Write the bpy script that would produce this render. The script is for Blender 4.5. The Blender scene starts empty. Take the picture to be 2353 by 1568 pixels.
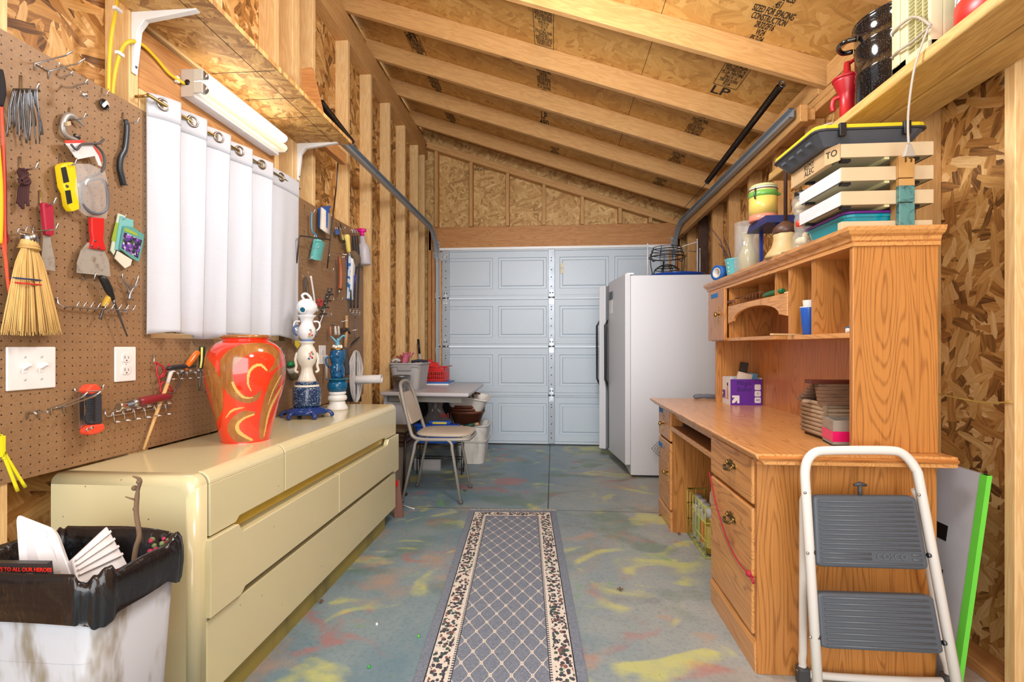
import bpy, math, random
from math import sin, cos, pi, radians, atan2, sqrt, tan
from mathutils import Vector as V, Matrix as M, Quaternion
random.seed(7)
SC = bpy.context.scene; COL = SC.collection
# ---- camera calibration (pixels of the 2353x1568 frame) ----
F = 1147.; CX = 1176.5; CY = 797.; TH = radians(4.7); H = 1.07
def ray(u, v):
    a = (u-CX)/F; b = (CY-v)/F; c, s = cos(TH), sin(TH)
    return V((a*c-s, c+a*s, b))
def onx(u, v, X): d = ray(u, v); return V((0, 0, H)) + d*(X/d.x)
def ony(u, v, Y): d = ray(u, v); return V((0, 0, H)) + d*(Y/d.y)
def onz(u, v, Z): d = ray(u, v); return V((0, 0, H)) + d*((Z-H)/d.z)

# ---- mesh builder ----
class B:
    def __init__(s): s.v = []; s.f = []; s.sm = []; s.mi = []; s.m = M.Identity(4); s.k = 0
    def add(s, vs, fs, sm=False):
        o = len(s.v); s.v += [s.m @ V(p) for p in vs]
        for f in fs: s.f.append([o+i for i in f]); s.sm.append(sm); s.mi.append(s.k)
        return s
    def box(s, a, b, r=None):
        """box between corners a and b (optionally rotated by matrix r about its centre)"""
        a = V(a); b = V(b); c = (a+b)/2; h = (b-a)/2
        vs = [V((x*h.x, y*h.y, z*h.z)) for x in (-1, 1) for y in (-1, 1) for z in (-1, 1)]
        if r is not None: vs = [r @ p for p in vs]
        vs = [p+c for p in vs]
        return s.add(vs, [(0, 1, 3, 2), (4, 6, 7, 5), (0, 4, 5, 1), (2, 3, 7, 6), (0, 2, 6, 4), (1, 5, 7, 3)])
    def cbox(s, c, d, r=None):
        c = V(c); d = V(d)/2; return s.box(c-d, c+d, r)
    def hexa(s, lo, hi):
        """frustum: 4 points lo, 4 points hi (same winding)"""
        return s.add(list(lo)+list(hi), [(3, 2, 1, 0), (4, 5, 6, 7), (0, 1, 5, 4), (1, 2, 6, 5), (2, 3, 7, 6), (3, 0, 4, 7)])
    def prism(s, pts, d, sm=False):
        """closed 3d polygon pts extruded by vector d"""
        d = V(d); n = len(pts); p = [V(q) for q in pts]
        fs = [tuple(range(n-1, -1, -1)), tuple(range(n, 2*n))] + [(i, (i+1) % n, n+(i+1) % n, n+i) for i in range(n)]
        return s.add(p+[q+d for q in p], fs, sm)
    def tube(s, pts, r, n=8, closed=False, cap=True, flat=1.0, up=None):
        p = [V(q) for q in pts]; m = len(p)
        R = r if isinstance(r, (list, tuple)) else [r]*m
        vs = []; nx = None
        for i in range(m):
            if closed: t = p[(i+1) % m]-p[i-1]
            else: t = p[min(i+1, m-1)]-p[max(i-1, 0)]
            if t.length < 1e-9: t = V((0, 0, 1))
            t.normalize()
            if nx is None:
                a = V(up) if up else (V((0, 0, 1)) if abs(t.z) < .9 else V((1, 0, 0)))
                nx = t.cross(a).normalized()
            else:
                nx = nx - t*nx.dot(t)
                if nx.length < 1e-6: nx = t.orthogonal()
                nx.normalize()
            ny = t.cross(nx)
            for k in range(n):
                a = 2*pi*k/n
                vs.append(p[i] + (nx*cos(a) + ny*sin(a)*flat)*R[i])
        fs = []
        for i in range(m if closed else m-1):
            j = (i+1) % m
            for k in range(n):
                k2 = (k+1) % n; fs.append((i*n+k, i*n+k2, j*n+k2, j*n+k))
        s.add(vs, fs, True)
        if cap and not closed:
            o = len(s.v)-m*n
            s.f += [[o+k for k in range(n-1, -1, -1)], [o+(m-1)*n+k for k in range(n)]]; s.sm += [False]*2; s.mi += [s.k]*2
        return s
    def lathe(s, prof, n=32, c=(0, 0, 0), ax=None, mod=None, cap=True):
        """profile [(r,z)] around axis; mod(a,r,z)->r"""
        c = V(c); vs = []; fs = []
        q = M.Identity(3) if ax is None else V((0, 0, 1)).rotation_difference(V(ax).normalized()).to_matrix()
        for r, z in prof:
            for k in range(n):
                a = 2*pi*k/n; rr = mod(a, r, z) if mod else r
                vs.append(c + q @ V((rr*cos(a), rr*sin(a), z)))
        m = len(prof)
        for i in range(m-1):
            for k in range(n): fs.append((i*n+k, i*n+(k+1) % n, (i+1)*n+(k+1) % n, (i+1)*n+k))
        s.add(vs, fs, True)
        if cap:
            o = len(s.v)-m*n
            if prof[0][0] > 1e-5: s.f.append([o+k for k in range(n-1, -1, -1)]); s.sm.append(False); s.mi.append(s.k)
            if prof[-1][0] > 1e-5: s.f.append([o+(m-1)*n+k for k in range(n)]); s.sm.append(False); s.mi.append(s.k)
        return s
    def ball(s, c, r, n=16, r3=None):
        rx = r3 or (r, r, r); c = V(c); vs = []; fs = []; m = max(6, n//2)
        for i in range(m+1):
            t = pi*i/m
            for k in range(n):
                a = 2*pi*k/n; vs.append(c+V((rx[0]*sin(t)*cos(a), rx[1]*sin(t)*sin(a), -rx[2]*cos(t))))
        for i in range(m):
            for k in range(n): fs.append((i*n+k, i*n+(k+1) % n, (i+1)*n+(k+1) % n, (i+1)*n+k))
        return s.add(vs, fs, True)
    def grid(s, fn, nu, nv, sm=True, wrap=False):
        vs = [fn(i/nu, j/nv) for j in range(nv+1) for i in range(nu + (0 if wrap else 1))]
        w = nu if wrap else nu+1; fs = []
        for j in range(nv):
            for i in range(nu): i2 = (i+1) % w; fs.append((j*w+i, j*w+i2, (j+1)*w+i2, (j+1)*w+i))
        return s.add(vs, fs, sm)
    def torus(s, c, R, r, ax=(0, 0, 1), n=20, k=8):
        q = V((0, 0, 1)).rotation_difference(V(ax).normalized()).to_matrix(); c = V(c)
        return s.tube([c + q @ V((R*cos(2*pi*i/n), R*sin(2*pi*i/n), 0)) for i in range(n)], r, k, closed=True)
    def rbox(s, a, b, rad, n=4, ax='z'):
        """rounded-corner slab: corners rounded about axis ax"""
        a = V(a); b = V(b); I = {'x': (1, 2, 0), 'y': (0, 2, 1), 'z': (0, 1, 2)}[ax]
        P = rrect(a[I[0]], a[I[1]], b[I[0]], b[I[1]], rad, n); pts = []
        for p in P:
            q = [0, 0, 0]; q[I[0]] = p[0]; q[I[1]] = p[1]; q[I[2]] = a[I[2]]; pts.append(V(q))
        d = [0, 0, 0]; d[I[2]] = b[I[2]]-a[I[2]]
        if ax == 'y': pts.reverse()
        return s.prism(pts, d)
def rrect(x0, y0, x1, y1, r, n=4):
    P = []
    for cx, cy, a0 in ((x1-r, y1-r, 0), (x0+r, y1-r, 90), (x0+r, y0+r, 180), (x1-r, y0+r, 270)):
        for i in range(n+1):
            a = radians(a0+90*i/n); P.append((cx+r*cos(a), cy+r*sin(a)))
    return P
def arc(c, r, a0, a1, n, e1=(1, 0, 0), e2=(0, 0, 1)):
    c = V(c); e1 = V(e1); e2 = V(e2)
    return [c + e1*r*cos(radians(a0+(a1-a0)*i/n)) + e2*r*sin(radians(a0+(a1-a0)*i/n)) for i in range(n+1)]
def smooth(pts, n=5, closed=False):
    """catmull-rom through pts"""
    p = [V(q) for q in pts]; out = []; m = len(p)
    for i in range(m if closed else m-1):
        if closed: a, b, c, d = p[i-1], p[i], p[(i+1) % m], p[(i+2) % m]
        else: a, b, c, d = p[max(i-1, 0)], p[i], p[i+1], p[min(i+2, m-1)]
        for k in range(n):
            t = k/n
            out.append(.5*((2*b)+(c-a)*t+(2*a-5*b+4*c-d)*t*t+(3*b-a-3*c+d)*t**3))
    if not closed: out.append(p[-1])
    return out

def build(name, b, mat, parent=None, bev=0, seg=2, world=True, sub=0):
    """link builder b as one mesh object; vertices are in world coordinates unless world=False"""
    me = bpy.data.meshes.new(name)
    vs = b.v
    if parent is not None and world:
        inv = wm(parent).inverted(); vs = [inv @ p for p in vs]
    me.from_pydata([tuple(p) for p in vs], [], b.f)
    me.polygons.foreach_set('use_smooth', b.sm)
    for m in (mat if isinstance(mat, (list, tuple)) else [mat]): me.materials.append(m)
    if max(b.mi): me.polygons.foreach_set('material_index', b.mi)
    me.update()
    o = bpy.data.objects.new(name, me); COL.objects.link(o)
    if parent is not None: o.parent = parent
    if bev:
        d = o.modifiers.new('bevel', 'BEVEL'); d.width = bev; d.segments = seg; d.limit_method = 'ANGLE'; d.angle_limit = radians(40)
        d.use_clamp_overlap = True
        if bev >= .004:
            me.polygons.foreach_set('use_smooth', [True]*len(me.polygons)); w = o.modifiers.new('normals', 'WEIGHTED_NORMAL'); w.weight = 100
    if sub:
        d = o.modifiers.new('sub', 'SUBSURF'); d.levels = sub; d.render_levels = sub
    return o
def wm(o):
    m = M.LocRotScale(o.location, o.rotation_euler, o.scale)
    return wm(o.parent) @ m if o.parent else m
def tag(o, label, cat, group=None):
    o['label'] = label; o['category'] = cat
    if group: o['group'] = group
    return o
def thing(name, label, cat, loc=(0, 0, 0), rz=0, group=None):
    o = bpy.data.objects.new(name, None); COL.objects.link(o); o.empty_display_size = .05
    o.location = loc; o.rotation_euler = (0, 0, rz)
    return tag(o, label, cat, group)
def single(name, b, mat, label, cat, group=None, **k):
    """a thing that is one mesh, its origin moved to its base"""
    lo = V((sum(p.x for p in b.v)/len(b.v), sum(p.y for p in b.v)/len(b.v), min(p.z for p in b.v)))
    for i, p in enumerate(b.v): b.v[i] = p-lo
    o = build(name, b, mat, None, **k); o.location = lo
    return tag(o, label, cat, group)
def struct(name, b, mat, **k):
    o = build(name, b, mat, None, **k); o['kind'] = 'structure'; return o
def dup(root, loc=None, rz=None, label=None):
    r = root.copy(); COL.objects.link(r)
    if loc is not None: r.location = loc
    if rz is not None: r.rotation_euler = (0, 0, rz)
    if label: r['label'] = label
    for ch in list(root.children):
        c = ch.copy(); COL.objects.link(c); c.parent = r
        for g in ch.children:
            d = g.copy(); COL.objects.link(d); d.parent = c
    return r
def beam(name, p0, p1, w, h, mat, parent=None, up=(0, 0, 1), bev=.0025):
    """sawn board from p0 to p1: local X along it, w across, h along up"""
    p0 = V(p0); p1 = V(p1); x = (p1-p0); L = x.length; x.normalize()
    z = V(up); z = (z-x*z.dot(x)).normalized(); y = z.cross(x)
    b = B().box((-L/2, -w/2, -h/2), (L/2, w/2, h/2))
    o = build(name, b, mat, None, bev=bev, seg=1)
    R = M((x, y, z)).transposed()
    o.matrix_basis = M.Translation((p0+p1)/2) @ R.to_4x4()
    if parent is not None: o.parent = parent
    return o
_tc = {}
def text(s, size, p, ex, ey, mat, parent, name='lettering', ext=.0004, align='CENTER', world=True, bold=0, sp=1.0):
    """raised or printed lettering: origin p, right ex, up ey"""
    cu = bpy.data.curves.new(name, 'FONT'); cu.body = s; cu.size = size; cu.extrude = ext; cu.align_x = align; cu.align_y = 'CENTER'
    cu.offset = bold; cu.space_line = sp; cu.resolution_u = 3
    t = bpy.data.objects.new(name, cu); COL.objects.link(t)
    bpy.context.view_layer.update()
    me = bpy.data.meshes.new_from_object(t.evaluated_get(bpy.context.evaluated_depsgraph_get()))
    bpy.data.objects.remove(t); bpy.data.curves.remove(cu)
    ex = V(ex).normalized(); ey = V(ey).normalized(); ez = ex.cross(ey)
    T = M.Translation(V(p)) @ M((ex, ey, ez)).transposed().to_4x4()
    if parent is not None and world: T = wm(parent).inverted() @ T
    me.transform(T); me.name = name
    me.materials.clear(); me.materials.append(mat)
    o = bpy.data.objects.new(name, me); COL.objects.link(o)
    if parent is not None: o.parent = parent
    return o
# ================= materials =================
def lin(c):
    def f(x): x /= 255; return x/12.92 if x <= .04045 else ((x+.055)/1.055)**2.4
    return (f(c[0]), f(c[1]), f(c[2]), 1)
class X:
    def __init__(s, t, k): s.t = t; s.k = k
    def op(s, o, *a): return s.t.math(o, s, *a)
    def __add__(s, o): return s.op('ADD', o)
    __radd__ = __add__
    def __sub__(s, o): return s.op('SUBTRACT', o)
    def __rsub__(s, o): return s.t.math('SUBTRACT', o, s)
    def __mul__(s, o): return s.op('MULTIPLY', o)
    __rmul__ = __mul__
    def __truediv__(s, o): return s.op('DIVIDE', o)
    def gt(s, o): return s.op('GREATER_THAN', o)
    def lt(s, o): return s.op('LESS_THAN', o)
    def abs(s): return s.op('ABSOLUTE')
    def fract(s): return s.op('FRACT')
    def sin(s): return s.op('SINE')
    def max(s, o): return s.op('MAXIMUM', o)
    def min(s, o): return s.op('MINIMUM', o)
    def pow(s, o): return s.op('POWER', o)
    def step(s, a, b):
        n = s.t.nd('ShaderNodeMapRange'); n.interpolation_type = 'SMOOTHSTEP'
        s.t.put(n.inputs[0], s); n.inputs[1].default_value = a; n.inputs[2].default_value = b
        return X(s.t, n.outputs[0])
class NT:
    def __init__(s, name, rough=.5, metal=0, **k):
        s.m = bpy.data.materials.new(name); s.m.use_nodes = True; s.nt = s.m.node_tree
        s.p = s.nt.nodes['Principled BSDF']; s.set('Roughness', rough); s.set('Metallic', metal)
        for a, b in k.items(): s.set(a.replace('_', ' '), b)
    def set(s, n, v): s.put(s.p.inputs[n], v)
    def nd(s, t): return s.nt.nodes.new(t)
    def put(s, sock, v):
        if isinstance(v, X): s.nt.links.new(v.k, sock)
        else: sock.default_value = v
    def math(s, o, *a):
        n = s.nd('ShaderNodeMath'); n.operation = o
        for i, v in enumerate(a): s.put(n.inputs[i], v)
        return X(s, n.outputs[0])
    def co(s): return X(s, s.nd('ShaderNodeTexCoord').outputs['Object'])
    def rnd(s): return X(s, s.nd('ShaderNodeObjectInfo').outputs['Random'])
    def sep(s, v):
        n = s.nd('ShaderNodeSeparateXYZ'); s.put(n.inputs[0], v); return [X(s, o) for o in n.outputs]
    def comb(s, x, y, z):
        n = s.nd('ShaderNodeCombineXYZ')
        for i, v in enumerate((x, y, z)): s.put(n.inputs[i], v)
        return X(s, n.outputs[0])
    def noise(s, v, scale=5, detail=3, rough=.5, dist=0):
        n = s.nd('ShaderNodeTexNoise'); s.put(n.inputs['Vector'], v); s.put(n.inputs['Scale'], scale)
        n.inputs['Detail'].default_value = detail; n.inputs['Roughness'].default_value = rough; n.inputs['Distortion'].default_value = dist
        return X(s, n.outputs['Fac'])
    def noisec(s, v, scale=5, detail=2):
        n = s.nd('ShaderNodeTexNoise'); s.put(n.inputs['Vector'], v); n.inputs['Scale'].default_value = scale; n.inputs['Detail'].default_value = detail
        return X(s, n.outputs['Color'])
    def voro(s, v, scale=5, feat='F1', rnd=1, dim='3D', dist='EUCLIDEAN'):
        n = s.nd('ShaderNodeTexVoronoi'); n.voronoi_dimensions = dim; n.feature = feat; n.distance = dist
        s.put(n.inputs['Vector'], v); n.inputs['Scale'].default_value = scale; n.inputs['Randomness'].default_value = rnd
        return X(s, n.outputs['Distance']), (X(s, n.outputs['Color']) if feat == 'F1' else None)
    def ramp(s, x, st, interp='LINEAR'):
        n = s.nd('ShaderNodeValToRGB'); s.put(n.inputs[0], x); e = n.color_ramp; e.interpolation = interp
        while len(e.elements) < len(st): e.elements.new(.5)
        for el, (p, c) in zip(e.elements, st): el.position = p; el.color = lin(c) if len(c) == 3 else c
        return X(s, n.outputs[0])
    def mix(s, f, a, b, mode='MIX'):
        n = s.nd('ShaderNodeMix'); n.data_type = 'RGBA'; n.blend_type = mode
        s.put(n.inputs[0], f)
        for i, v in ((6, a), (7, b)):
            if isinstance(v, tuple) and len(v) == 3: v = lin(v)
            s.put(n.inputs[i], v)
        return X(s, n.outputs[2])
    def vadd(s, a, b):
        n = s.nd('ShaderNodeVectorMath'); n.operation = 'ADD'; s.put(n.inputs[0], a); s.put(n.inputs[1], b); return X(s, n.outputs[0])
    def vmul(s, a, b):
        n = s.nd('ShaderNodeVectorMath'); n.operation = 'MULTIPLY'; s.put(n.inputs[0], a); s.put(n.inputs[1], b); return X(s, n.outputs[0])
    def bump(s, h, st=.3, d=.002):
        n = s.nd('ShaderNodeBump'); n.inputs['Strength'].default_value = st; n.inputs['Distance'].default_value = d
        s.put(n.inputs['Height'], h); s.set('Normal', X(s, n.outputs[0]))
    def col(s, c):
        s.set('Base Color', lin(c) if isinstance(c, tuple) and len(c) == 3 else c); return s
_pl = {}
def pl(c, rough=.45, metal=0, **k):
    """plain paint / plastic / metal with faint wear"""
    key = (c, rough, metal, tuple(sorted(k.items())))
    if key not in _pl:
        t = NT('paint_%d_%d_%d' % c, rough, metal, **k)
        n = t.noise(t.co(), 14, 4, .6)
        t.col(t.mix(n.step(.35, .75)*.16, c, tuple(int(x*.78) for x in c)))
        t.set('Roughness', n*.12+(rough-.06))
        _pl[key] = t.m
    return _pl[key]
def steel(c=(190, 192, 196), r=.3): return pl(c, r, 1)

def mk_osb(name, plane, tone, scale=1.0, contrast=1.0):
    t = NT(name, .62); x, y, z = t.sep(t.co())
    a, b = {'yz': (y, z), 'xy': (x, y), 'xz': (x, z)}[plane]
    base = t.comb(a*scale, b*scale, 0)
    wob = t.noisec(base, 5, 2)
    val = None; top = None
    for i, (ang, sx, sy, sc, off) in enumerate(((8, 1, 3.4, 8, 0), (57, 1, 2.4, 9, 3.1), (-31, 1, 3.4, 9, 7.7), (83, 1, 2.6, 12, 12.3), (-64, 1, 3.1, 10, 17.9), (22, 1, 4.2, 7, 21.4))):
        c, s_ = cos(radians(ang)), sin(radians(ang))
        sx_, sy_, sz_ = t.sep(t.vadd(base, t.vmul(wob, (.035, .035, 0))))
        p = t.comb((sx_*c+sy_*s_)*sx+off, (sy_*c-sx_*s_)*sy, 0)
        d, colr = t.voro(p, sc, 'F1', 1, '2D', 'CHEBYCHEV' if i % 2 else 'MANHATTAN')
        r, g, bl = t.sep(colr)
        st = t.noise(t.comb((sx_*c+sy_*s_)*7+off, (sy_*c-sx_*s_)*95, 0), 1.0, 3, .6)
        vv = r*.62+st*.66-.14
        if val is None: val = vv
        else:
            k = g.gt((.45, .5, .6, .66, .7, .74)[i])*d.lt((9, .62, .75, .62, .8, .6)[i])
            val = vv*k + val*(1-k)
    val = (val-.5)*contrast+.5
    dk, md, lt, hi = tone
    col = t.ramp(val, [(.12, dk), (.38, md), (.62, lt), (.92, hi)])
    big = t.noise(base, 2.2, 2)
    col = t.mix(big.step(.35, .7)*.18, col, md, 'MULTIPLY')
    t.col(col); t.bump(val, .35, .0025)
    return t.m
T_WALL = ((96, 62, 28), (176, 124, 62), (206, 158, 90), (236, 200, 142))
T_CEIL = ((140, 96, 42), (198, 150, 80), (212, 166, 94), (234, 198, 132))
OSB_YZ = mk_osb('strand_board_side', 'yz', T_WALL, 1.05, 1.1)
OSB_XZ = mk_osb('strand_board_end', 'xz', ((140, 102, 54), (194, 150, 88), (215, 176, 114), (238, 208, 150)), 1.3, .8)
OSB_XY = mk_osb('strand_board_roof', 'xy', T_CEIL, .95, .62)
OSB_SH = mk_osb('strand_board_shelf', 'xy', ((120, 78, 36), (190, 142, 78), (218, 174, 106), (238, 202, 140)), 1.6, .75)

def mk_pine(name, c0, c1, knot=(96, 56, 26), ax='x', rough=.6):
    t = NT(name, rough); x, y, z = t.sep(t.co()); r = t.rnd()
    if ax == 'y': x, y = y, x
    if ax == 'z': x, z = z, x
    x = x+r*37
    g = t.noise(t.comb(x*.9, y*9+r*5, z*9), 3.0, 3, .5, .4)
    ring = (g*46).sin()*.5+.5
    fine = t.noise(t.comb(x*3, y*160, z*160), 1, 2)
    kd, kc = t.voro(t.comb(x*1.6, y*6, z*6), 1.15)
    kr = t.sep(kc)[0]
    kn = (1-kd.step(.035, .11))*kr.gt(.45)
    f = ring*.5+fine*.45
    col = t.mix(f, c0, c1)
    col = t.mix((1-kd.step(.05, .3))*.4, col, c1)
    col = t.mix(kn, col, knot)
    col = t.mix((r*.5+.0)*.30, col, tuple(int(v*.86) for v in c1))
    t.col(col); t.bump(f, .12, .001)
    return t.m
PINE = mk_pine('pine_stud', (240, 208, 152), (216, 172, 112))
PINE_R = mk_pine('pine_rafter', (214, 168, 108), (188, 138, 80))
PINE_H = mk_pine('pine_header', (206, 150, 90), (168, 110, 56))
PINE_Y = mk_pine('pine_shelf', (232, 198, 124), (182, 142, 78), (110, 74, 40))
PINE_YY = mk_pine('pine_shelf_y', (226, 190, 120), (184, 144, 82), (110, 74, 40), 'y')
DARKWOOD = mk_pine('dark_wood', (92, 60, 40), (58, 36, 24))

def mk_oak(name, ax, c0, c1, rough=.38, s=1.0, plane='x'):
    """ax: grain direction; c0 light, c1 dark vein"""
    t = NT(name, rough, Coat_Weight=.25, Coat_Roughness=.2); x, y, z = t.sep(t.co()); r = t.rnd()
    if ax == 'y': x, y = y, x
    if ax == 'z': x, z = z, x
    x = x*s+r*23; y = y*s; z = z*s+r*7
    g = t.noise(t.comb(x*.5, y*4.6, z*4.6), 2.1, 1.5, .45, .2)
    ring = (g*135).sin()*.5+.5
    por = t.noise(t.comb(x*5, y*190, z*190), 1, 3, .65)
    big = t.noise(t.comb(x*.5, y*3, z*3), 2, 2)
    f = ring.pow(2.2)*(por*1.1+.18)
    col = t.mix(big, c0, tuple(int(a*.88+b*.12) for a, b in zip(c0, c1)))
    col = t.mix(por.step(.45, .8)*.42, col, c1)
    col = t.mix(f.step(.15, 1.0)*.62, col, c1)
    t.col(col); t.bump(por-ring*.3, .10, .0008)
    return t.m
OAK_Z = mk_oak('oak_upright', 'z', (200, 136, 70), (122, 70, 26))
OAK_Y = mk_oak('oak_lengthwise', 'y', (220, 160, 94), (164, 102, 48))
OAK_X = mk_oak('oak_crosswise', 'x', (196, 130, 70), (140, 82, 36))
OAK_T = mk_oak('oak_top', 'y', (224, 166, 102), (158, 98, 46), .28)

def mk_peg():
    t = NT('pegboard_hardboard', .55); x, y, z = t.sep(t.co())
    n = t.noise(t.co(), 9, 4, .6); f = t.noise(t.co(), 140, 2)
    c = t.mix(n, (136, 104, 72), (160, 127, 91)); c = t.mix(f.step(.4, .7)*.3, c, (114, 80, 50))
    s = .0235
    u = ((y/s).fract()-.5); w = ((z/s).fract()-.5)
    d = (u*u+w*w).op('SQRT')
    h = d.lt(.085)
    t.col(t.mix(h, c, (30, 18, 10))); t.bump(1-(1-d.step(.07, .10)), .5, .004)
    return t.m
PEG = mk_peg()

def mk_floor():
    t = NT('painted_concrete', .55); co = t.co(); x, y, z = t.sep(co)
    f = t.noise(co, 60, 3, .65); n1 = t.noise(co, 1.3, 4, .6, .6); n2 = t.noise(co, 6, 4, .65)
    base = t.mix(n1.step(.3, .7), (104, 136, 154), (140, 158, 166))
    grey = (x*.55+y*.02+n2*.5-.05).step(.05, .75)
    base = t.mix(grey*.8, base, (176, 178, 172))
    base = t.mix(t.noise(co, 2.6, 5, .7).step(.5, .72)*.4, base, (104, 104, 104))
    base = t.mix(f.step(.45, .75)*.3, base, (78, 92, 102))
    def swirl(off, sc, lo, hi, dx=1.2, st=(1, 1.15)):
        v = t.vadd(t.vmul(co, (st[0], st[1], 1)), (off, off*1.7, off*.3))
        a = t.noise(v, sc, 2, .45, dx)
        k = t.noise(v, sc*6, 3, .7)
        return ((a+k*.12).step(lo-.03, hi+.03)*(.45+k)).min(1)
    base = t.mix(swirl(3.3, 2.1, .62, .74)*.5, base, (88, 120, 88))
    base = t.mix(swirl(17.1, 2.4, .65, .76)*.55, base, (186, 148, 120))
    base = t.mix(swirl(9.7, 2.8, .68, .77, 1.4)*.5, base, (186, 100, 92))
    base = t.mix(swirl(31.9, 2.6, .665, .76, 1.5)*.62, base, (208, 212, 110))
    base = t.mix(swirl(47.0, 3.5, .74, .80, 1.5)*.6, base, (104, 166, 84))
    sp = t.voro(co, 38)[0]; base = t.mix((1-sp.step(.04, .07))*.8*n2.gt(.5), base, (204, 206, 200))
    sp2 = t.voro(t.vadd(co, (5.2, 1.1, 0)), 26)[0]; base = t.mix((1-sp2.step(.03, .06))*.8, base, (52, 50, 46))
    j = ((x+.033).abs().lt(.0045)*y.gt(3.0)).max((y-3.275-x*.012).abs().lt(.004))
    t.col(t.mix(j*.85, base, (40, 44, 44))); t.bump(f*.5+n2, .12, .002)
    t.set('Roughness', n2*.25+.42)
    return t.m
FLOOR = mk_floor()

RUG_W, RUG_L = .56, 2.3
def mk_rug():
    t = NT('runner_pile', .95); co = t.co(); x, y, z = t.sep(co)   # x across (centre 0), y from far end 0 towards the near end negative
    f = t.noise(co, 190, 2, .6); f2 = t.noise(co, 420, 1)
    d = (RUG_W/2-x.abs()).min(0-y)            # distance from edge
    blue = t.mix(f.step(.3, .7), (106, 117, 136), (132, 144, 162))
    cream = t.mix(f.step(.3, .7), (210, 206, 198), (230, 226, 220))
    sx, sy = .0685, .124
    u = (x/sx+.5); w = (y/sy+.15)
    jit = (f2-.5)*.05
    la = ((u+w).fract()-.5).abs(); lb = ((u-w).fract()-.5).abs()
    line = (.5-la).min(.5-lb)
    lat = (line+jit).lt(.028)
    p = (u+w); q = (u-w)
    a = (.5-la); b = (.5-lb)
    fl = ((a*a+b*b).op('SQRT')+jit*1.6)
    pet = fl.lt(.125)*(1-(a-b).abs().lt(.016))
    field = t.mix(lat*.75, blue, cream); field = t.mix(pet, field, (222, 216, 208))
    field = t.mix(fl.lt(.035), field, (192, 176, 160))
    # leaf border
    v1, c1 = t.voro(t.vmul(co, (1, .8, 0)), 74, 'F1', .9); r1, r2, r3 = t.sep(c1)
    bl = t.noise(co, 55, 3, .6, 1.5)
    mid = 1-((d-.073).abs()*(1/.034)).step(.45, 1.05)
    leaf = (v1+ (bl-.5)*.6).lt(.56)*(mid+r2*.5).gt(.52)
    lc = t.ramp(r1, [(0, (70, 72, 84)), (.45, (58, 60, 72)), (.62, (66, 92, 88)), (.8, (132, 92, 92)), (1, (84, 84, 92))], 'CONSTANT')
    border = t.mix(leaf, cream, lc)
    dots = ((y*(1/.013)).fract()-.5).abs().lt(.27)
    thin = t.mix(dots, (70, 76, 92), (206, 204, 202))
    c = t.mix(d.gt(.122), t.mix(d.gt(.112), border, thin), field)
    c = t.mix(d.lt(.036), c, blue)
    c = t.mix((d-.037).abs().lt(.0022), c, (44, 46, 56))
    c = t.mix((d-.1215).abs().lt(.0016), c, (60, 62, 74))
    dirt = t.noise(co, 34, 4, .75).step(.66, .72); c = t.mix(dirt*.35, c, (120, 104, 84))
    t.col(c); t.bump(f, .5, .003)
    return t.m
RUG = mk_rug()

def mk_curtain():
    t = NT('white_linen', .9); co = t.co(); x, y, z = t.sep(co)
    a = t.noise(t.comb(x*40, y*40, z*900), 1, 2); b = t.noise(t.comb(x*900, y*900, z*30), 1, 2)
    slub = t.noise(t.comb(x*4, y*4, z*240), 1, 3, .6)
    w = a*.5+b*.5
    t.col(t.mix(w, (202, 206, 215), (219, 223, 231))); t.bump(w+slub*.6, .25, .001)
    tr = t.nd('ShaderNodeBsdfTranslucent'); tr.inputs[0].default_value = (.95, .96, 1, 1)
    mx = t.nd('ShaderNodeMixShader'); t.put(mx.inputs[0], slub*.16+.14)
    out = t.nt.nodes['Material Output']
    t.nt.links.new(t.p.outputs[0], mx.inputs[1]); t.nt.links.new(tr.outputs[0], mx.inputs[2]); t.nt.links.new(mx.outputs[0], out.inputs[0])
    return t.m
CURT = mk_curtain()

def mk_glass(name, c=(235, 240, 238), rough=.02):
    t = NT(name, rough, Transmission_Weight=1.0, IOR=1.3); t.col(c); return t.m
GLASS = mk_glass('clear_glass'); GLASS_Y = mk_glass('amber_tinted_glass', (236, 232, 190))
FILM = NT('clear_film', .12, Alpha=.28).col((235, 238, 240)).m
def emit(c, s):
    t = NT('lit_tube', .3); t.col(c); t.set('Emission Color', lin(c)); t.set('Emission Strength', s); return t.m

CREAM = None
def mk_cream():
    t = NT('cream_laminate', .2, Coat_Weight=.4, Coat_Roughness=.12); co = t.co()
    n = t.noise(co, 3, 4, .6); c = t.mix(n*.4, (222, 214, 172), (208, 198, 154))
    s = t.noise(t.vmul(co, (30, 30, 7)), 1, 3, .7, 1.2).step(.72, .76)*t.noise(co, 3.3, 1).step(.5, .6)
    sp = (1-t.voro(co, 17)[0].step(.03, .055))
    t.col(t.mix((s*.5).max(sp*.7), c, (96, 82, 56))); return t.m
CREAM = mk_cream()
def mk_speckle(name, base, dot, scale, size, rough=.25, coat=.5, cl=True):
    t = NT(name, rough, Coat_Weight=coat, Coat_Roughness=.05); co = t.co()
    d, c = t.voro(co, scale); r = t.sep(c)[0]
    k = (1-d.step(size*.6, size))*r.gt(.25)
    n = t.noise(co, scale*.4, 3)
    t.col(t.mix(k.max(n.step(.62, .75)*.6) if cl else k, base, dot)); return t.m
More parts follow.
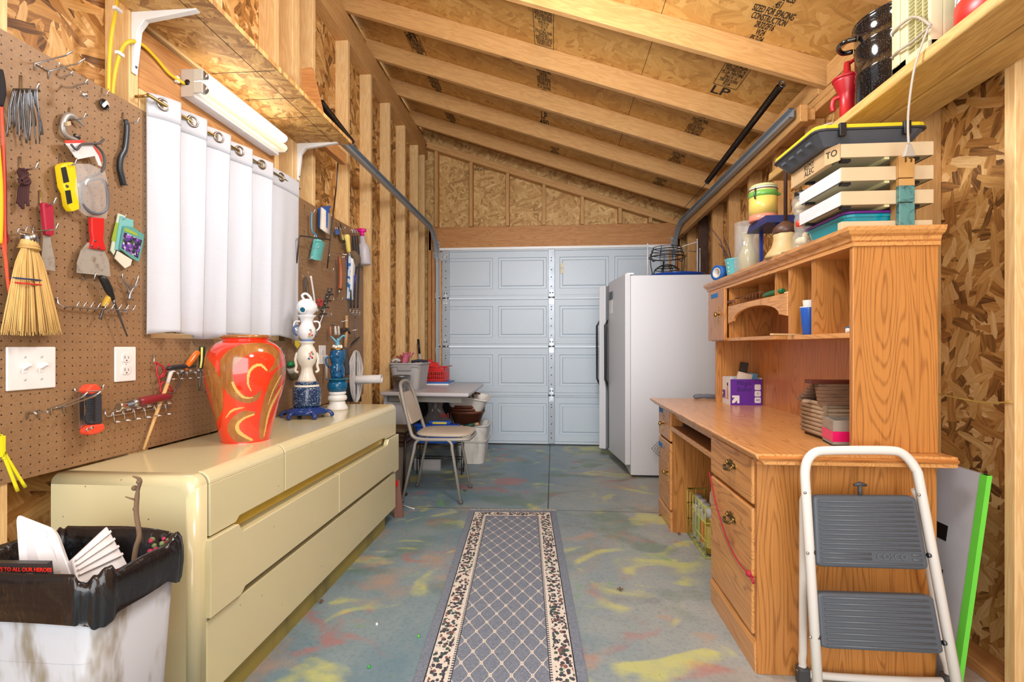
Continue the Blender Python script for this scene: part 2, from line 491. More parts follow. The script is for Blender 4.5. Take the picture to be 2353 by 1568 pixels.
def mk_vase():
    t = NT('swirled_glaze', .12, Coat_Weight=.8, Coat_Roughness=.04); co = t.co(); x, y, z = t.sep(co)
    n = t.noise(co, 4, 3, .6, .6)
    red = t.mix(t.noise(co, 9, 3).step(.45, .8)*.6, (226, 58, 26), (190, 62, 66))
    br = t.mix(t.noise(t.vmul(co, (22, 22, 5)), 1, 3, .6, 1.5), (112, 60, 22), (192, 130, 66))
    t.col(red); return t.m, br
def mk_grime(name, c, g=(120, 108, 70), amt=.5, rough=.45, vs=(7, 7, 2.2), lo=.5, hi=.78):
    t = NT(name, rough); co = t.co(); n = t.noise(t.vmul(co, vs), 1, 4, .65).step(lo, hi)
    sp = 1-t.voro(co, 30)[0].step(.03, .05)
    t.col(t.mix((n*amt).max(sp*.7), c, g)); return t.m
def mk_door():
    t = NT('door_steel_skin', .42); co = t.co(); x, y, z = t.sep(co)
    w = t.noise(t.vmul(co, (18, 18, 120)), 1, 3, .6)
    t.col(t.mix(w, (186, 199, 210), (196, 208, 218))); t.bump(w, .18, .0012); return t.m
DOORM = mk_door()
def mk_galv():
    t = NT('galvanized', .38, 1.0); d, c = t.voro(t.co(), 60); r = t.sep(c)[0]
    t.col(t.mix(r, (150, 158, 166), (196, 202, 208))); return t.m
GALV = mk_galv()
WHITE = pl((238, 238, 238), .35); BLACK = pl((26, 26, 28), .4); DGREY = pl((66, 68, 72), .5)
CHROME = steel((214, 216, 220), .18); STEEL = steel(); DSTEEL = steel((110, 112, 116), .38)
BRASS = steel((196, 164, 92), .22); ABRASS = steel((150, 128, 80), .3)
INK = pl((38, 32, 28), .8); RED = pl((206, 36, 34), .35)
CARD = pl((196, 164, 120), .85); CARD2 = pl((214, 196, 166), .8)
# ================= room shell =================
XL, XR, YD, Y0 = -1.40, 1.38, 5.46, -1.3        # stud faces left / right, framing face at the end, open near end
def zb(x): return 2.926-.337*(x+.088)           # underside of rafters
struct('floor', B().box((-1.62, Y0, -.12), (1.62, 5.75, 0)), FLOOR)

# left wall: sheathing with the window opening
wy0, wy1, wz0, wz1 = 1.63, 2.40, 1.13, 1.90
b = B(); xo, xi = XL-.103, XL-.089
for y0, y1, z0, z1 in ((Y0, wy0, 0, 3.52), (wy1, 5.66, 0, 3.52), (wy0, wy1, 0, wz0), (wy0, wy1, wz1, 3.52)):
    b.box((xo, y0, z0), (xi, y1, z1))
WL = struct('wall_left', b, OSB_YZ)
def lstud(y, z0=.038, z1=3.17, d=.038): beam('stud', (XL-.0445, y+d/2, z0), (XL-.0445, y+d/2, z1), d, .089, PINE, WL, up=(1, 0, 0))
for y in (-1.05, -.49, -.08, .325, .73, 1.138, 1.545, 2.415, 2.585, 2.81, 3.31, 3.74, 4.19, 4.63, 5.09, 5.36): lstud(y)
lstud(2.623); lstud(1.586, .038, 1.95); lstud(2.376, .038, 1.95); lstud(1.977, 2.22, 3.17)
for k, z in enumerate((3.189, 3.227)): beam('top_plate', (XL-.0445, Y0, z), (XL-.0445, 5.5, z), .089, .036, PINE_R, WL)
beam('rim_board', (XL-.06, Y0, 3.306), (XL-.06, 5.5, 3.306), .1, .118, PINE_R, WL)
beam('bottom_plate', (XL-.0445, Y0, .019), (XL-.0445, 5.5, .019), .089, .038, PINE, WL)
beam('window_header', (XL-.02, 1.586, 2.055), (XL-.02, 2.415, 2.055), .038, .21, PINE_H, WL)
beam('window_header', (XL-.066, 1.586, 2.055), (XL-.066, 2.415, 2.055), .038, .21, PINE_H, WL)
beam('header_plate', (XL-.0445, 1.586, 2.195), (XL-.0445, 2.415, 2.195), .089, .038, PINE, WL)
beam('window_sill_plate', (XL-.0445, 1.626, 1.10), (XL-.0445, 2.376, 1.10), .089, .038, PINE, WL)
# window
W1 = bpy.data.objects.new('window_1', None); COL.objects.link(W1); W1['kind'] = 'structure'; W1.location = (XL-.1, 2.0, 1.13)
b = B()
for a, c in (((wy0, wz0), (wy1, wz0+.05)), ((wy0, wz1-.05), (wy1, wz1)), ((wy0, wz0), (wy0+.05, wz1)), ((wy1-.05, wz0), (wy1, wz1)), ((1.99, wz0), (2.03, wz1))):
    b.box((XL-.12, a[0], a[1]), (XL-.07, c[0], c[1]))
build('window_frame', b, WHITE, W1, bev=.004)
build('window_pane', B().box((XL-.098, wy0+.04, wz0+.04), (XL-.094, wy1-.04, wz1-.04)), GLASS, W1)

# right wall
WR = struct('wall_right', B().box((XR+.089, Y0, 0), (XR+.103, 5.66, 2.55)), OSB_YZ)
for k in range(-7, 9):
    y = 2.02+.4064*k
    if y > 5.3: y = 5.36
    beam('stud', (XR+.0445, y+.019, .038), (XR+.0445, y+.019, 2.31), .038, .089, DARKWOOD if k == 7 else (PINE if k < 0 else PINE_R), WR, up=(-1, 0, 0))
for z in (2.329, 2.367): beam('top_plate', (XR+.0445, Y0, z), (XR+.0445, 5.5, z), .089, .036, PINE_R, WR)
beam('bottom_plate', (XR+.0445, Y0, .019), (XR+.0445, 5.5, .019), .089, .038, PINE_H, WR)

# end wall above and beside the door
b = B(); y0, y1 = YD+.089, YD+.103
b.prism([(XL-.1, y0, 2.13), (XR+.1, y0, 2.13), (XR+.1, y0, zb(XR+.1)+.139), (XL-.1, y0, zb(XL-.1)+.139)], (0, .014, 0))
b.box((XL-.1, y0, 0), (-1.24, y1, 2.13)); b.box((1.24, y0, 0), (XR+.1, y1, 2.13))
WF = struct('wall_end', b, OSB_XZ)
for u in (1002, 1082, 1166, 1250, 1338, 1425, 1495):
    x = ony(u, 450, YD).x; beam('gable_stud', (x, YD+.0445, 2.40), (x, YD+.0445, zb(x)-.085), .038, .089, PINE_R, WF, up=(0, 1, 0))
beam('door_header', (XL+.02, YD+.019, 2.268), (XR-.03, YD+.019, 2.268), .038, .255, PINE_H, WF)
for s in (-.030, -.068):
    beam('sloped_plate', (XL, YD+.03, zb(XL)+s), (XR, YD+.03, zb(XR)+s), .09, .037, PINE_R, WF)
for x in (XL+.03, XL+.075, XL+.125, XR-.03, XR-.075, XR-.125):
    beam('jack_stud', (x, YD+.0445, .0), (x, YD+.0445, 2.14 if abs(x) < 1.33 else 2.4), .038, .089, PINE_H, WF, up=(0, 1, 0))

# roof
def sl(x, dz=0): return zb(x)+dz
b = B(); xs = .575
for x0, x1 in ((-1.75, xs-.002), (xs+.002, 1.75)):
    b.prism([(x0, Y0, sl(x0, .14)), (x1, Y0, sl(x1, .14)), (x1, Y0, sl(x1, .152)), (x0, Y0, sl(x0, .152))], (0, 7.05, 0))
b.box((xs-.05, Y0, sl(xs, .156)), (xs+.05, 5.7, sl(xs, .17)))
CE = struct('ceiling', b, OSB_XY)
n = V((.337, 0, 1)).normalized()
for k, y in enumerate((-1.0, -.35, .25, .88, 1.5, 2.1, 2.71, 3.31, 3.88, 4.46, 5.08)):
    yy = y+.019; beam('rafter', (-1.6, yy, sl(-1.6, .07)), (1.6, yy, sl(1.6, .07)), .038, .132, PINE_R, CE, up=n)
for k, y in enumerate((1.5, 2.1, 2.71, 3.31, 3.88, 4.46)):     # blocking over the right plate
    beam('blocking', (XR+.03, y+.04, 2.455), (XR+.03, y+.57, 2.455), .038, .11, PINE_R, CE)
# printed mill stamps on the sheathing
def oncl(u, v, dz=.1385):
    d = ray(u, v); t = (2.926-.337*.088+dz-H)/(d.z+.337*d.x); return V((0, 0, H))+d*t
def stamp(u, v, lines, w, h, flip=1, frame=0):
    p = oncl(u, v); ex = V((1, 0, -.337))*flip; ey = V((0, -1, 0))*flip
    o = text('\n'.join(lines), 1, V(), (1, 0, 0), (0, 1, 0), INK, None, 'mill_stamp', .0003, bold=.012, sp=.8)
    vs = [q.co for q in o.data.vertices]; x0, x1, y0, y1 = min(q.x for q in vs), max(q.x for q in vs), min(q.y for q in vs), max(q.y for q in vs)
    exn = ex.normalized(); ez = exn.cross(ey)
    o.data.transform(M.Translation(p) @ M((exn, ey, ez)).transposed().to_4x4() @ M.Diagonal((w/(x1-x0), h/(y1-y0), 1, 1)) @ M.Translation((-(x0+x1)/2, -(y0+y1)/2, 0))); o.parent = CE
    if frame:
        bb = B(); w = w*.56; h = h*.54
        for a, c in (((-w, -h), (w, -h)), ((w, -h), (w, h)), ((w, h), (-w, h)), ((-w, h), (-w, -h))):
            bb.tube([p+exn*a[0]+ey*a[1], p+exn*c[0]+ey*c[1]], .0015, 4)
        build('stamp_frame', bb, INK, CE)
L1 = ['STRUCTURAL PANEL', 'EXPOSURE 1', 'SIZED FOR SPACING', 'THICKNESS 0.451 IN', 'PS 2-04  SHEATHING', 'SPAN 24 / 16']
stamp(1249, 60, L1+['2 25 11 10', '17 18 1']+L1[:4]+['THIS SIDE DOWN'], .115, .40, 1, 1)
stamp(1250, 192, L1[:5]+['7  20  12', '12  8   4'], .11, .40); stamp(1250, 274, ['LP', '480'], .085, .26); stamp(1275, 348, L1[:4], .09, .2)
stamp(958, 108, L1[:6], .10, .30, -1, 1); stamp(944, 82, ['LP'], .08, .08, -1)
stamp(1003, 200, L1[:5], .10, .36, -1); stamp(1038, 276, L1[:4], .10, .3, -1)
stamp(1687, 166, L1+['THIS SIDE DOWN', 'PS 2-04'], .13, .30, 1, 1); stamp(1656, 209, ['LP'], .11, .09)
stamp(1604, 285, ['7  20  12', '12  8  4']+L1[:5], .12, .36); stamp(1553, 366, L1[:4], .11, .26); stamp(1515, 420, L1[:4], .1, .2, 1, 1)
stamp(1778, 28, ['32/16', 'EXPOSURE 1', 'THICKNESS', '.451', 'SIZED FOR SPACING', 'CONSTRUCTION', '2R32/2F16', 'W24', 'PS 2-04'], .2, .46)
bb = text('\n'.join(['LP  EXPOSURE 1', 'SHEATHING SPAN']), .04, ony(1122, 385, YD+.086), (1, 0, 0), (0, 0, 1), INK, WF, 'mill_stamp', .0003)
for u, v in ((907, 330), (945, 370)):
    p = onx(u-8, v, XL+.0); text('SPF', .022, (p.x-.045, p.y-.30, p.z), (1, 0, 0), (0, 0, 1), INK, WL, 'grade_stamp', .0003)

# overhead door
D1 = bpy.data.objects.new('door_1', None); COL.objects.link(D1); D1['kind'] = 'structure'; D1.location = (0, 5.44, 0)
yf = 5.435; STILE = pl((164, 172, 180), .45, .35)
def section(z0, z1):
    b = B(); b.box((-1.22, yf+.0195, z0+.004), (1.22, yf+.04, z1-.003)); b.box((-1.22, yf+.0005, z0+.004), (-1.205, yf+.03, z1-.003)); b.box((1.205, yf+.0005, z0+.004), (1.22, yf+.03, z1-.003))
    zc0, zc1 = z0+.03, z1-.022
    b.box((-1.22, yf-.006, z0+.002), (1.22, yf+.01, z0+.028)); b.box((-1.22, yf-.010, z1-.020), (1.22, yf+.01, z1-.004))
    cells = [(-1.205, -.628), (-.628, -.04), (-.04, .04), (.04, .628), (.628, 1.205)]
    for x0, x1 in cells:
        if x1-x0 < .2:
            b.add([(x0, yf, zc0), (x1, yf, zc0), (x1, yf, zc1), (x0, yf, zc1)], [(0, 1, 2, 3)]); continue
        prev = None; loops = []
        for ins, dep in ((0, 0), (.022, 0), (.028, .011), (.050, .011), (.060, .000), ):
            i2 = ins+(.008 if ins else 0); i3 = ins+(.046 if ins else 0)
            loops.append([(x0+i2, yf+dep, zc0+i3), (x1-i2, yf+dep, zc0+i3), (x1-i2, yf+dep, zc1-i3), (x0+i2, yf+dep, zc1-i3)])
        for a, c in zip(loops, loops[1:]):
            b.add(a+c, [(k, (k+1) % 4, 4+(k+1) % 4, 4+k) for k in range(4)])
        b.add(loops[-1], [(0, 1, 2, 3)])
    build('section', b, DOORM, D1)
for k in range(4): section(.012+.5305*k, .012+.5305*(k+1))
build('bottom_seal', B().box((-1.22, yf+.005, 0), (1.22, yf+.03, .016)), BLACK, D1)
build('weather_strip', B().box((-1.25, yf-.004, 2.134), (1.25, yf+.022, 2.160)), WHITE, D1)
for k in range(4):
    z0 = .012+.5305*k
    for x in (-1.178, -.017, 1.178):
        w = .036 if x == -.017 else .042
        b = B().box((x-w, yf-.016, z0+.008), (x+w, yf-.001, z0+.524))
        build('stile', b, STILE, D1, bev=.004)
        b = B()
        for zz in (.07, .12, .22, .30, .40, .43): b.lathe([(.006, 0), (.006, .003), (0, .003)], 10, (x, yf-.0155, z0+zz), ax=(0, -1, 0))
        build('stile_hole', b, pl((52, 54, 58), .6), D1)
        if k:
            b = B(); b.tube([(x-.034, yf-.024, z0), (x+.034, yf-.024, z0)], .010, 10)
            b.prism([(x-.024, yf-.018, z0), (x+.024, yf-.018, z0), (x+.012, yf-.018, z0+.085), (x-.012, yf-.018, z0+.085)], (0, -.006, 0))
            b.prism([(x-.024, yf-.018, z0-.07), (x+.024, yf-.018, z0-.07), (x+.024, yf-.018, z0), (x-.024, yf-.018, z0)], (0, -.006, 0))
            for s in (-.012, .012): b.lathe([(.008, 0), (.008, .006), (0, .008)], 8, (x+s, yf-.024, z0+.05), ax=(0, -1, 0))
            build('hinge', b, GALV, D1)
    for s in (-1, 1):
        if k: build('roller', B().tube([(s*1.20, yf-.03, .012+.5305*k), (s*1.262, yf-.03, .012+.5305*k)], .007, 8).lathe([(.022, -.008), (.022, .008)], 14, (s*1.262, yf-.03, .012+.5305*k), ax=(1, 0, 0)), STEEL, D1)
b = B().box((-1.235, yf-.03, 2.02), (-1.14, yf-.012, 2.11)); build('top_bracket', b, GALV, D1)
p = ony(1292, 617, yf); bb = B()
for k in range(2): bb.box((p.x-.022, yf-.0016, p.z-.055+k*.058), (p.x+.022, yf+.0, p.z-.003+k*.058))
build('paper_label', bb, pl((226, 218, 196), .7), D1)

# tracks, springs and their hanging boards
def track(s, name, label, y0):
    x = s*1.265; pts = [V((x, yf-.03, .06)), V((x, yf-.03, 1.94))] + arc((x, yf-.40, 1.94), .37, 0, 90, 10, (0, 1, 0), (0, 0, 1))[1:] + [V((x, y0, 2.30+.015))]
    b = B(); dn = []
    def off(i):
        t = (pts[min(i+1, len(pts)-1)]-pts[max(i-1, 0)]).normalized(); return V((0, -t.z, t.y))
    prof = [(-.5, .0), (-.5, 1), (.5, 1), (.5, 0), (.42, 0), (.42, .88), (-.42, .88), (-.42, 0)]  # C channel, mouth facing the door
    R = []
    for i, p in enumerate(pts):
        nn = off(i); R.append([p + nn*(a*.052) + V((s, 0, 0))*(c*.030-.014) for a, c in prof])
    m = len(prof); vs = [q for r in R for q in r]
    fs = [(i*m+k, i*m+(k+1) % m, (i+1)*m+(k+1) % m, (i+1)*m+k) for i in range(len(pts)-1) for k in range(m)]
    b.add(vs, fs)
    t = thing(name, label, 'door track', (x, yf-.03, 0)); build('channel', b, STILE, t)
    b = B().box((x+s*.02, yf-.045, 2.02), (x+s*.024, yf+.02, 2.26)); b.box((x-s*.01, yf+.012, 2.05), (x+s*.06, yf+.02, 2.24))
    build('flag_bracket', b, GALV, t, bev=.002)
    for z in (.4, 1.0, 1.6): build('jamb_bracket', B().box((x+s*.018, yf-.05, z), (x+s*.022, yf+.02, z+.06)), GALV, t)
    return t
track(-1, 'door_track', 'galvanized overhead door track with curved end along the left wall', 2.60)
track(1, 'door_track', 'galvanized overhead door track on the right, beside the hutch and fridge', 2.77)
b = B()
def plank(name, label, p0, p1, w, h, mat, cat='board'):
    o = beam(name, p0, p1, w, h, mat); return tag(o, label, cat)
plank('track_support_board', 'pine board carrying the right-hand door track', (1.315, 2.74, 2.30), (1.315, 5.40, 2.25), .04, .09, PINE_R)
plank('track_support_board', 'short pine board under the near end of the left door track', (-1.305, 2.58, 2.24), (-1.305, 3.02, 2.24), .04, .07, PINE_H)
for y in (2.80, 3.25, 3.75, 4.3): plank('hanger_block', 'pine block from track board to right wall, ' + {2.80: 'nearest the shelf', 3.25: 'second from the shelf', 3.75: 'third from the shelf', 4.3: 'farthest from the shelf'}[y], (1.337, y, 2.30), (XR, y, 2.30), .09, .06, PINE_R, 'wood block')
def spring(p0, p1, label, r=.017, turns=95):
    p0 = V(p0); p1 = V(p1); ax = (p1-p0); L = ax.length; ax.normalize(); e1 = ax.orthogonal().normalized(); e2 = ax.cross(e1)
    t = thing('extension_spring', label, 'spring', p0)
    N = turns*8; b = B().tube([p0+ax*(L*i/N)+e1*(r*cos(2*pi*i/8))+e2*(r*sin(2*pi*i/8)) for i in range(N+1)], .0036, 5)
    build('coil', b, pl((58, 50, 46), .45, 1), t)
    [build('end_hook', B().torus(q, .018, .004, e1), DSTEEL, t) for q in (p0-ax*.02, p1+ax*.02)]
    return t
spring((1.21, 2.775, 2.462), (1.215, 4.05, 2.375), 'dark coil spring above the right-hand door track')
build('cable', B().tube([(1.215, 4.09, 2.37), (1.22, 5.2, 2.36)], .003, 6), DSTEEL, [o for o in SC.objects if o.name.startswith('extension_spring')][0])
spring((-1.26, 2.62, 2.40), (-1.262, 3.05, 2.355), 'dark coil spring above the left shelf end', turns=40)
# ================= left wall: pegboard and what hangs on it =================
XP = -1.394
def zz(sc, ou, ov): return lambda x, y: (ou+x/sc, ov+y/sc)
Z0 = lambda x, y: (x, y)
Z1 = zz(3.92, 0, 0); Z2 = zz(3.484, 0, 350); Z3 = zz(3.92, 0, 750); Z6 = zz(5.6, 660, 440); Z7 = zz(4.9, 640, 660)
def P(z, x, y, o=.0): u, v = z(x, y); return onx(u, v, XP+o)
def Q(z, x, y, Y): u, v = z(x, y); return ony(u, v, Y)
def wpoly(b, z, pts, o, th, sm=False): return b.prism([P(z, x, y, o) for x, y in pts], (th, 0, 0), sm)
def wtube(b, z, pts, r, n=8, sm=4, o=None, flat=1., **k):
    q = [P(z, p[0], p[1], p[2] if len(p) > 2 else o) for p in pts]
    R = r
    if sm:
        if isinstance(r, (list, tuple)):
            R = []
            for i in range(len(r)-1): R += [r[i]+(r[i+1]-r[i])*j/sm for j in range(sm)]
            R.append(r[-1])
        q = smooth(q, sm)
    return b.tube(q, R, n, flat=flat, up=(1, 0, 0), **k)
b = B().box((-1.3995, .25, .72), (XP, 1.625, 1.876)).box((-1.3995, 1.625, .72), (XP, 2.50, 1.10)).box((-1.3995, 2.50, .72), (XP, 3.578, 1.895))
single('pegboard', b, PEG, 'brown perforated pegboard covering the left wall around the curtained window', 'pegboard')

def hook(z, x, y, what, L=.05, drop=.03, r=.0022, single_bend=True):
    """steel peg hook with its top at pixel (x,y)"""
    p = P(z, x, y, .003); b = B()
    pts = [p, p+V((0, 0, -drop)), p+V((.006, 0, -drop-.006)), p+V((L-.004, 0, -drop-.002)), p+V((L, 0, -drop+.008)), p+V((L+.001, 0, -drop+.016))]
    b.tube(pts, r, 7)
    return single('peg_hook', b, CHROME, what, 'hook')
hook(Z1, 190, 680, 'steel peg hook holding the bunch of spare pegboard hooks', .05, .035, .003)
hook(Z1, 625, 970, 'steel peg hook holding the grey clamp'); hook(Z1, 1108, 1015, 'steel peg hook holding the black wire brush', .055)
hook(Z1, 920, 790, 'thin wire hook holding the zebra-striped knob', .02, .02, .0012)
hook(Z1, 540, 1385, 'steel peg hook holding the yellow tool', .05); hook(Z2, 160, 35, 'steel peg hook holding the brown cord bundle', .05, .03, .003)
hook(Z2, 322, 305, 'steel peg hook holding the narrow red-handled scraper', .045, .035, .003)
hook(Z2, 665, 975, 'steel peg hook below the wide putty knife blade', .04, .012)
hook(Z2, 960, 500, 'steel peg hook holding the seed packets', .02, .012, .0015)
hook(Z3, 672, 560, 'steel peg hook behind the folding saw', .09, .004)

# long double-prong hooks
def prong(z, mounts, tips, Y, label):
    b = B()
    for (mx, my), path in zip(mounts, tips):
        m = P(z, mx, my, .003); b.tube([m+V((0, 0, -.018)), m] + [Q(z, x, y, m.y) for x, y in path], .0022, 7)
    b.tube([P(z, *m, .004) for m in mounts], .0022, 7)
    return single('double_prong_hook', b, CHROME, label, 'hook')
prong(Z1, ((318, 570), (440, 640)), (((590, 500), (655, 460)), ((700, 572), (765, 528))), 1.28, 'empty double-prong steel hook near the top left of the pegboard')
prong(Z3, ((462, 740), (575, 725)), (((740, 640), (795, 590)), ((850, 630), (912, 585))), 1.35, 'double-prong steel hook in front of the folding saw')
prong(Z3, ((245, 775), (345, 765)), (((300, 772), (330, 790)), ((430, 770), (432, 785))), 1.25, 'short steel hook bracket left of the folding saw')
b = B(); Y = 1.31
b.tube(smooth([Q(Z1, *p, Y) for p in ((530, 575), (600, 620), (650, 650), (590, 690), (535, 715), (560, 775), (640, 790), (690, 770), (770, 745), (780, 710), (740, 680))], 5), .0028, 8)
b.tube([P(Z1, 530, 570, .0), Q(Z1, 530, 575, Y)], .0028, 8)
b.tube([Q(Z1, 690, 790, Y), Q(Z1, 740, 840, Y)], .0018, 6); b.ball(Q(Z1, 762, 855, Y), .009, 12)
single('pigtail_hook', b, CHROME, 'curled steel pigtail hook with a hanging metal ball', 'hook')
# bunch of spare hooks
rr = random.Random(3)
for k in range(18):
    x0 = 120+k*13; dx = (k-9)*6+rr.uniform(-8, 8); o = .02+rr.uniform(0, .03); l1 = rr.uniform(210, 330); l2 = rr.uniform(330, 500)
    b = B(); wtube(b, Z1, ((x0+20, 825+rr.uniform(-6, 10), o-.012), (x0+4, 800, o), (x0-8, 830, o+.004), (x0-14+dx*.4, 800+l1*.6, o+.004), (x0+dx*.7, 800+l1, o), (x0+dx*.8+rr.uniform(-14, 14), 800+l2, o-.006)), .0016, 6, 3)
    single('spare_peg_hook', b, pl((120, 124, 130), .3, 1), 'grey steel wire hook hanging in the bunch near the top left corner', 'hook', 'spare hooks hanging in a bunch')
# zebra knob
t = thing('zebra_knob', 'small round knob with black and white zebra stripes', 'knob', P(Z1, 948, 990, .01))
c = P(Z1, 948, 940, .014); ZB = NT('zebra', .2); q = ZB.sep(ZB.co()); wv = (ZB.noise(ZB.co(), 60, 1)*5+(q[1].abs()*260+q[2]*220)).sin().gt(.2); ZB.col(ZB.mix(wv, (18, 18, 20), (225, 225, 225)))
build('face', B().ball(c, .0135, 20, (.006, .0135, .0145)), ZB.m, t)
build('rim', B().torus(c-V((.003, 0, 0)), .0135, .003, (1, 0, 0)), BLACK, t)
# C-clamp
t = thing('clamp', 'grey C-shaped clamp hanging above the goggles', 'clamp', P(Z1, 640, 1260, .0))
b = B(); wtube(b, Z1, ((755, 1138), (705, 1085), (650, 1040), (598, 1050), (570, 1110), (575, 1185), (620, 1235), (700, 1262)), [.002, .006, .0075, .009, .0085, .0075, .007, .005], 8, 4, .016, flat=.7)
build('frame', b, pl((172, 170, 166), .4, .6), t)
build('jaw', B().tube([P(Z1, 670, 1215, .016), P(Z1, 715, 1245, .016)], .005, 8), DSTEEL, t)
build('collar', wpoly(B(), Z1, ((580, 1100), (612, 1092), (618, 1128), (585, 1136)), .022, .008), pl((196, 176, 140), .5), t)
# goggles in a bag
t = thing('packaged_goggles', 'clear safety goggles in a plastic bag with a red and white header card', 'goggles', P(Z2, 720, 520, .0))
b = wpoly(B(), Z1, ((585, 1290), (760, 1288), (835, 1318), (905, 1400), (912, 1500), (885, 1490), (850, 1405), (690, 1438)), .03, .0012); build('header_card', b, pl((216, 216, 218), .5), t)
b = wpoly(B(), Z1, ((578, 1264), (752, 1262), (765, 1288), (590, 1292)), .03, .0014); wpoly(b, Z1, ((835, 1315), (870, 1340), (908, 1400), (914, 1470), (890, 1400)), .032, .0012); build('red_stripe', b, pl((214, 60, 48), .4), t)
b = B(); ring = [(590, 90), (720, 95), (840, 150), (862, 235), (874, 440), (850, 535), (770, 525), (680, 505), (600, 440), (576, 330), (580, 200)]
q0 = [P(Z2, x, y, .026+.006*rr.random()) for x, y in ring]; cen = [P(Z2, 715, 310, .050)]
mid = [V((XP+.046+.012*rr.random(), (p.y+cen[0].y)/2, (p.z+cen[0].z)/2)) for p in q0]; m = len(ring)
b.add(q0+mid+cen, [(i, (i+1) % m, m+(i+1) % m, m+i) for i in range(m)]+[(m+i, m+(i+1) % m, 2*m) for i in range(m)], True); build('bag', b, FILM, t)
b = wtube(B(), Z2, ((650, 245), (640, 300), (655, 400), (720, 478), (800, 490), (858, 440), (856, 300), (825, 222), (760, 215), (650, 245)), .0045, 8, 5, .036); build('frame', b, pl((96, 98, 106), .35), t)
b = wtube(B(), Z1, ((640, 1300), (690, 1350), (740, 1300), (850, 1295), (900, 1290), (935, 1255)), .0032, 7, 4, .040); wtube(b, Z1, ((850, 1300), (920, 1370), (945, 1470), (900, 1560), (780, 1600)), .0035, 7, 4, .034)
wtube(b, Z2, ((615, 235), (590, 300), (600, 370), (635, 420)), .006, 7, 4, .03, flat=.4); build('strap', b, pl((74, 72, 76), .5), t)
# yellow tool
t = thing('stud_sensor', 'yellow hand tool with black printed panels hanging left of the goggles', 'tool', P(Z2, 520, 480, .0))
b = wpoly(B(), Z2, ((430, 118), (442, 98), (480, 84), (528, 80), (545, 110), (572, 320), (580, 460), (522, 480), (494, 430), (478, 330), (452, 280)), .012, .024); build('body', b, pl((238, 206, 24), .3), t, bev=.004)
for q in (((486, 124), (526, 116), (553, 236), (508, 248)), ((520, 308), (562, 302), (578, 405), (538, 418))): build('panel', wpoly(B(), Z2, q, .036, .0008), BLACK, t)
build('button', B().lathe([(.004, 0), (.004, .002), (0, .002)], 10, P(Z2, 535, 272, .036), ax=(1, 0, 0)), DGREY, t)
# wire brush
t = thing('wire_brush', 'narrow black wire brush with bent handle, left of the curtain', 'brush', P(Z1, 1110, 1680, .0))
b = wtube(B(), Z1, ((1135, 1085), (1150, 1130), (1145, 1240), (1130, 1350), (1095, 1420), (1090, 1520), (1110, 1600), (1130, 1672)), [.008, .009, .0085, .0095, .009, .0085, .008, .006], 8, 3, .016, flat=.4); build('handle', b, pl((44, 50, 58), .35), t)
b = wtube(B(), Z1, ((1125, 1360), (1085, 1420), (1078, 1520), (1095, 1600), (1112, 1668)), .0085, 6, 3, .008, flat=.9); build('bristles', b, pl((32, 32, 34), .8), t)
build('grip', wtube(B(), Z1, ((1128, 1075), (1140, 1120), (1135, 1230), (1120, 1345)), .0065, 8, 3, .012), BLACK, t)
# brown cord
b = B()
for k in range(5): wtube(b, Z2, ((165+k*5, 130), (150+k*18, 165+k*4), (185-k*4, 240), (205+k*6, 235), (160+k*16, 280), (150+k*17, 360), (140+k*21, 410+(k % 3)*22)), .0036, 6, 4, .012+k*.003)
wtube(b, Z2, ((150, 210), (190, 250), (235, 240), (200, 190), (160, 240), (225, 215)), .0045, 6, 4, .026)
single('cord_bundle', b, pl((66, 34, 36), .85), 'knotted bundle of dark brown cord', 'cord')
# ropes at the left edge
t = thing('rope_hank', 'hank of red, maroon and yellow ropes at the left end of the pegboard', 'rope', P(Z0, 4, 740, .0))
build('strand', wtube(B(), Z0, ((4, 240, .02), (6, 300, .02), (9, 420, .02), (10, 520, .02), (12, 590, .022)), .0035, 7, 4), pl((226, 92, 66), .8), t, )
build('strand', wtube(B(), Z0, ((3, 545, .024), (12, 590, .024), (20, 660, .03), (38, 740, .034)), .0036, 7, 4), pl((232, 84, 52), .8), t)
build('strand', wtube(B(), Z0, ((7, 330, .014), (11, 420, .014), (12, 525, .014), (17, 548, .014), (11, 560, .016), (14, 552, .02)), .004, 7, 4), pl((128, 28, 44), .85), t)
build('strand', wtube(B(), Z0, ((-6, 330, .024), (1, 420, .024), (2, 500, .024), (0, 560, .024)), .005, 7, 4), pl((232, 186, 30), .8), t)
single('bottle_brush', wtube(B(), Z0, ((1, 160), (3, 190), (3, 215), (2, 244)), [.005, .008, .009, .004], 8, 3, .04), pl((34, 30, 32), .9), 'dark bristly brush at the left edge above the ropes', 'brush')
# scraper
def scraper(z, handle, blade, label, hc, holes):
    t = thing('putty_knife', label, 'putty knife', P(z, *blade[-3], .0))
    build('handle', wpoly(B(), z, handle, .016, .014), hc, t, bev=.003)
    build('blade', wpoly(B(), z, blade, .020, .0016), mk_grime('worn_blade', (160, 154, 144), (112, 86, 56), 1.0, .4, (34, 34, 34)), t)
    for h in holes: build('rivet', B().lathe([(.0035, 0), (.003, .0015), (0, .0015)], 10, P(z, *h, .030), ax=(1, 0, 0)), DSTEEL, t)
scraper(Z2, ((308, 408), (330, 403), (396, 425), (402, 660), (372, 676), (337, 660)), ((345, 665), (396, 670), (437, 882), (438, 950), (322, 940), (328, 850)), 'narrow putty knife with red handle and rusty blade beside the whisk broom', pl((170, 30, 58), .4), ())
scraper(Z2, ((700, 520), (805, 528), (804, 640), (798, 700), (820, 790), (695, 770), (714, 690), (706, 640)), ((700, 722), (815, 760), (868, 868), (882, 996), (612, 965), (614, 884), (645, 785)), 'wide putty knife with bright red handle below the goggles', RED, ((762, 710), (735, 752), (790, 766)))
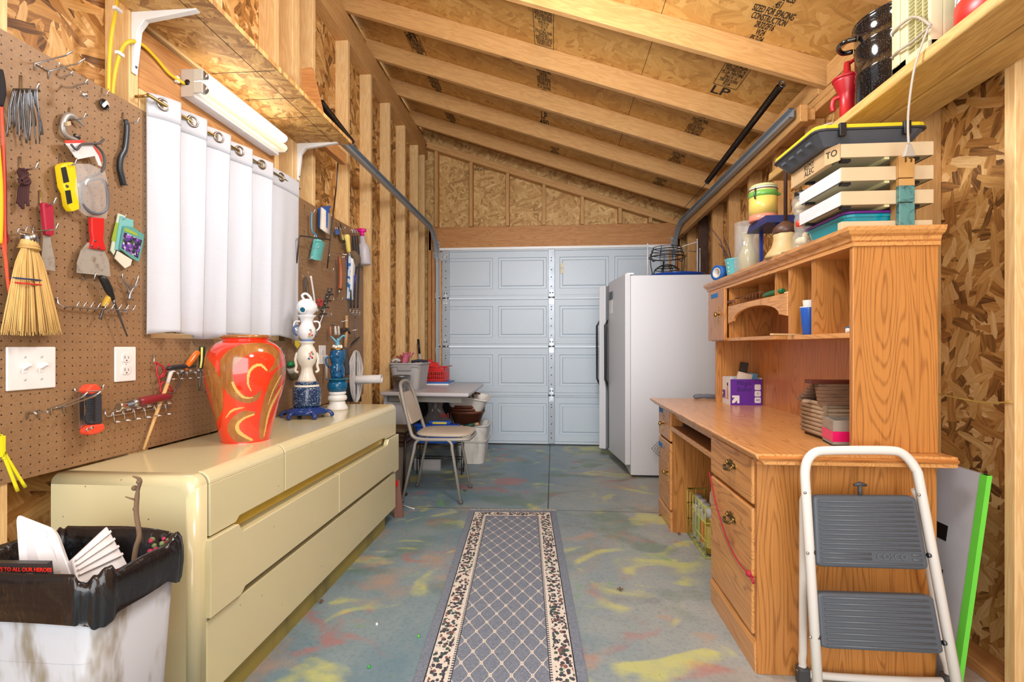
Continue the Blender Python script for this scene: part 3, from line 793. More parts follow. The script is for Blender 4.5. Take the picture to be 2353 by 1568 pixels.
# whisk broom
t = thing('whisk_broom', 'straw whisk broom with blue and red stitching', 'broom', P(Z2, 250, 1470, .0))
b = B()
for k in range(420):
    a = rr.uniform(-1, 1); a2 = a*(.86+.14*rr.random()); d = rr.uniform(-1, 1)*sqrt(max(0, 1-a*a*.8))
    x0, y0 = 232+a*60, 770; x1, y1 = 250+a2*165-10, 1080; x2, y2 = 248+a2*252, 1460+rr.uniform(-26, 16)-abs(a2)*12
    p0, p1, p2 = P(Z2, x0, y0, .030+d*.012), P(Z2, x1, y1, .034+d*.018), P(Z2, x2, y2, .036+d*.030)
    b.tube(smooth([p0, (p0*.6+p1*.4)+V((0, a*.003, .004)), p1, p2], 2), [.0016]*6+[.0008], 4, cap=False)
STRAW = NT('straw', .7); STRAW.col(STRAW.mix(STRAW.noise(STRAW.vmul(STRAW.co(), (120, 120, 4)), 1, 2), (238, 204, 132), (182, 140, 72)))
build('bristles', b, STRAW.m, t)
b = B(); c = P(Z2, 232, 700, .030)
b.tube([P(Z2, 238, 655, .03), P(Z2, 236, 700, .03), P(Z2, 232, 780, .03)], [.0155, .017, .022], 16); build('core', b, STRAW.m, t)
build('cap', B().tube([P(Z2, 238, 650, .03), P(Z2, 238, 658, .03), P(Z2, 236, 735, .03)], [.012, .0165, .0185], 18), pl((150, 150, 152), .3, 1), t)
for y in (752, 772): build('binding_wire', B().torus(P(Z2, 233, y, .03), .0195+(y-752)*.0001, .0025, (0, 0, 1)), pl((196, 160, 96), .4), t)
for y, x0, x1, c in ((1015, 88, 368, (44, 52, 96)), (1052, 82, 376, (204, 44, 32))):
    bb = B()
    for o in (.060, .010): wtube(bb, Z2, ((x0, y-12, .036), ((x0+x1)/2, y+2, o), (x1, y+16, .036)), .0022, 6, 6)
    build('stitching', bb, pl(c, .8), t)
build('hanging_ring', B().torus(P(Z2, 236, 632, .03), .012, .0016, (1, .3, 0)).tube(smooth([P(Z2, 190, 625, .02), P(Z2, 150, 610, .03), P(Z2, 150, 650, .03), P(Z2, 200, 660, .034)], 4), .0022, 6), CHROME, t)
hook(Z2, 268, 580, 'steel peg hook holding the whisk broom', .07, .012)
# seed packets
FL = NT('purple_flowers', .5); d_, c_ = FL.voro(FL.co(), 120); g_ = FL.sep(c_); FL.col(FL.ramp(g_[0], [(0, (40, 30, 60)), (.3, (92, 50, 150)), (.55, (140, 90, 190)), (.75, (50, 90, 44)), (.9, (200, 180, 220))], 'CONSTANT'))
def packet(out, o, c, label, pic=None, band=None):
    t = thing('seed_packet', label, 'seed packet', P(Z2, *out[-2], .0)); build('sleeve', wpoly(B(), Z2, out, o, .003), pl(c, .5), t)
    if pic: build('picture', wpoly(B(), Z2, pic, o+.003, .0006), FL.m, t)
    if band: build('band', wpoly(B(), Z2, band, o+.003, .0006), pl((150, 178, 60), .5), t)
packet(((940, 488), (1000, 512), (985, 570), (958, 700), (905, 822), (878, 788)), .006, (204, 218, 196), 'pale seed packet at the back of the seed packet cluster', None, ((925, 560), (960, 575), (925, 720), (890, 705)))
packet(((960, 510), (1062, 545), (1060, 600), (1010, 640), (960, 790), (918, 780), (935, 660)), .010, (122, 190, 190), 'turquoise seed packet in the middle of the cluster')
packet(((985, 588), (1060, 600), (1146, 662), (1138, 740), (1106, 878), (1050, 850), (952, 772)), .016, (92, 158, 150), 'front seed packet with purple flower picture', ((992, 640), (1136, 706), (1104, 850), (972, 768)), ((1000, 605), (1100, 650), (1098, 672), (994, 628)))
packet(((935, 790), (1052, 862), (1040, 905), (996, 930), (914, 850)), .013, (222, 218, 200), 'white plant tag below the front seed packet')
# screwdrivers and nippers
def driver(z, hp, hr, sp, sr, label, hc, o=.03, name='screwdriver', sc=None):
    t = thing(name, label, 'screwdriver', P(z, *sp[-1][:2], .0))
    build('handle', wtube(B(), z, hp, hr, 10, 3, o), hc, t); build('shaft', wtube(B(), z, sp, sr, 8, 2, o), sc or DSTEEL, t); return t
driver(Z2, ((800, 1000), (830, 1020), (870, 1100), (905, 1180)), [.006, .0115, .0115, .006], ((905, 1180), (940, 1270), (1018, 1476)), [.004, .0035, .002], 'awl with black handle hanging point down from the prong rack', BLACK)
driver(Z2, ((872, 1150), (860, 1180), (840, 1222), (832, 1240)), [.007, .0095, .0095, .007], ((830, 1240), (815, 1290), (800, 1335)), [.003, .003, .004], 'stubby screwdriver with amber handle on the prong rack', pl((196, 160, 60), .2), .024)
t = thing('nippers', 'small steel spring nippers hanging left of the curtain', 'pliers', P(Z2, 1045, 1190, .0))
build('handle', wtube(B(), Z2, ((980, 970), (985, 1010), (1010, 1060), (1035, 1120), (1050, 1185)), [.003, .003, .0035, .004, .005], 7, 3, .014), STEEL, t)
build('handle', wtube(B(), Z2, ((1106, 990), (1100, 1020), (1078, 1070), (1045, 1125), (1035, 1180)), [.003, .003, .0035, .004, .005], 7, 3, .018), STEEL, t)
build('spring', wtube(B(), Z2, ((960, 1040), (1010, 1050), (1060, 1075), (1110, 1050), (1060, 1085), (1000, 1045)), .0014, 6, 3, .022), STEEL, t)
# prong rack
t = thing('prong_rack', 'chrome rack with a row of short prongs below the putty knives', 'tool rack', P(Z2, 760, 1265, .0))
build('bar', wtube(B(), Z2, ((455, 1165, .004), (462, 1185, .004), (490, 1232, .012), (700, 1248, .016), (900, 1268, .016), (1010, 1278, .012), (1022, 1215, .004)), .0024, 7, 2), CHROME, t)
for k in range(9):
    x = 520+k*58; p = P(Z2, x, 1245+k*3.5, .014); build('prong', B().tube([p, p+V((.030, .006, .004)), p+V((.036, .008, .018))], .0019, 6), CHROME, t)
# switch plate, outlet
def rectw(z, x0, y0, x1, y1): p = P(z, x0, (y0+y1)/2); q = P(z, x1, (y0+y1)/2); a = P(z, x0, y0); c = P(z, x0, y1); return p.y, q.y, c.z, a.z
t = thing('switch_plate', 'white double light switch plate with two toggles', 'light switch', (XP, 1.25, .96))
y0, y1, z0, z1 = rectw(Z3, 44, 186, 488, 588); build('plate', B().box((XP, y0, z0), (XP+.006, y1, z1)), WHITE, t, bev=.003)
for f in (.34, .68):
    y = y0+(y1-y0)*f; zc = (z0+z1)/2; b = B().box((XP+.004, y-.006, zc-.013), (XP+.0075, y+.006, zc+.013)); b.cbox((XP+.014, y, zc+.006), (.02, .009, .010), M.Rotation(-.5, 3, 'Y').to_3x3())
    build('toggle', b, WHITE, t, bev=.0015)
    for s in (-.030, .030): build('screw', B().lathe([(.0035, 0), (.003, .0012), (0, .0014)], 10, (XP+.006, y, zc+s), ax=(1, 0, 0)), pl((200, 200, 202), .3), t)
def outlet(z, x0, yy0, x1, yy1, label):
    t = thing('outlet', label, 'outlet', P(z, x0, yy1)); y0, y1, z0, z1 = rectw(z, x0, yy0, x1, yy1); yc = (y0+y1)/2; zc = (z0+z1)/2
    build('plate', B().box((XP, y0, z0), (XP+.006, y1, z1)), WHITE, t, bev=.003)
    for s in (-.02, .02):
        build('socket', B().rbox((XP+.005, yc-.016, zc+s-.0135), (XP+.0085, yc+.016, zc+s+.0135), .008, 4, 'x'), pl((232, 232, 232), .4), t)
        b = B()
        for q, h in ((-.0065, .009), (.0065, .007)): b.box((XP+.008, yc+q-.001, zc+s-.002), (XP+.0088, yc+q+.001, zc+s-.002+h))
        b.lathe([(.0024, 0), (.0024, .0006), (0, .0006)], 8, (XP+.0083, yc, zc+s-.008), ax=(1, 0, 0)); build('slot', b, pl((60, 56, 52), .6), t)
    build('screw', B().lathe([(.003, 0), (.0025, .001), (0, .001)], 8, (XP+.006, yc, zc), ax=(1, 0, 0)), pl((190, 190, 192), .3), t)
outlet(Z3, 1022, 186, 1212, 505, 'white double wall outlet below the curtain corner')
outlet(Z7, 450, 656, 524, 872, 'white outlet plate between the two ceramic towers')
# folding saw
t = thing('folding_saw', 'folded hand saw with black grip and orange ends', 'saw', P(Z3, 780, 975, .0))
build('grip', wpoly(B(), Z3, ((765, 600), (835, 575), (852, 640), (858, 860), (850, 885), (755, 885), (748, 820), (768, 760), (752, 700)), .024, .026), pl((52, 56, 66), .6), t, bev=.006)
b = B()
for k in range(14): wtube(b, Z3, ((772, 640+k*16), (812, 636+k*16), (856, 645+k*16)), .002, 5, 2, .051)
build('grip_ribs', b, pl((44, 48, 56), .6), t)
build('end_cap', wpoly(B(), Z3, ((692, 580), (735, 525), (785, 518), (815, 540), (835, 578), (770, 605), (735, 615)), .020, .032), pl((238, 82, 54), .4), t, bev=.005)
build('end_cap', wpoly(B(), Z3, ((705, 935), (735, 890), (852, 875), (862, 925), (800, 968), (730, 980), (705, 965)), .020, .034), pl((238, 82, 54), .4), t, bev=.006)
for x, y in ((786, 932), (826, 916)): build('rivet', B().lathe([(.005, 0), (.0045, .002), (0, .002)], 12, P(Z3, x, y, .054), ax=(1, 0, 0)), CHROME, t)
build('blade', wpoly(B(), Z3, ((708, 610), (752, 605), (750, 890), (712, 925)), .032, .002), STEEL, t)
# ring racks
def ring_rack(bar, rings, low, label, Yo=.028):
    t = thing('ring_rack', label, 'tool rack', P(Z3, *bar[len(bar)//2], .0))
    build('bar', wtube(B(), Z3, [(x, y, .004 if i in (0,) else .012) for i, (x, y) in enumerate(bar)], .0024, 7, 0), CHROME, t)
    for (x, y) in rings:
        c = P(Z3, x, y, Yo); R = .0115
        b = B().tube([c+V((R*cos(a), R*sin(a), .002*sin(a))) for a in [radians(200+i*20) for i in range(17)]], .0018, 6)
        c2 = P(Z3, x, y+low, Yo); b.tube([c2+V((R*cos(a), R*sin(a), 0)) for a in [radians(180+i*20) for i in range(18)]], .0018, 6)
        b.tube([c+V((-.010, -.006, 0)), c2+V((-.011, 0, 0)), ], .0018, 6); b.tube([c+V((-.012, -.004, 0)), c+V((-Yo+.012, -.006, -.018))], .0018, 6)
        build('ring', b, CHROME, t)
ring_rack([(945, 748), (950, 790), (965, 812), (1200, 775), (1540, 725)], [(1060+k*93, 760-k*14) for k in range(6)], 100, 'chrome ring rack holding the red-handled driver')
ring_rack([(1385, 255), (1388, 330), (1500, 420), (1700, 420), (1860, 405)], [(1560+k*78, 405-k*4) for k in range(4)], 70, 'chrome ring rack holding screwdrivers left of the vase')
t = thing('spinner_handle', 'chrome driver with a dark red handle lying across a ring rack', 'driver', P(Z3, 1300, 720, .03))
build('shank', wtube(B(), Z3, ((1065, 725, .034), (1090, 722, .034), (1190, 697, .034)), [.0115, .0115, .0095], 12, 0), CHROME, t)
build('ferrule', wtube(B(), Z3, ((1190, 697), (1250, 684)), [.0125, .0115], 12, 0, .034), STEEL, t)
build('handle', wtube(B(), Z3, ((1245, 686), (1270, 680), (1350, 662), (1430, 645), (1525, 632)), [.010, .0145, .0150, .0135, .0115], 12, 3, .034), pl((134, 40, 48), .3), t)
b = wtube(B(), Z3, ((1385, 340), (1410, 330), (1470, 370), (1480, 440), (1425, 460), (1410, 380), (1430, 345)), .003, 6, 4, .02); wtube(b, Z3, ((1445, 600), (1450, 520), (1500, 510), (1560, 590), (1500, 565)), .003, 6, 4, .022); wtube(b, Z3, ((1420, 440), (1440, 520), (1450, 640)), .0028, 6, 3, .022); wtube(b, Z3, ((1440, 460), (1500, 390), (1525, 345)), .0035, 6, 3, .02)
single('wire_snips', b, pl((182, 40, 54), .4), 'small red wire loops hanging left of the screwdriver rack', 'wire')
t = thing('paint_stick', 'long thin wooden brush stick leaning from rack to dresser', 'brush', P(Z3, 1295, 1110, .06))
build('handle', B().tube([Q(Z3, 1295, 1110, 1.575), Q(Z3, 1400, 810, 1.625), Q(Z3, 1510, 515, 1.665)], [.004, .0062, .0066], 8), pl((214, 172, 112), .5), t)
build('bristles', B().tube([Q(Z3, 1510, 515, 1.665), Q(Z3, 1535, 430, 1.68), Q(Z3, 1555, 375, 1.69)], [.0062, .007, .009], 8), pl((212, 204, 196), .5), t)
driver(Z3, ((1782, 235), (1755, 265), (1700, 340), (1668, 395)), [.010, .0125, .0115, .007], ((1665, 395), (1620, 500), (1560, 605)), [.003, .003, .002], 'screwdriver with a transparent orange handle leaning in the ring rack', pl((212, 104, 22), .2), .03)
t = driver(Z3, ((1822, 180), (1822, 200), (1820, 300), (1808, 385)), [.009, .0115, .0115, .006], ((1806, 385), (1802, 480), (1798, 580)), [.0035, .003, .0025], 'screwdriver with black and yellow ribbed handle beside the vase', pl((40, 44, 30), .3), .03)
b = B(); wtube(b, Z3, ((1818, 190), (1816, 300), (1806, 378)), .004, 6, 2, .041); build('yellow_inlay', b, pl((226, 220, 120), .3), t)
driver(Z3, ((1510, 388), (1530, 378), (1660, 362), (1680, 372)), [.004, .009, .009, .004], ((1680, 372), (1720, 365), (1755, 360)), [.006, .006, .005], 'black and white plug-like tool lying on the ring rack', pl((38, 40, 46), .4), .034, 'marker', pl((40, 40, 44), .4))
t = driver(Z3, ((1862, 380), (1868, 400), (1880, 500), (1895, 640)), [.006, .009, .008, .004], ((1855, 470), (1852, 540), (1850, 600)), .0022, 'tool with a red handle partly behind the vase', RED, .03)
# cable ties
t = thing('cable_ties', 'bunch of yellow cable ties hanging at the lower left', 'cable ties', P(Z3, 100, 1480, .0))
build('head', wpoly(B(), Z3, ((-20, 1000), (12, 985), (10, 1120), (-20, 1180)), .05, .012), pl((232, 226, 34), .35), t)
for pts in (((-10, 980), (15, 1110), (60, 1230), (160, 1486)), ((-20, 960), (20, 1100), (90, 1230), (228, 1450)), ((0, 975), (20, 1060), (40, 1170), (30, 1200))): build('tie', wtube(B(), Z3, pts, .0042, 6, 4, .05), pl((238, 232, 40), .35), t)
# ================= right half of the pegboard =================
# scrub brushes
t = thing('scrub_brush', 'blue scrub brush with white bristles near the top of the right pegboard', 'brush', P(Z6, 470, 510))
build('back', wpoly(B(), Z6, ((402, 215), (450, 188), (470, 190), (440, 230), (430, 480), (480, 505), (415, 488), (400, 460)), .012, .05), pl((38, 92, 176), .35), t)
b = B()
for k in range(16):
    for j in range(3):
        p = P(Z6, 440-k*.6, 215+k*17, .02+j*.014); b.tube([p, p+V((.012, .085, -.02))], [.006, .0075], 5)
build('bristles', b, pl((214, 208, 196), .9), t)
t = thing('dish_brush', 'turquoise brush with long bent blue handle on the right pegboard', 'brush', P(Z6, 360, 920))
build('handle', wtube(B(), Z6, ((318, 275), (314, 330), (315, 470), (330, 530), (372, 560), (368, 610)), .0058, 8, 4, .03, flat=.8), pl((88, 150, 186), .35), t)
build('head', wpoly(B(), Z6, ((335, 615), (372, 612), (330, 860), (285, 875)), .016, .02), pl((112, 200, 208), .35), t, bev=.003)
b = B()
for k in range(13):
    for j in range(5):
        p = P(Z6, 352-k*4+j*16, 625+k*19, .036); b.tube([p, p+V((.022, .012+j*.006, -.012))], [.0032, .0016], 5)
build('bristles', b, pl((122, 214, 212), .4), t)
# bent iron rod
b = B(); b.tube([P(Z6, 628, -20, .06), P(Z6, 590, 300, .07), P(Z6, 545, 700, .07), P(Z6, 515, 990, .05)], .0042, 8)
b.tube([P(Z6, 558, 625, .07), P(Z6, 165, 572, .075), P(Z6, 150, 600, .075), P(Z6, 122, 925, .05)], .0038, 8)
b.tube([P(Z6, 628, -20, .06), onx(779, 342, -1.345)], .0042, 8)
single('plant_hanger_rod', b, pl((82, 76, 72), .5, .8), 'dark bent iron rod reaching from the shelf bracket down the right pegboard', 'rod')
for x, y, w in ((222, 175, 'steel hook above the turquoise brush handle'), (218, 505, 'steel hook left of the turquoise brush'), (276, 640, 'steel hook just left of the turquoise bristles'), (190, 768, 'steel hook at the lower left of the turquoise brush'), (475, 930, 'steel hook at the bottom of the bent rod'), (596, 1310, 'steel hook right of the spiral auger'), (630, 400, 'steel hook holding the small padlock-like tools')): hook(Z6, x, y, w, .06, .04, .002)
b = wtube(B(), Z6, ((188, 990, .01), (190, 1070, .02), (215, 1105, .03), (255, 1090, .03), (275, 1020, .03)), .0022, 6, 4); single('curved_hook', b, CHROME, 'curved two-horn steel hook with a white-handled spoon on it', 'hook')
single('file', wtube(B(), Z6, ((238, 1100, .02), (240, 1200, .02), (245, 1420, .02)), [.009, .009, .005], 8, 0, flat=.5), pl((74, 80, 86), .5), 'dark file with grey handle hanging left of the white spoon', 'file')
single('white_spoon', wtube(B(), Z6, ((303, 1090, .03), (315, 1160, .03), (340, 1320, .03), (365, 1500, .03), (390, 1530, .03)), [.0095, .0075, .007, .006, .012], 8, 2, flat=.6), pl((226, 226, 230), .35), 'white plastic long-handled spoon on the curved hook', 'spoon')
# auger
t = thing('soil_auger', 'steel spiral auger bit standing diagonally behind the white ceramic tower', 'auger', P(Z7, 425, 560))
p0, p1 = P(Z7, 600, 15, .04), P(Z7, 418, 555, .03); build('shaft', B().tube([p0, p1], .0052, 8), STEEL, t)
ax = (p1-p0).normalized(); e1 = ax.orthogonal().normalized(); e2 = ax.cross(e1); L = (p1-p0).length*.62; vs = []; N = 72
for i in range(N+1):
    a = i/N*2*pi*4.2; c = p0+ax*(L*.06+L*.94*i/N); d = e1*cos(a)+e2*sin(a); vs += [c+d*.004, c+d*.024, c+d*.024+ax*.002, c+d*.004+ax*.002]
build('spiral', B().add(vs, [(i*4+k, i*4+(k+1) % 4, i*4+4+(k+1) % 4, i*4+4+k) for i in range(N) for k in range(4)]), pl((120, 116, 112), .4, .8), t)
b = wtube(B(), Z7, ((440, 160), (470, 145), (490, 180), (465, 210), (440, 185)), .006, 6, 4, .02); single('red_cap_tool', b, pl((206, 60, 70), .4), 'small pink and red tool beside the auger', 'tool')
b = wtube(B(), Z7, ((455, 310, .01), (520, 318, .04), (575, 320, .04), (615, 315, .05)), .0022, 6, 3); wtube(b, Z7, ((500, 300, .03), (530, 300, .04), (580, 285, .04), (600, 320, .05)), .0022, 6, 3); single('wire_hanger_hook', b, CHROME, 'tangle of steel hooks right of the auger', 'hook')
# keys / padlocks
t = thing('padlock', 'small blue and steel padlock on the right pegboard', 'padlock', P(Z6, 630, 555)); build('body', wpoly(B(), Z6, ((612, 495), (645, 490), (648, 555), (615, 558)), .02, .014), pl((60, 100, 170), .4), t, bev=.002); build('shackle', wtube(B(), Z6, ((618, 495), (618, 455), (632, 440), (642, 455), (642, 492)), .002, 6, 3, .027), CHROME, t)
t = thing('can_opener', 'chrome clippers with looped handles beside the small padlock', 'clippers', P(Z6, 690, 625)); build('blade', wpoly(B(), Z6, ((640, 450), (665, 460), (735, 615), (690, 628)), .02, .012), CHROME, t); build('handle', wtube(B(), Z6, ((680, 400), (700, 480), (740, 640), (770, 690), (720, 700), (735, 660)), .0035, 6, 4, .03), DSTEEL, t)
t = thing('yellow_handled_tool', 'tool with pale yellow handle on the right pegboard', 'tool', P(Z6, 790, 780)); build('handle', wtube(B(), Z6, ((768, 555), (770, 580), (780, 680), (795, 785)), [.014, .019, .017, .013], 12, 3, .04), pl((228, 206, 112), .4), t); build('shaft', wtube(B(), Z6, ((795, 785), (800, 830)), .004, 8, 0, .04), STEEL, t)
prong(Z6, ((540, 795), (545, 862)), (((690, 800), (770, 820)), ((690, 850), (745, 842))), 2.9, 'double-prong steel hook in the middle of the right pegboard')
t = thing('brown_handled_tool', 'tool with long reddish wooden handle on the right pegboard', 'tool', P(Z6, 670, 1310)); build('handle', wtube(B(), Z6, ((672, 830), (680, 900), (690, 1000), (690, 1160), (682, 1262)), [.009, .015, .016, .0165, .0155], 12, 3, .04), pl((150, 84, 46), .4), t); build('tip', wtube(B(), Z6, ((672, 1265), (668, 1310)), .007, 8, 0, .04), STEEL, t)
# sponge mop heads
t = thing('squeegee_brush', 'blue and white two-sided brush head standing upright on the right pegboard', 'brush', P(Z6, 800, 1400))
build('plate', B().prism([Q(Z6, x, y, 3.27) for x, y in ((790, 795), (815, 790), (800, 1395), (765, 1390))], (0, .02, 0)), pl((226, 230, 236), .4), t)
build('block', B().prism([Q(Z6, x, y, 3.28) for x, y in ((815, 790), (852, 815), (832, 1395), (800, 1395))], (0, .05, 0)), NT('bluewhite', .4).m, t)
_m = bpy.data.materials['bluewhite']; _t = NT('blue_white_pattern', .4); _q = _t.sep(_t.co()); _t.col(_t.mix(_t.noise(_t.co(), 26, 1).gt(.52), (46, 116, 190), (206, 220, 236)))
t.children[-1].data.materials[0] = _t.m
b = B()
for k in range(22): p = Q(Z6, 778-k*1.6, 850+k*22, 3.27); b.tube([p, p+V((-.03, 0, -.03))], .0028, 4)
for k in range(14): p = Q(Z6, 850-k*1.2, 1090+k*20, 3.30); b.tube([p, p+V((.024, 0, .006))], .004, 4)
build('bristles', b, pl((84, 96, 176), .6), t)
single('round_bristle_brush', wtube(B(), Z6, ((850, 790), (880, 860), (905, 980)), [.02, .034, .02], 10, 4, .05), pl((112, 96, 76), .95), 'round brown bristle brush right of the blue and white brush', 'brush')
# spray bottle
t = thing('spray_bottle', 'translucent spray bottle with magenta trigger hanging at the pegboard end', 'spray bottle', (-1.345, 3.52, 1.62))
c0 = Q(Z6, 1000, 950, 3.52); c1 = Q(Z6, 965, 575, 3.52); hh = (c1.z-c0.z); ax = c1-c0
build('bottle', B().lathe([(.04, 0), (.045, .012), (.045, hh*.55), (.040, hh*.66), (.022, hh*.75), (.020, hh*.98), (.013, hh)], 24, c0, ax=ax), NT('frosted_plastic', .35, Alpha=.82).col((206, 206, 216)).m, t)
b = B().tube([c1, c1+V((0, 0, .035))], [.015, .011], 12); b.tube([Q(Z6, 870, 500, 3.52), Q(Z6, 950, 505, 3.52), Q(Z6, 1012, 502, 3.52)], [.010, .017, .012], 10); b.tube([Q(Z6, 900, 510, 3.52), Q(Z6, 920, 580, 3.52)], [.006, .004], 8)
build('trigger', b, pl((222, 26, 140), .35), t)
# black hooks with bungee cords
for k, (x0, x1) in enumerate(((826, 818), (858, 862), (890, 905))):
    b = wtube(B(), Z6, ((x0-20, 560, .02), (x0-6, 500, .035), (x0+10, 480+k*10, .04), (x0+14, 540, .04)), .0024, 6, 4)
    t = thing('bungee_cord', 'black bungee cord with wire hooks, ' + ('leftmost', 'middle', 'rightmost')[k] + ' of three beside the spray bottle', 'bungee cord', P(Z6, x1, 1540))
    build('hook', b, CHROME, t); build('cord', wtube(B(), Z6, ((x0+14, 570), (x0+18, 640), (x0+34, 860), (x1+10, 1200), (x1, 1500)), .0065, 8, 4, .030+.02*k), pl((42, 44, 48), .8), t)
    build('hook', wtube(B(), Z6, ((x1, 1500), (x1-10, 1550), (x1+22, 1580+k*8), (x1+30, 1540)), .0024, 6, 4, .04), CHROME, t)
# hammer, knife, clip
t = thing('hammer', 'hammer with grey rubber grip hanging behind the blue ceramic tower', 'hammer', P(Z7, 765, 1000)); build('handle', wtube(B(), Z7, ((765, 320), (765, 460), (752, 690)), [.010, .011, .012], 10, 2, .03), pl((186, 150, 104), .5), t); build('grip', wtube(B(), Z7, ((752, 690), (752, 720), (765, 900), (770, 985)), [.015, .018, .020, .017], 10, 3, .03), pl((70, 74, 82), .7), t)
build('head', B().tube([P(Z7, 715, 485, .03), P(Z7, 770, 478, .03), P(Z7, 805, 520, .03)], [.014, .015, .006], 10), pl((86, 76, 70), .5, .7), t)
prong(Z7, ((590, 408), (715, 492)), (((680, 395), (780, 375)), ((800, 493), (888, 480))), 3.1, 'double-prong steel hook above the hammer head')
single('dark_pliers', wtube(B(), Z7, ((912, 565), (870, 600), (825, 640), (812, 668)), [.006, .010, .007, .003], 8, 3, .03, flat=.6), pl((40, 38, 36), .5), 'black pliers hanging at the end of the pegboard above the white cord', 'pliers')
single('cable_hanger', wtube(B(), Z7, ((868, 330), (866, 480), (862, 575)), .003, 6, 3, .03), DSTEEL, 'thin dark wire from which the black pliers hang', 'wire')
for k, (x, l) in enumerate(((582, 560), (640, 540), (675, 540))):
    single('paint_brush', wtube(B(), Z7, ((x, 440), (x, 470), (x+4, l)), [.006, .008, .009], 8, 2, .03), pl(((168, 116, 92), (220, 220, 214), (214, 206, 196))[k], .5), ('brown brush handle behind the blue ceramic tower', 'white brush handle behind the light blue figurine', 'pale looped handle right of the white brush handle')[k], 'brush')
# white cord coil
b = B()
for k in range(13):
    w = 10; pts = []
    for i in range(21):
        a = i/20*2*pi; yy = 1010-290*cos(a); ww = (84 if yy < 1000 else 70)*(.12+.073*k); pts.append(P(Z7, 872+ww*sin(a)+rr.uniform(-3, 3), yy+rr.uniform(-8, 8), .012+.003*(k*5 % 13)))
    b.tube(smooth(pts, 2), .0032, 6)
single('coiled_cable', b, pl((226, 226, 228), .45), 'coiled white electric cord hanging at the far end of the pegboard', 'cord')
# paper tube
t = thing('paper_towel_roll', 'white paper towel roll sticking out behind the blue ceramic tower', 'paper towel', (-1.25, 3.35, .915))
a = ony(790, 874, 3.36); c = ony(877, 871, 3.36); ax = (c-a)
build('roll', B().lathe([(.016, 0), (.029, 0), (.029, ax.length), (.020, ax.length), (.020, ax.length*.9)], 24, a, ax=ax, cap=False), pl((232, 232, 234), .85), t)
build('holder', B().tube([P(Z7, 700, 1045, .0), a+V((.0, 0, 0)), a+ax*.9], .006, 8), STEEL, t)
# green capped bottle, yellow tag, oval hang
t = thing('glitter_bottle', 'small bottle with green cap hanging right of the red vase', 'bottle', P(Z7, 180, 1030))
build('bottle', B().tube([P(Z7, 140, 890, .025), P(Z7, 180, 1030, .025)], .0225, 14), pl((110, 104, 84), .3), t); build('label', B().tube([P(Z7, 142, 898, .025), P(Z7, 158, 955, .025)], .0232, 14), pl((208, 206, 198), .5), t); build('cap', B().tube([P(Z7, 138, 838, .025), P(Z7, 140, 886, .025)], [.013, .0205], 12), pl((40, 156, 96), .4), t)
build('hanger', wtube(B(), Z7, ((118, 775), (120, 810), (130, 840)), .0014, 5, 2, .02), STEEL, t)
single('yellow_tag', wpoly(B(), Z7, ((185, 600), (215, 578), (242, 612), (240, 650), (208, 692), (180, 655)), .02, .003), pl((234, 214, 40), .4), 'yellow tag hanging left of the white ceramic tower', 'tag')
single('small_pliers', wtube(B(), Z7, ((25, 680), (40, 720), (70, 760), (60, 800)), .003, 6, 3, .02), STEEL, 'steel wire tool hanging at the right edge of the red vase', 'tool')
single('pry_bar', B().tube([P(Z7, 540, 765, .03), P(Z7, 538, 1040, .03)], .008, 8), pl((206, 200, 196), .5), 'pale handle behind the blue ceramic tower below the outlet', 'handle')
single('black_apron', wpoly(B(), Z7, ((725, 1080), (920, 1085), (925, 1290), (730, 1290)), .003, .006), pl((44, 46, 52), .9), 'dark cloth hanging low behind the white cord', 'cloth')

# ================= dresser =================
t = thing('dresser', 'long cream laminate dresser under the pegboard', 'dresser', (-1.18, 2.14, 0))
xf, y0, y1, zt = -.965, 1.305, 3.0, .715
# carcass: quarter-round top edge swept along, near end rounded
b = B(); R = .032; sec = [(-1.388, .075), (-.992, .075)] + [(-.992, .6)] + [(-.997, zt-.0003), (-1.388, zt-.0003)]
b.prism([(x, y0+.02, z) for x, z in sec], (0, y1-y0-.02, 0)); build('carcass', b, CREAM, t)
b = B(); E = [(-1.388, .075), (xf, .075), (xf, zt-R)] + [(xf-R+R*cos(radians(a)), zt-R+R*sin(radians(a))) for a in range(0, 91, 10)] + [(-1.388, zt)]
r_ = .026; L = [[(x, y0+.018, z) for x, z in E]]
for a in range(0, 91, 15):
    i_ = r_*(1-cos(radians(a))); L.append([(x-(i_ if x > -1.38 else 0), y0-.030+r_*(1-sin(radians(a))), z-(i_ if z > .1 else 0)) for x, z in E])
n_ = len(E); b.add([p for l in L for p in l], [(k*n_+i, k*n_+(i+1) % n_, (k+1)*n_+(i+1) % n_, (k+1)*n_+i) for k in range(len(L)-1) for i in range(n_)]+[tuple(range((len(L)-1)*n_, len(L)*n_))], True); b.sm[-1] = False
build('end_panel', b, CREAM, t)
GOLD = pl((190, 160, 40), .3)
def notch(name, ya, yb, za, zt_, x0, x1, top=None, bot=None):
    """drawer front in (y,z): top / bot = (from, to, depth) finger notch along the edge"""
    def edge(n, z, sg):
        if not n: return [(ya, z), (yb, z)]
        q = z+sg*n[2]; out = []
        out += [(ya, q)] if n[0] <= ya else [(ya, z), (n[0], z), (n[0]+.02, q)]
        out += [(yb, q)] if n[1] >= yb else [(n[1]-.02, q), (n[1], z), (yb, z)]
        return out
    pts = edge(bot, za, 1)+edge(top, zt_, -1)[::-1]
    o = build(name, B().prism([(x0, y, z) for y, z in pts], (x1-x0, 0, 0)), CREAM, t, bev=.003); return o
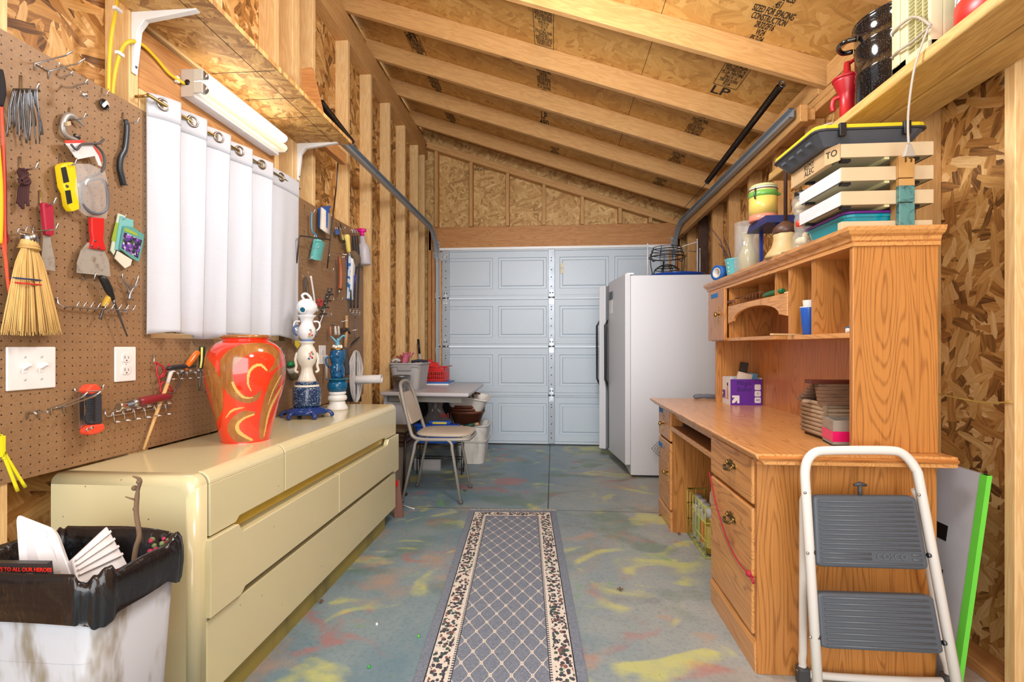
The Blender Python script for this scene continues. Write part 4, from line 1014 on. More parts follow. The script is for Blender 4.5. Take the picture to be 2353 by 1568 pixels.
for ya, yb in ((1.329, 1.7175), (1.7255, 2.995)):
    bb = B(); z_ = .536; pr = [(ya, z_)]
    for q in ((1.445, 0), (1.462, .014), (2.80, .014), (2.815, 0)):
        if ya < q[0] < yb: pr.append((q[0], z_+q[1]))
        elif q[1] and q[0] <= ya and len(pr) == 1: pr = [(ya, z_+.014)]
    pr.append((yb, z_ if yb > 2.8 else z_+.014)); pr += [(yb, zt-R), (ya, zt-R)]
    bb.prism([(xf-.02, y, z) for y, z in pr], (.024, 0, 0))
    bb.prism([(xf-R+(R+.004)*cos(radians(a)), ya, zt-R+(R+.004)*sin(radians(a))) for a in range(0, 91, 15)]+[(xf-R, ya, zt-R)], (0, yb-ya, 0))
    build('drawer', bb, CREAM, t, bev=.002)
notch('drawer', 1.318, 2.1520, .310, .531, xf-.012, xf+.014, (1.445, 2.9, .028), (1.456, 2.99, .016))
notch('drawer', 2.1585, 3.02, .310, .531, xf-.012, xf+.014, (1.2, 2.83, .028), (1.2, 2.95, .016))
notch('drawer', 1.318, 2.995, .085, .300, xf-.022, xf+.002)
build('finger_rail', B().box((xf-.026, 1.44, .512), (xf-.018, 2.82, .575)), GOLD, t); build('finger_rail', B().box((xf-.03, 1.44, .285), (xf-.024, 2.95, .345)), pl((96, 66, 30), .5), t)
build('toe_kick', B().box((-1.36, 1.33, 0), (-.984, 2.86, .084)), mk_grime('olive_kick', (150, 138, 66), (70, 64, 36), .7), t)

# ================= things on the dresser =================
t = thing('vase', 'large red vase with brown and gold swirls on the dresser', 'vase', (-1.168, 1.815, zt))
prof = [(0.0, .003), (.080, .0), (.0855, .006), (.101, .0757), (.116, .1387), (.132, .2018), (.1385, .2586), (.1375, .29), (.133, .3185), (.122, .3437), (.106, .3627), (.090, .3725), (.079, .3780), (.080, .3835), (.086, .389), (.0865, .394), (.083, .3985), (.077, .3995), (.072, .394), (.070, .36), (.09, .31), (.10, .2)]
pr = [(p.x, p.z) for p in smooth([(r, 0, z) for r, z in prof], 9)]; pr2 = []
for (r0, z0), (r1, z1) in zip(pr, pr[1:]):
    q = max(1, int(sqrt((r1-r0)**2+(z1-z0)**2)/.0018)) if z1 > z0 and r0 > .07 and len(pr2) < 230 else 1
    pr2 += [(r0+(r1-r0)*j/q, z0+(z1-z0)*j/q) for j in range(q)]
pr = pr2+[pr[-1]]
N = 360; M_ = len(pr); bv = B(); bv.lathe(pr, N, (0, 0, 0), cap=False)
zs = 5.115; kk = 620; kx = 655          # vase outline measured in front view
def st(pts, ws): return [((x-544)/zs/kx, (1340-y)/zs/kk, w/zs/kk) for (x, y), w in zip(pts, ws)]
BROWN = [st(((800, 500), (880, 430), (900, 330), (800, 240), (620, 225), (450, 290), (350, 400), (325, 520), (370, 660), (450, 770), (570, 825), (660, 795), (705, 720)), (20, 60, 80, 100, 110, 150, 160, 150, 120, 90, 75, 55, 8)),
         st(((100, 340), (150, 450), (210, 640), (250, 850), (215, 1090)), (40, 110, 150, 130, 20)),
         st(((640, 975), (520, 990), (420, 1080), (400, 1180), (470, 1280), (620, 1310)), (14, 70, 95, 95, 80, 20)),
         st(((1005, 460), (920, 540), (840, 700), (775, 900), (730, 1100), (720, 1290)), (50, 110, 110, 90, 70, 50))]
GOLDS = [st(((405, 620), (440, 700), (520, 790), (620, 800)), (26, 30, 26, 8)), st(((600, 720), (565, 620), (590, 480), (690, 420), (770, 490)), (8, 24, 30, 30, 20)), st(((630, 1000), (520, 1040), (450, 1120), (480, 1210), (610, 1305)), (20, 24, 36, 40, 24)), st(((955, 690), (880, 820), (800, 1000), (745, 1280)), (16, 30, 24, 12)), st(((330, 1030), (400, 940), (520, 910)), (6, 26, 8)), st(((940, 560), (850, 720), (790, 900)), (10, 14, 8))]
def inside(s, z, S):
    for (ax_, az, aw), (bx, bz, bw) in zip(S, S[1:]):
        dx, dz = bx-ax_, bz-az; l = dx*dx+dz*dz
        u = max(0, min(1, ((s-ax_)*dx+(z-az)*dz)/l)) if l else 0
        if (s-ax_-u*dx)**2+(z-az-u*dz)**2 < ((aw+(bw-aw)*u)/2)**2: return True
    return False
dense = lambda L: [(lambda q: (min(p[0] for p in q)-.016, max(p[0] for p in q)+.016, min(p[1] for p in q)-.016, max(p[1] for p in q)+.016, q))([tuple(p) for p in smooth(S, 4)]) for S in L]
BR, GD = dense(BROWN), dense(GOLDS)
vdir = atan2(-1.815, 1.168)         # direction from vase to the viewer
redm, br = mk_vase(); brm = NT('brown_swirl', .12, Coat_Weight=.8, Coat_Roughness=.04)
q_ = brm.co(); brm.col(brm.mix(brm.noise(brm.vmul(q_, (26, 26, 7)), 1, 3, .6, 1.8), (108, 54, 18), (198, 136, 72)))
for f_i, f in enumerate(bv.f):
    c = sum((bv.v[i] for i in f), V())/len(f)
    if c.z > .374: bv.mi[f_i] = 1 if c.z > .387 else 0; continue
    if sqrt(c.x**2+c.y**2) < .07 or (c.z > .30 and sqrt(c.x**2+c.y**2) < .0705) : continue
    a = atan2(c.y, c.x)-vdir; s = sin(a)*sqrt(c.x**2+c.y**2)
    bv.mi[f_i] = 2 if any(b_[0] < s < b_[1] and b_[2] < c.z < b_[3] and inside(s, c.z, b_[4]) for b_ in GD) else 1 if any(b_[0] < s < b_[1] and b_[2] < c.z < b_[3] and inside(s, c.z, b_[4]) for b_ in BR) else 0
GV = pl((226, 186, 104), .15)
build('body', bv, [redm, brm.m, GV], t, world=False)

BLUEP = mk_speckle('speckled_blue_glaze', (22, 54, 98), (150, 176, 196), 150, .42); BLUEG = pl((34, 62, 132), .15); IVORY = pl((232, 228, 216), .15); PORC = pl((232, 234, 238), .12); TEALG = pl((18, 96, 140), .12); TEALD = mk_speckle('teal_relief_glaze', (14, 92, 142), (8, 52, 92), 60, .5, .12)
t = thing('ceramic_tower', 'tall stack of white teapot, ivory vase and speckled blue pot on a blue stand', 'sculpture', (-1.235, 2.42, zt))
C = (0, 0, 0)
def lt(name, prof, mat, n=32, c=C, **k): return build(name, B().lathe(prof, n, c, **k), mat, t, world=False)
b = B().lathe([(.09, .018), (.098, .022), (.10, .034), (.088, .044), (.072, .046), (.070, .052)], 32, mod=lambda a, r, z: r*(1+.03*cos(6*a)))
for k in range(6):
    a = k*pi/3+.25; b.tube(smooth([(.085*cos(a), .085*sin(a), .030), (.108*cos(a), .108*sin(a), .028), (.124*cos(a), .124*sin(a), .012), (.114*cos(a), .114*sin(a), .008)], 4), .012, 8, flat=.7)
build('stand', b, BLUEG, t, world=False, bev=0)
lt('pot', [(.056, .05), (.064, .058), (.067, .07), (.067, .14), (.062, .155)], BLUEP); lt('band', [(.062, .153), (.058, .158), (.057, .164)], IVORY); lt('collar', [(.057, .162), (.055, .176), (.05, .180)], BLUEP)
b = B().lathe([(.046, .178), (.042, .19), (.030, .22), (.026, .245), (.028, .256), (.040, .272), (.047, .300), (.046, .325), (.036, .350), (.028, .362), (.030, .370), (.039, .378), (.037, .381)], 48, mod=lambda a, r, z: r*(1+(.035*cos(16*a) if z < .25 else 0)))
for s in (-1, 1): b.tube(smooth([(s*.040, s*.02, .325), (s*.046, s*.026, .29), (s*.042, s*.024, .26), (s*.046, s*.028, .235), (s*.034, s*.02, .225)], 4), [.005]+[.007]*15+[.003], 8)
build('vase_section', b, IVORY, t, world=False)
def blossoms(cz, r, cs):
    b = B(); va = atan2(-2.42, 1.235)
    for da, dz, c in cs: pass
    return b
va = atan2(-2.42, 1.235)
for z_, r_, lst in ((.308, .0470, ((.35, .0, (206, 110, 104)), (.55, -.008, (180, 70, 60)), (.3, .012, (222, 150, 140)), (.62, .010, (120, 150, 120)), (.2, -.012, (60, 110, 170)), (.5, .02, (210, 120, 110)))), (.418, .0425, ((.3, .0, (214, 120, 110)), (.5, .01, (222, 150, 130)), (.4, .02, (120, 160, 130)), (.6, -.006, (200, 90, 80)), (.25, -.012, (170, 180, 120))))):
    for da, dz, c in lst: a = va+da; build('painted_flower', B().lathe([(.006, 0), (.004, .001), (0, .0012)], 8, (r_*cos(a), r_*sin(a), z_+dz), ax=(cos(a), sin(a), 0)), pl(c, .3), t, world=False)
lt('foot', [(.030, .380), (.031, .386), (.026, .390)], pl((90, 124, 180), .15))
b = B().lathe([(.026, .388), (.036, .402), (.0425, .425), (.040, .448), (.030, .468), (.027, .482), (.034, .500), (.045, .512), (.044, .514)], 36)
for s in (-1, 1): b.tube(smooth([(s*.028, s*.012, .482), (s*.05, s*.022, .48), (s*.055, s*.024, .455), (s*.040, s*.02, .435)], 5), .0045, 8)
build('jug', b, PORC, t, world=False)
b = B(); b.tube(smooth([(-.036, -.02, .46), (-.05, -.028, .455), (-.052, -.03, .43), (-.04, -.022, .41)], 5), .005, 8); build('blue_handle', b, pl((64, 92, 150), .15), t, world=False)
b = B().ball((.0, 0, .553), 1, 32, (.050, .050, .044)); a = va
b.tube(smooth([(-.012, -.006, .592), (-.02, -.01, .612), (-.004, -.004, .622), (.014, .004, .606), (.02, .01, .586)], 5), .006, 10); build('teapot', b, PORC, t, world=False)
e = V((cos(va-.42), sin(va-.42), -.28)).normalized(); build('opening', B().lathe([(.021, .0475), (.020, .051), (.012, .050), (.0, .046)], 24, (0, 0, .551), ax=e), PORC, t, world=False); build('inner_glaze', B().lathe([(.0125, .0515), (.0, .0515)], 20, (0, 0, .551), ax=e), pl((40, 130, 160), .2), t, world=False)

t = thing('ceramic_tower', 'shorter stack of blue glazed pots on white rings with a light blue bird figurine', 'sculpture', (-1.21, 2.72, zt))
lt('foot', [(.056, 0), (.058, .01), (.052, .022), (.044, .034), (.043, .044), (.040, .05)], WHITE); lt('ring', [(.036, .05), (.050, .056), (.053, .068), (.048, .080), (.036, .086)], WHITE); lt('upper_ring', [(.037, .084), (.046, .090), (.048, .097), (.044, .103)], WHITE)
lt('bowl', [(.040, .102), (.052, .112), (.058, .132), (.056, .150), (.046, .166)], TEALG, 8); lt('saucer', [(.040, .164), (.062, .174), (.064, .177), (.058, .178), (.03, .176)], pl((54, 120, 152), .2))
b = B().lathe([(.034, .177), (.036, .19), (.040, .215), (.036, .242), (.030, .255), (.034, .265), (.040, .29), (.041, .32), (.036, .337)], 40, mod=lambda a, r, z: r*(1+.05*sin(9*a)*sin(z*160)))
for s in (-1, 1): b.ball((s*.014, -.034, .215), .008, 10); b.ball((s*.018, -.035, .300), .009, 10)
b.tube(smooth([(-.035, -.01, .30), (-.055, -.02, .29), (-.052, -.02, .255), (-.036, -.01, .235)], 5), .006, 8); build('jug', b, TEALD, t, world=False)
lt('gold_rim', [(.036, .336), (.037, .342), (.03, .346)], pl((190, 150, 80), .25, 1))
b = B()
for k in range(8): a = k*pi/4; b.ball((.02*cos(a), .02*sin(a), .352+.004*(k % 2)), .010, 8)
build('figurine_base', b, IVORY, t, world=False)
b = B().ball((0, 0, .37), 1, 14, (.014, .012, .02)); b.tube(smooth([(0, 0, .375), (-.02, -.008, .40), (-.034, -.014, .415)], 4), [.012]*4+[.010]*4+[.003], 8, flat=.5); b.tube(smooth([(0, 0, .375), (.016, .006, .405), (.034, .012, .418), (.040, .016, .405)], 4), [.012]*4+[.012]*4+[.009]*4+[.003], 8, flat=.5); b.tube([(0, 0, .38), (.006, -.004, .402)], [.009, .006], 8)
build('bird', b, pl((96, 160, 188), .2), t, world=False)

# ================= trash can =================
t = thing('trash_can', 'white plastic trash can with black bin liner at the lower left', 'trash can', (-1.02, 1.0, 0))
CANM = mk_grime('stained_white_plastic', (184, 188, 196), (112, 98, 64), .8, .45, (11, 11, 3), .46, .66)
rim = rrect(-1.20, .875, -.862, 1.105, .045, 5); bot = rrect(-1.165, .91, -.897, 1.075, .035, 5); n = len(rim); zr = .622
b = B(); b.add([(x, y, 0) for x, y in bot]+[(x, y, zr) for x, y in rim]+[(x*.985-.016, y*.985+.015, zr) for x, y in rim]+[(x, y, .02) for x, y in bot], [tuple(range(n-1, -1, -1))]+[(i+n*k, (i+1) % n+n*k, (i+1) % n+n*(k+1), i+n*(k+1)) for k in range(3) for i in range(n)], False)
b.sm = [True]*len(b.sm); b.sm[0] = False; build('can', b, CANM, t)
LN = NT('black_bag_film', .22, Coat_Weight=.3); LN.col((22, 22, 26)); LN.bump(LN.noise(LN.vmul(LN.co(), (7, 7, 3)), 2, 4, .5, 1.2), .6, .012)
def liner(u, v):
    i = u*n; k = int(i) % n; f = i-int(i); x = rim[k][0]*(1-f)+rim[(k+1) % n][0]*f; y = rim[k][1]*(1-f)+rim[(k+1) % n][1]*f
    cx, cy = -1.03, .99; dx, dy = x-cx, y-cy; l = sqrt(dx*dx+dy*dy); dx /= l; dy /= l
    nz = .5*sin(u*37)+.3*sin(u*83+1)+.25*sin(u*141+2)
    drop = .082+.008*sin(u*23+.5)+.004*nz
    prof = [(-.055, -.16), (-.022, -.05), (-.008, .005), (.004, .012), (.013, .002), (.016, -.02), (.014+.004*nz, -.05), (.011+.003*nz, -drop+.004), (.011, -drop)]
    q = v*(len(prof)-1); a = min(int(q), len(prof)-2); g = q-a
    r = prof[a][0]*(1-g)+prof[a+1][0]*g; z = prof[a][1]*(1-g)+prof[a+1][1]*g
    z += .010*sin(u*29)*(1-v) + (.008*nz if v < .5 else 0); r += .0015*nz
    return V((x+dx*r, y+dy*r, zr+z))
build('liner', B().grid(liner, 150, 16, wrap=True), LN.m, t)
b = B(); b.add([(x*.93-.07, y*.93+.07, .46) for x, y in rim], [tuple(range(n))]); build('liner_floor', b, LN.m, t)
# contents
def slab(label, name, cat, pts, Ys, th, mat, rad=None, parts=()):
    c = [ony(u, v, Y) for (u, v), Y in zip(pts, Ys)]; nn = (c[1]-c[0]).cross(c[2]-c[0]).normalized()
    if nn.y > 0: nn = -nn
    return c, nn
c, nn = slab(0, 0, 0, ((35, 1180), (125, 1215), (178, 1365), (48, 1365)), (.98, .99, .95, .93), 0, 0)
t = thing('bin_lid', 'white plastic lid sticking out of the trash can on the left', 'lid', (c[2]+c[3])/2)
def quadpt(c, a, b_): return (c[0]*(1-a)+c[1]*a)*(1-b_)+(c[3]*(1-a)+c[2]*a)*b_
def rq(c, a0, b0, a1, b1, r, asp=1): return [quadpt(c, a, b_) for a, b_ in rrect(a0, b0, a1, b1, r, 5)]
build('body', B().prism(rq(c, 0, 0, 1, 1, .13), -nn*.018), pl((232, 234, 240), .3), t, bev=.006, seg=3)
build('recess', B().prism(rq(c, .2, .28, .82, 1.0, .06), nn*.0012), pl((214, 212, 218), .4), t); build('grip', B().prism(rq(c, .25, .1, .75, .2, .03), nn*.003), pl((222, 222, 228), .35), t, bev=.001)
c, nn = slab(0, 0, 0, ((248, 1208), (268, 1212), (300, 1310), (165, 1318)), (1.05, 1.05, 1.02, .98), 0, 0)
c = [ony(165, 1285, .97), ony(247, 1208, 1.06), ony(299, 1305, 1.05), ony(178, 1345, .95)]; nn = (c[1]-c[0]).cross(c[2]-c[0]).normalized(); nn = -nn if nn.y > 0 else nn
t = thing('plastic_tray', 'ribbed white plastic tray leaning inside the trash can', 'tray', c[3])
build('base', B().prism(c, -nn*.03), pl((222, 220, 222), .35), t, bev=.004); b = B()
for k in range(4): q = (quadpt(c, .04, .12+.18*k), quadpt(c, .96, .12+.18*k), quadpt(c, .96, .17+.18*k), quadpt(c, .04, .17+.18*k)); b.prism(q, nn*.008)
build('ribs', b, pl((230, 228, 230), .35), t)
c = [ony(-60, 1294, .90), ony(108, 1296, .90), ony(112, 1334, .89), ony(-60, 1332, .89)]
t = thing('book', 'dark book with red lettering on its edge inside the trash can', 'book', c[2]); build('cover', B().prism(c, (-.004, .014, .0)), pl((44, 40, 42), .4), t)
text("EVENUE'S TO ALL OUR HEROES", .0105, quadpt(c, .60, .36)-V((0, .002, 0)), (c[1]-c[0]), (c[0]-c[3]), pl((214, 44, 30), .4), t, 'title', .0003, bold=.0004)
build('torn_strip', B().prism([quadpt(c, .2, .65), quadpt(c, .8, .6), quadpt(c, .72, .95), quadpt(c, .2, .98)], (0, -.001, 0)), pl((190, 190, 186), .5), t)
t = thing('twig', 'bare brown twig standing up out of the trash can', 'twig', ony(312, 1300, 1.03)); BARK = mk_grime('bark', (120, 98, 76), (62, 50, 40), .9, .8, (60, 60, 14))
b = B().tube(smooth([ony(u, v, 1.03) for u, v in ((306, 1300), (312, 1260), (320, 1230), (313, 1180), (316, 1130), (322, 1104), (305, 1095))], 4), [.0055]*8+[.005]*8+[.004]*6+[.003, .002, .0015], 7)
b.tube([ony(315, 1150, 1.03), ony(300, 1146, 1.02), ony(288, 1142, 1.02)], [.003, .002, .001], 6)
for u, v in ((309, 1122), (320, 1108), (312, 1170)): b.ball(ony(u, v, 1.03), .006, 8)
build('stem', b, BARK, t)
t = thing('faded_bouquet', 'dried pink flowers with green leaves in the back corner of the trash can', 'flowers', ony(375, 1275, 1.07)); b = B(); g = B()
for k in range(26): (b if k % 3 else g).ball(ony(345+rr.random()*45, 1230+rr.random()*45, 1.06+.02*rr.random()), rr.uniform(.004, .008), 7)
build('petals', b, pl((176, 50, 84), .7), t); build('leaves', g, pl((116, 136, 84), .7), t)

# ================= curtain, rod, lamp, shelf on the left wall =================
XC = -1.352; gu = (375, 437, 496, 546, 597, 643); gv = (248, 292, 328, 356, 384, 410)
ys = [onx(u, v, XC).y for u, v in zip(gu, gv)]; zr_ = 1.912
cy0, cy1 = 1.594, 2.535; edges = [cy0]+[(a+b_)/2-.012 for a, b_ in zip(ys, ys[1:])]+[cy1]
t = thing('curtain', 'white linen grommet curtain over the left window', 'curtain', (XC, 2.05, 1.11))
def cur(u, v):
    y = cy0+(cy1-cy0)*u
    k = max(i for i in range(len(edges)-1) if y >= edges[i]-1e-9); f = (y-edges[k])/(edges[k+1]-edges[k])
    sq = f**2.2*(1-max(0, (f-.93)/.07)) if k < len(edges)-2 else f*.3
    g = f/.93 if f < .93 else (1-f)/.07
    if k == len(edges)-2: g = f*.3+.42
    x = XC-.030+.060*(1-.2*v)*g+.004*sin(u*60+v*3)*v
    z = 1.938-.0*(f) - v*(.826) + (.012 if v > .99 else 0)*sin(u*17)
    return V((x, y+.012*v*sin(u*14), z+.004*sin(f*3)*(1-v)))
o = build('panel', B().grid(cur, 240, 40), CURT, t); d = o.modifiers.new('thick', 'SOLIDIFY'); d.thickness = .0016
def hem(u, v): p = cur(u, v*.098); return p+V((.0022, 0, 0))
o = build('top_hem', B().grid(hem, 240, 4), CURT, t); d = o.modifiers.new('thick', 'SOLIDIFY'); d.thickness = .001
for y in ys:
    p = cur((y-cy0)/(cy1-cy0), .05); build('grommet', B().torus((p.x+.004, y, zr_), .0185, .0042, (1, -.36, 0), 24, 8), pl((150, 140, 130), .3, 1), t)
    build('grommet_hole', B().lathe([(.0165, 0), (0, 0)], 20, (p.x+.0035, y, zr_), ax=(1, -.36, 0)), pl((196, 182, 160), .6), t)
b = B(); b.tube([(XC+.004, 1.56, zr_), (XC+.004, 2.56, zr_)], .0055, 10)
for y in (1.57, 2.55): b.tube([(XL, y, zr_), (XC+.004, y, zr_)], .005, 8)
single('curtain_rod', b, pl((176, 150, 96), .3, 1), 'thin brass curtain rod over the left window', 'curtain rod')
for i, y in enumerate(ys):
    if i < 5: pass
# fluorescent fixture
t = thing('tube_light', 'two-tube fluorescent fixture with its tubes lit above the curtain', 'lamp', (-1.38, 2.08, 2.017))
fy0, fy1 = 1.78, 2.37
build('housing', B().box((-1.40, fy0, 2.017), (-1.352, fy1, 2.116)), pl((228, 230, 236), .35), t, bev=.003)
build('end_plate', B().box((-1.402, fy0-.003, 2.015), (-1.350, fy0, 2.118)), pl((196, 184, 170), .45), t)
build('knockout', B().lathe([(.011, 0), (.011, .001), (0, .001)], 14, (-1.376, fy0-.003, 2.068), ax=(0, -1, 0)), BLACK, t)
TUBE = emit((255, 250, 240), 6); TUBE2 = emit((255, 236, 196), .42)
for z, m_ in ((2.098, TUBE), (2.050, TUBE2)):
    x = -1.325; build('tube', B().tube([(x, fy0+.02, z), (x, fy0+.03, z), (x, fy1-.012, z), (x, fy1, z)], [.015, .0185, .0185, .015], 20), m_, t)
    for ya in (fy0+.004, fy1-.004): build('tube_cap', B().tube([(x, ya, z), (x, ya+(.018 if ya < 2 else .006), z)], .0185, 20), STEEL, t); build('socket', B().box((-1.352, ya-.005, z-.02), (x+.006, ya+.003, z+.02)), pl((206, 200, 186), .4), t)
# shelf
t = thing('wall_shelf', 'strand board shelf above the curtain on white brackets', 'shelf', (-1.25, 1.85, 2.186))
build('board', B().box((-1.398, .95, 2.186), (-1.105, 2.672, 2.204)), OSB_SH, t)
b = B()
for y in (1.93, 2.15, 2.33): b.box((-1.39, y, 2.1852), (-1.12, y+.003, 2.1859))
b.box((-1.20, 1.0, 2.1852), (-1.1975, 2.66, 2.1859)); build('chalk_lines', b, pl((72, 60, 44), .8), t)
def bracket(y, label):
    t = thing('shelf_bracket', label, 'bracket', (-1.395, y, 2.0)); zt_ = 2.186
    b = B(); w = .011
    b.prism([(-1.40, y-w, zt_-.20), (-1.394, y-w, zt_-.205), (-1.376, y-w, zt_-.06), (-1.352, y-w, zt_-.030), (-1.17, y-w, zt_-.006), (-1.17, y-w, zt_), (-1.40, y-w, zt_)], (0, 2*w, 0))
    build('arm', b, WHITE, t, bev=.004, seg=3)
    for z in (zt_-.18, zt_-.05): build('screw', B().lathe([(.0045, 0), (.0035, .002), (0, .002)], 10, (-1.381 if z > 2.1 else -1.390, y, z), ax=(1, 0, 0)), DSTEEL, t)
bracket(onx(310, 150, -1.395).y, 'white shelf bracket nearest the camera under the strand board shelf'); bracket(onx(686, 380, -1.395).y, 'white shelf bracket at the far end of the strand board shelf')
# scrap board and electric cable
o = single('scrap_board', B().prism([ony(692, 158, 2.50), ony(716, 154, 2.50), ony(742, 262, 2.50), ony(742, 300, 2.50), ony(692, 300, 2.50)], (0, .02, 0)), PINE_H, 'short scrap of board standing on the strand board shelf', 'board')
CABLE = pl((222, 186, 34), .45)
t = thing('power_cable', 'yellow electric cable running down the near stud', 'cable', onx(255, 215, -1.39))
build('sheath', B().tube(smooth([onx(u, v, -1.400-.030*(k > 9)) for k, (u, v) in enumerate(((272, -30), (268, 20), (258, 70), (252, 130), (250, 190), (249, 230)))], 4), .0065, 8, flat=.6), CABLE, t)
build('staple', B().cbox(onx(270, 22, -1.392), (.012, .024, .010)), WHITE, t)
t = thing('power_cable', 'yellow electric cable looping from the stud to the tube light', 'cable', onx(415, 190, -1.38))
build('sheath', B().tube(smooth([onx(u, v, x) for u, v, x in ((258, 225, -1.40), (266, 160, -1.395), (283, 108, -1.392), (305, 95, -1.385), (330, 105, -1.388), (360, 135, -1.392), (390, 170, -1.392), (424, 192, -1.385))], 5), .0065, 8, flat=.6), CABLE, t)
build('staple', B().cbox(onx(275, 124, -1.39), (.012, .024, .010)), WHITE, t); build('staple', B().cbox(onx(407, 183, -1.392), (.012, .012, .022)), WHITE, t)
t = thing('power_cable', 'yellow electric cable stapled up the studs behind the strand board shelf', 'cable', onx(658, 180, -1.44))
build('sheath', B().tube(smooth([onx(u, v, -1.478) for u, v in ((664, -40), (663, 20), (660, 80), (661, 140), (656, 185))], 4), .0065, 8, flat=.6), CABLE, t); build('staple', B().cbox(onx(660, 144, -1.474), (.012, .022, .010)), WHITE, t)
# ================= far end: table, chair, fridge =================
GREYP = pl((176, 176, 180), .45); TBL = mk_speckle('grey_speckled_top', (196, 194, 198), (170, 168, 172), 300, .4, .4, .1)
t = thing('work_table', 'low grey-topped table in the far left corner', 'table', (-1.03, 4.43, 0))
zt2 = .705; c4 = [V((-1.392, 3.93, zt2-.032)), V((-.66, 3.87, zt2-.032)), V((-.69, 4.95, zt2-.032)), V((-1.392, 5.0, zt2-.032))]
build('tabletop', B().prism(c4, (0, 0, .032)), TBL, t, bev=.010, seg=3)
build('apron', B().prism([(-1.34, 4.0, zt2-.085), (-.73, 3.955, zt2-.085), (-.73, 3.955, zt2-.033), (-1.34, 4.0, zt2-.033)], (0, .02, 0)), pl((150, 146, 140), .5), t)
build('side_panel', B().box((-1.385, 4.0, 0), (-1.36, 4.9, zt2-.033)), pl((196, 200, 206), .4), t); build('front_panel', B().box((-1.36, 4.02, .20), (-1.20, 4.04, zt2-.09)), pl((196, 198, 204), .4), t)
build('lower_shelf', B().box((-1.36, 4.22, .30), (-.95, 4.9, .32)), pl((176, 166, 150), .5), t)
build('foot_rail', B().box((-1.2, 4.24, 0), (-.97, 4.28, .10)), pl((176, 176, 178), .5), t)
build('post', B().box((-1.0, 4.8, 0), (-.97, 4.84, zt2-.033)), pl((158, 150, 140), .5), t)
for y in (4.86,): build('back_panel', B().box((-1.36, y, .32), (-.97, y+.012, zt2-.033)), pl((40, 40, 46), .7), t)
def tub(b, x0, y0, x1, y1, z0, z1, tp=.025, r=.04, th=.006, lip=.012):
    A = rrect(x0+tp, y0+tp, x1-tp, y1-tp, r, 4); Bm = rrect(x0, y0, x1, y1, r, 4); n = len(A)
    L = [[(x, y, z0) for x, y in A], [(x, y, z1) for x, y in Bm]]
    Lp = rrect(x0-lip, y0-lip, x1+lip, y1+lip, r, 4); In = rrect(x0+th, y0+th, x1-th, y1-th, r, 4); Ib = rrect(x0+tp+th, y0+tp+th, x1-tp-th, y1-tp-th, r, 4)
    L += [[(x, y, z1-.004) for x, y in Lp], [(x, y, z1+.008) for x, y in Lp], [(x, y, z1+.008) for x, y in In], [(x, y, z0+th) for x, y in Ib]]
    vs = [p for l in L for p in l]
    b.add(vs, [tuple(range(n-1, -1, -1))]+[(i+n*k, (i+1) % n+n*k, (i+1) % n+n*(k+1), i+n*(k+1)) for k in range(5) for i in range(n)]+[tuple(5*n+i for i in range(n))]); return b
t = thing('storage_tub', 'grey plastic tub full of gloves on the table', 'tub', (-1.24, 4.27, zt2))
build('body', tub(B(), -1.372, 4.09, -1.108, 4.45, zt2, .925), pl((178, 176, 176), .45), t, bev=.003)
build('handle', B().box((-1.30, 4.078, .868), (-1.18, 4.094, .905)), pl((160, 158, 158), .45), t, bev=.006); build('lid_seam', B().box((-1.376, 4.082, .900), (-1.104, 4.088, .904)), pl((150, 148, 148), .5), t)
def glove(name, label, pc, col_, segs):
    b = B()
    for pts, r in segs: b.tube(smooth([V(pc)+V(p) for p in pts], 3), r, 9, flat=.6)
    return single(name, b, col_, label, 'gloves')
PK = NT('pink_cloth', .8); PK.col(PK.mix(PK.noise(PK.co(), 30, 3), (222, 130, 152), (186, 84, 110))); BRN = pl((150, 74, 62), .8)
glove('work_glove', 'pink garden glove lying on top in the grey tub', (-1.255, 4.22, .925), PK.m, [(((-.02, 0, .0), (-.01, 0, .05), (.0, 0, .075)), .045)]+[(((-.03+.02*k, 0, .05), (-.035+.028*k, .0, .085), (-.03+.030*k, 0, .098-.006*abs(k-1))), .012) for k in range(4)])
glove('work_glove', 'brown garden glove beside the pink glove in the grey tub', (-1.325, 4.22, .925), BRN, [(((.0, 0, .012), (.04, 0, .03), (.06, 0, .02)), .026), (((-.03, 0, .035), (.0, 0, .03), (.04, .02, .015)), .014), (((-.02, 0, .06), (.0, 0, .05), (.04, .02, .03)), .014), (((.01, 0, .07), (.02, 0, .06), (.04, .02, .04)), .013)])
glove('work_glove', 'dark blue glove hanging over the right rim of the grey tub', (-1.165, 4.22, .93), pl((44, 48, 64), .7), [(((-.05, 0, .01), (.02, 0, .02), (.07, 0, .012)), .02), (((.0, 0, .01), (.04, .02, .02), (.075, .05, .012)), .015)])
glove('rag', 'white rag on the left rim of the grey tub', (-1.345, 4.19, .93), pl((210, 212, 214), .9), [(((-.03, 0, .012), (.0, 0, .03), (.04, 0, .015)), .02)])
t = thing('galvanized_pail', 'small grey metal pail in front of the grey tub', 'pail', (-1.238, 4.0, zt2))
build('body', B().lathe([(.055, 0), (.058, .004), (.078, .122), (.082, .126), (.078, .130), (.070, .120), (.052, .01), (0, .008)], 28, (-1.238, 4.0, zt2)), GALV, t); build('bail', B().tube(arc((-1.238, 4.0, zt2+.118), .078, 200, 340, 10, (1, 0, 0), (0, -.5, .9)), .002, 6), STEEL, t)
t = thing('shopping_basket', 'red plastic basket on the far left of the table', 'basket', (-1.17, 4.78, zt2+.03))
b = B(); x0, x1, y0, y1, z0, z1 = -1.26, -1.035, 4.70, 4.90, zt2+.031, zt2+.155
b.box((x0, y0, z0), (x1, y1, z0+.006))
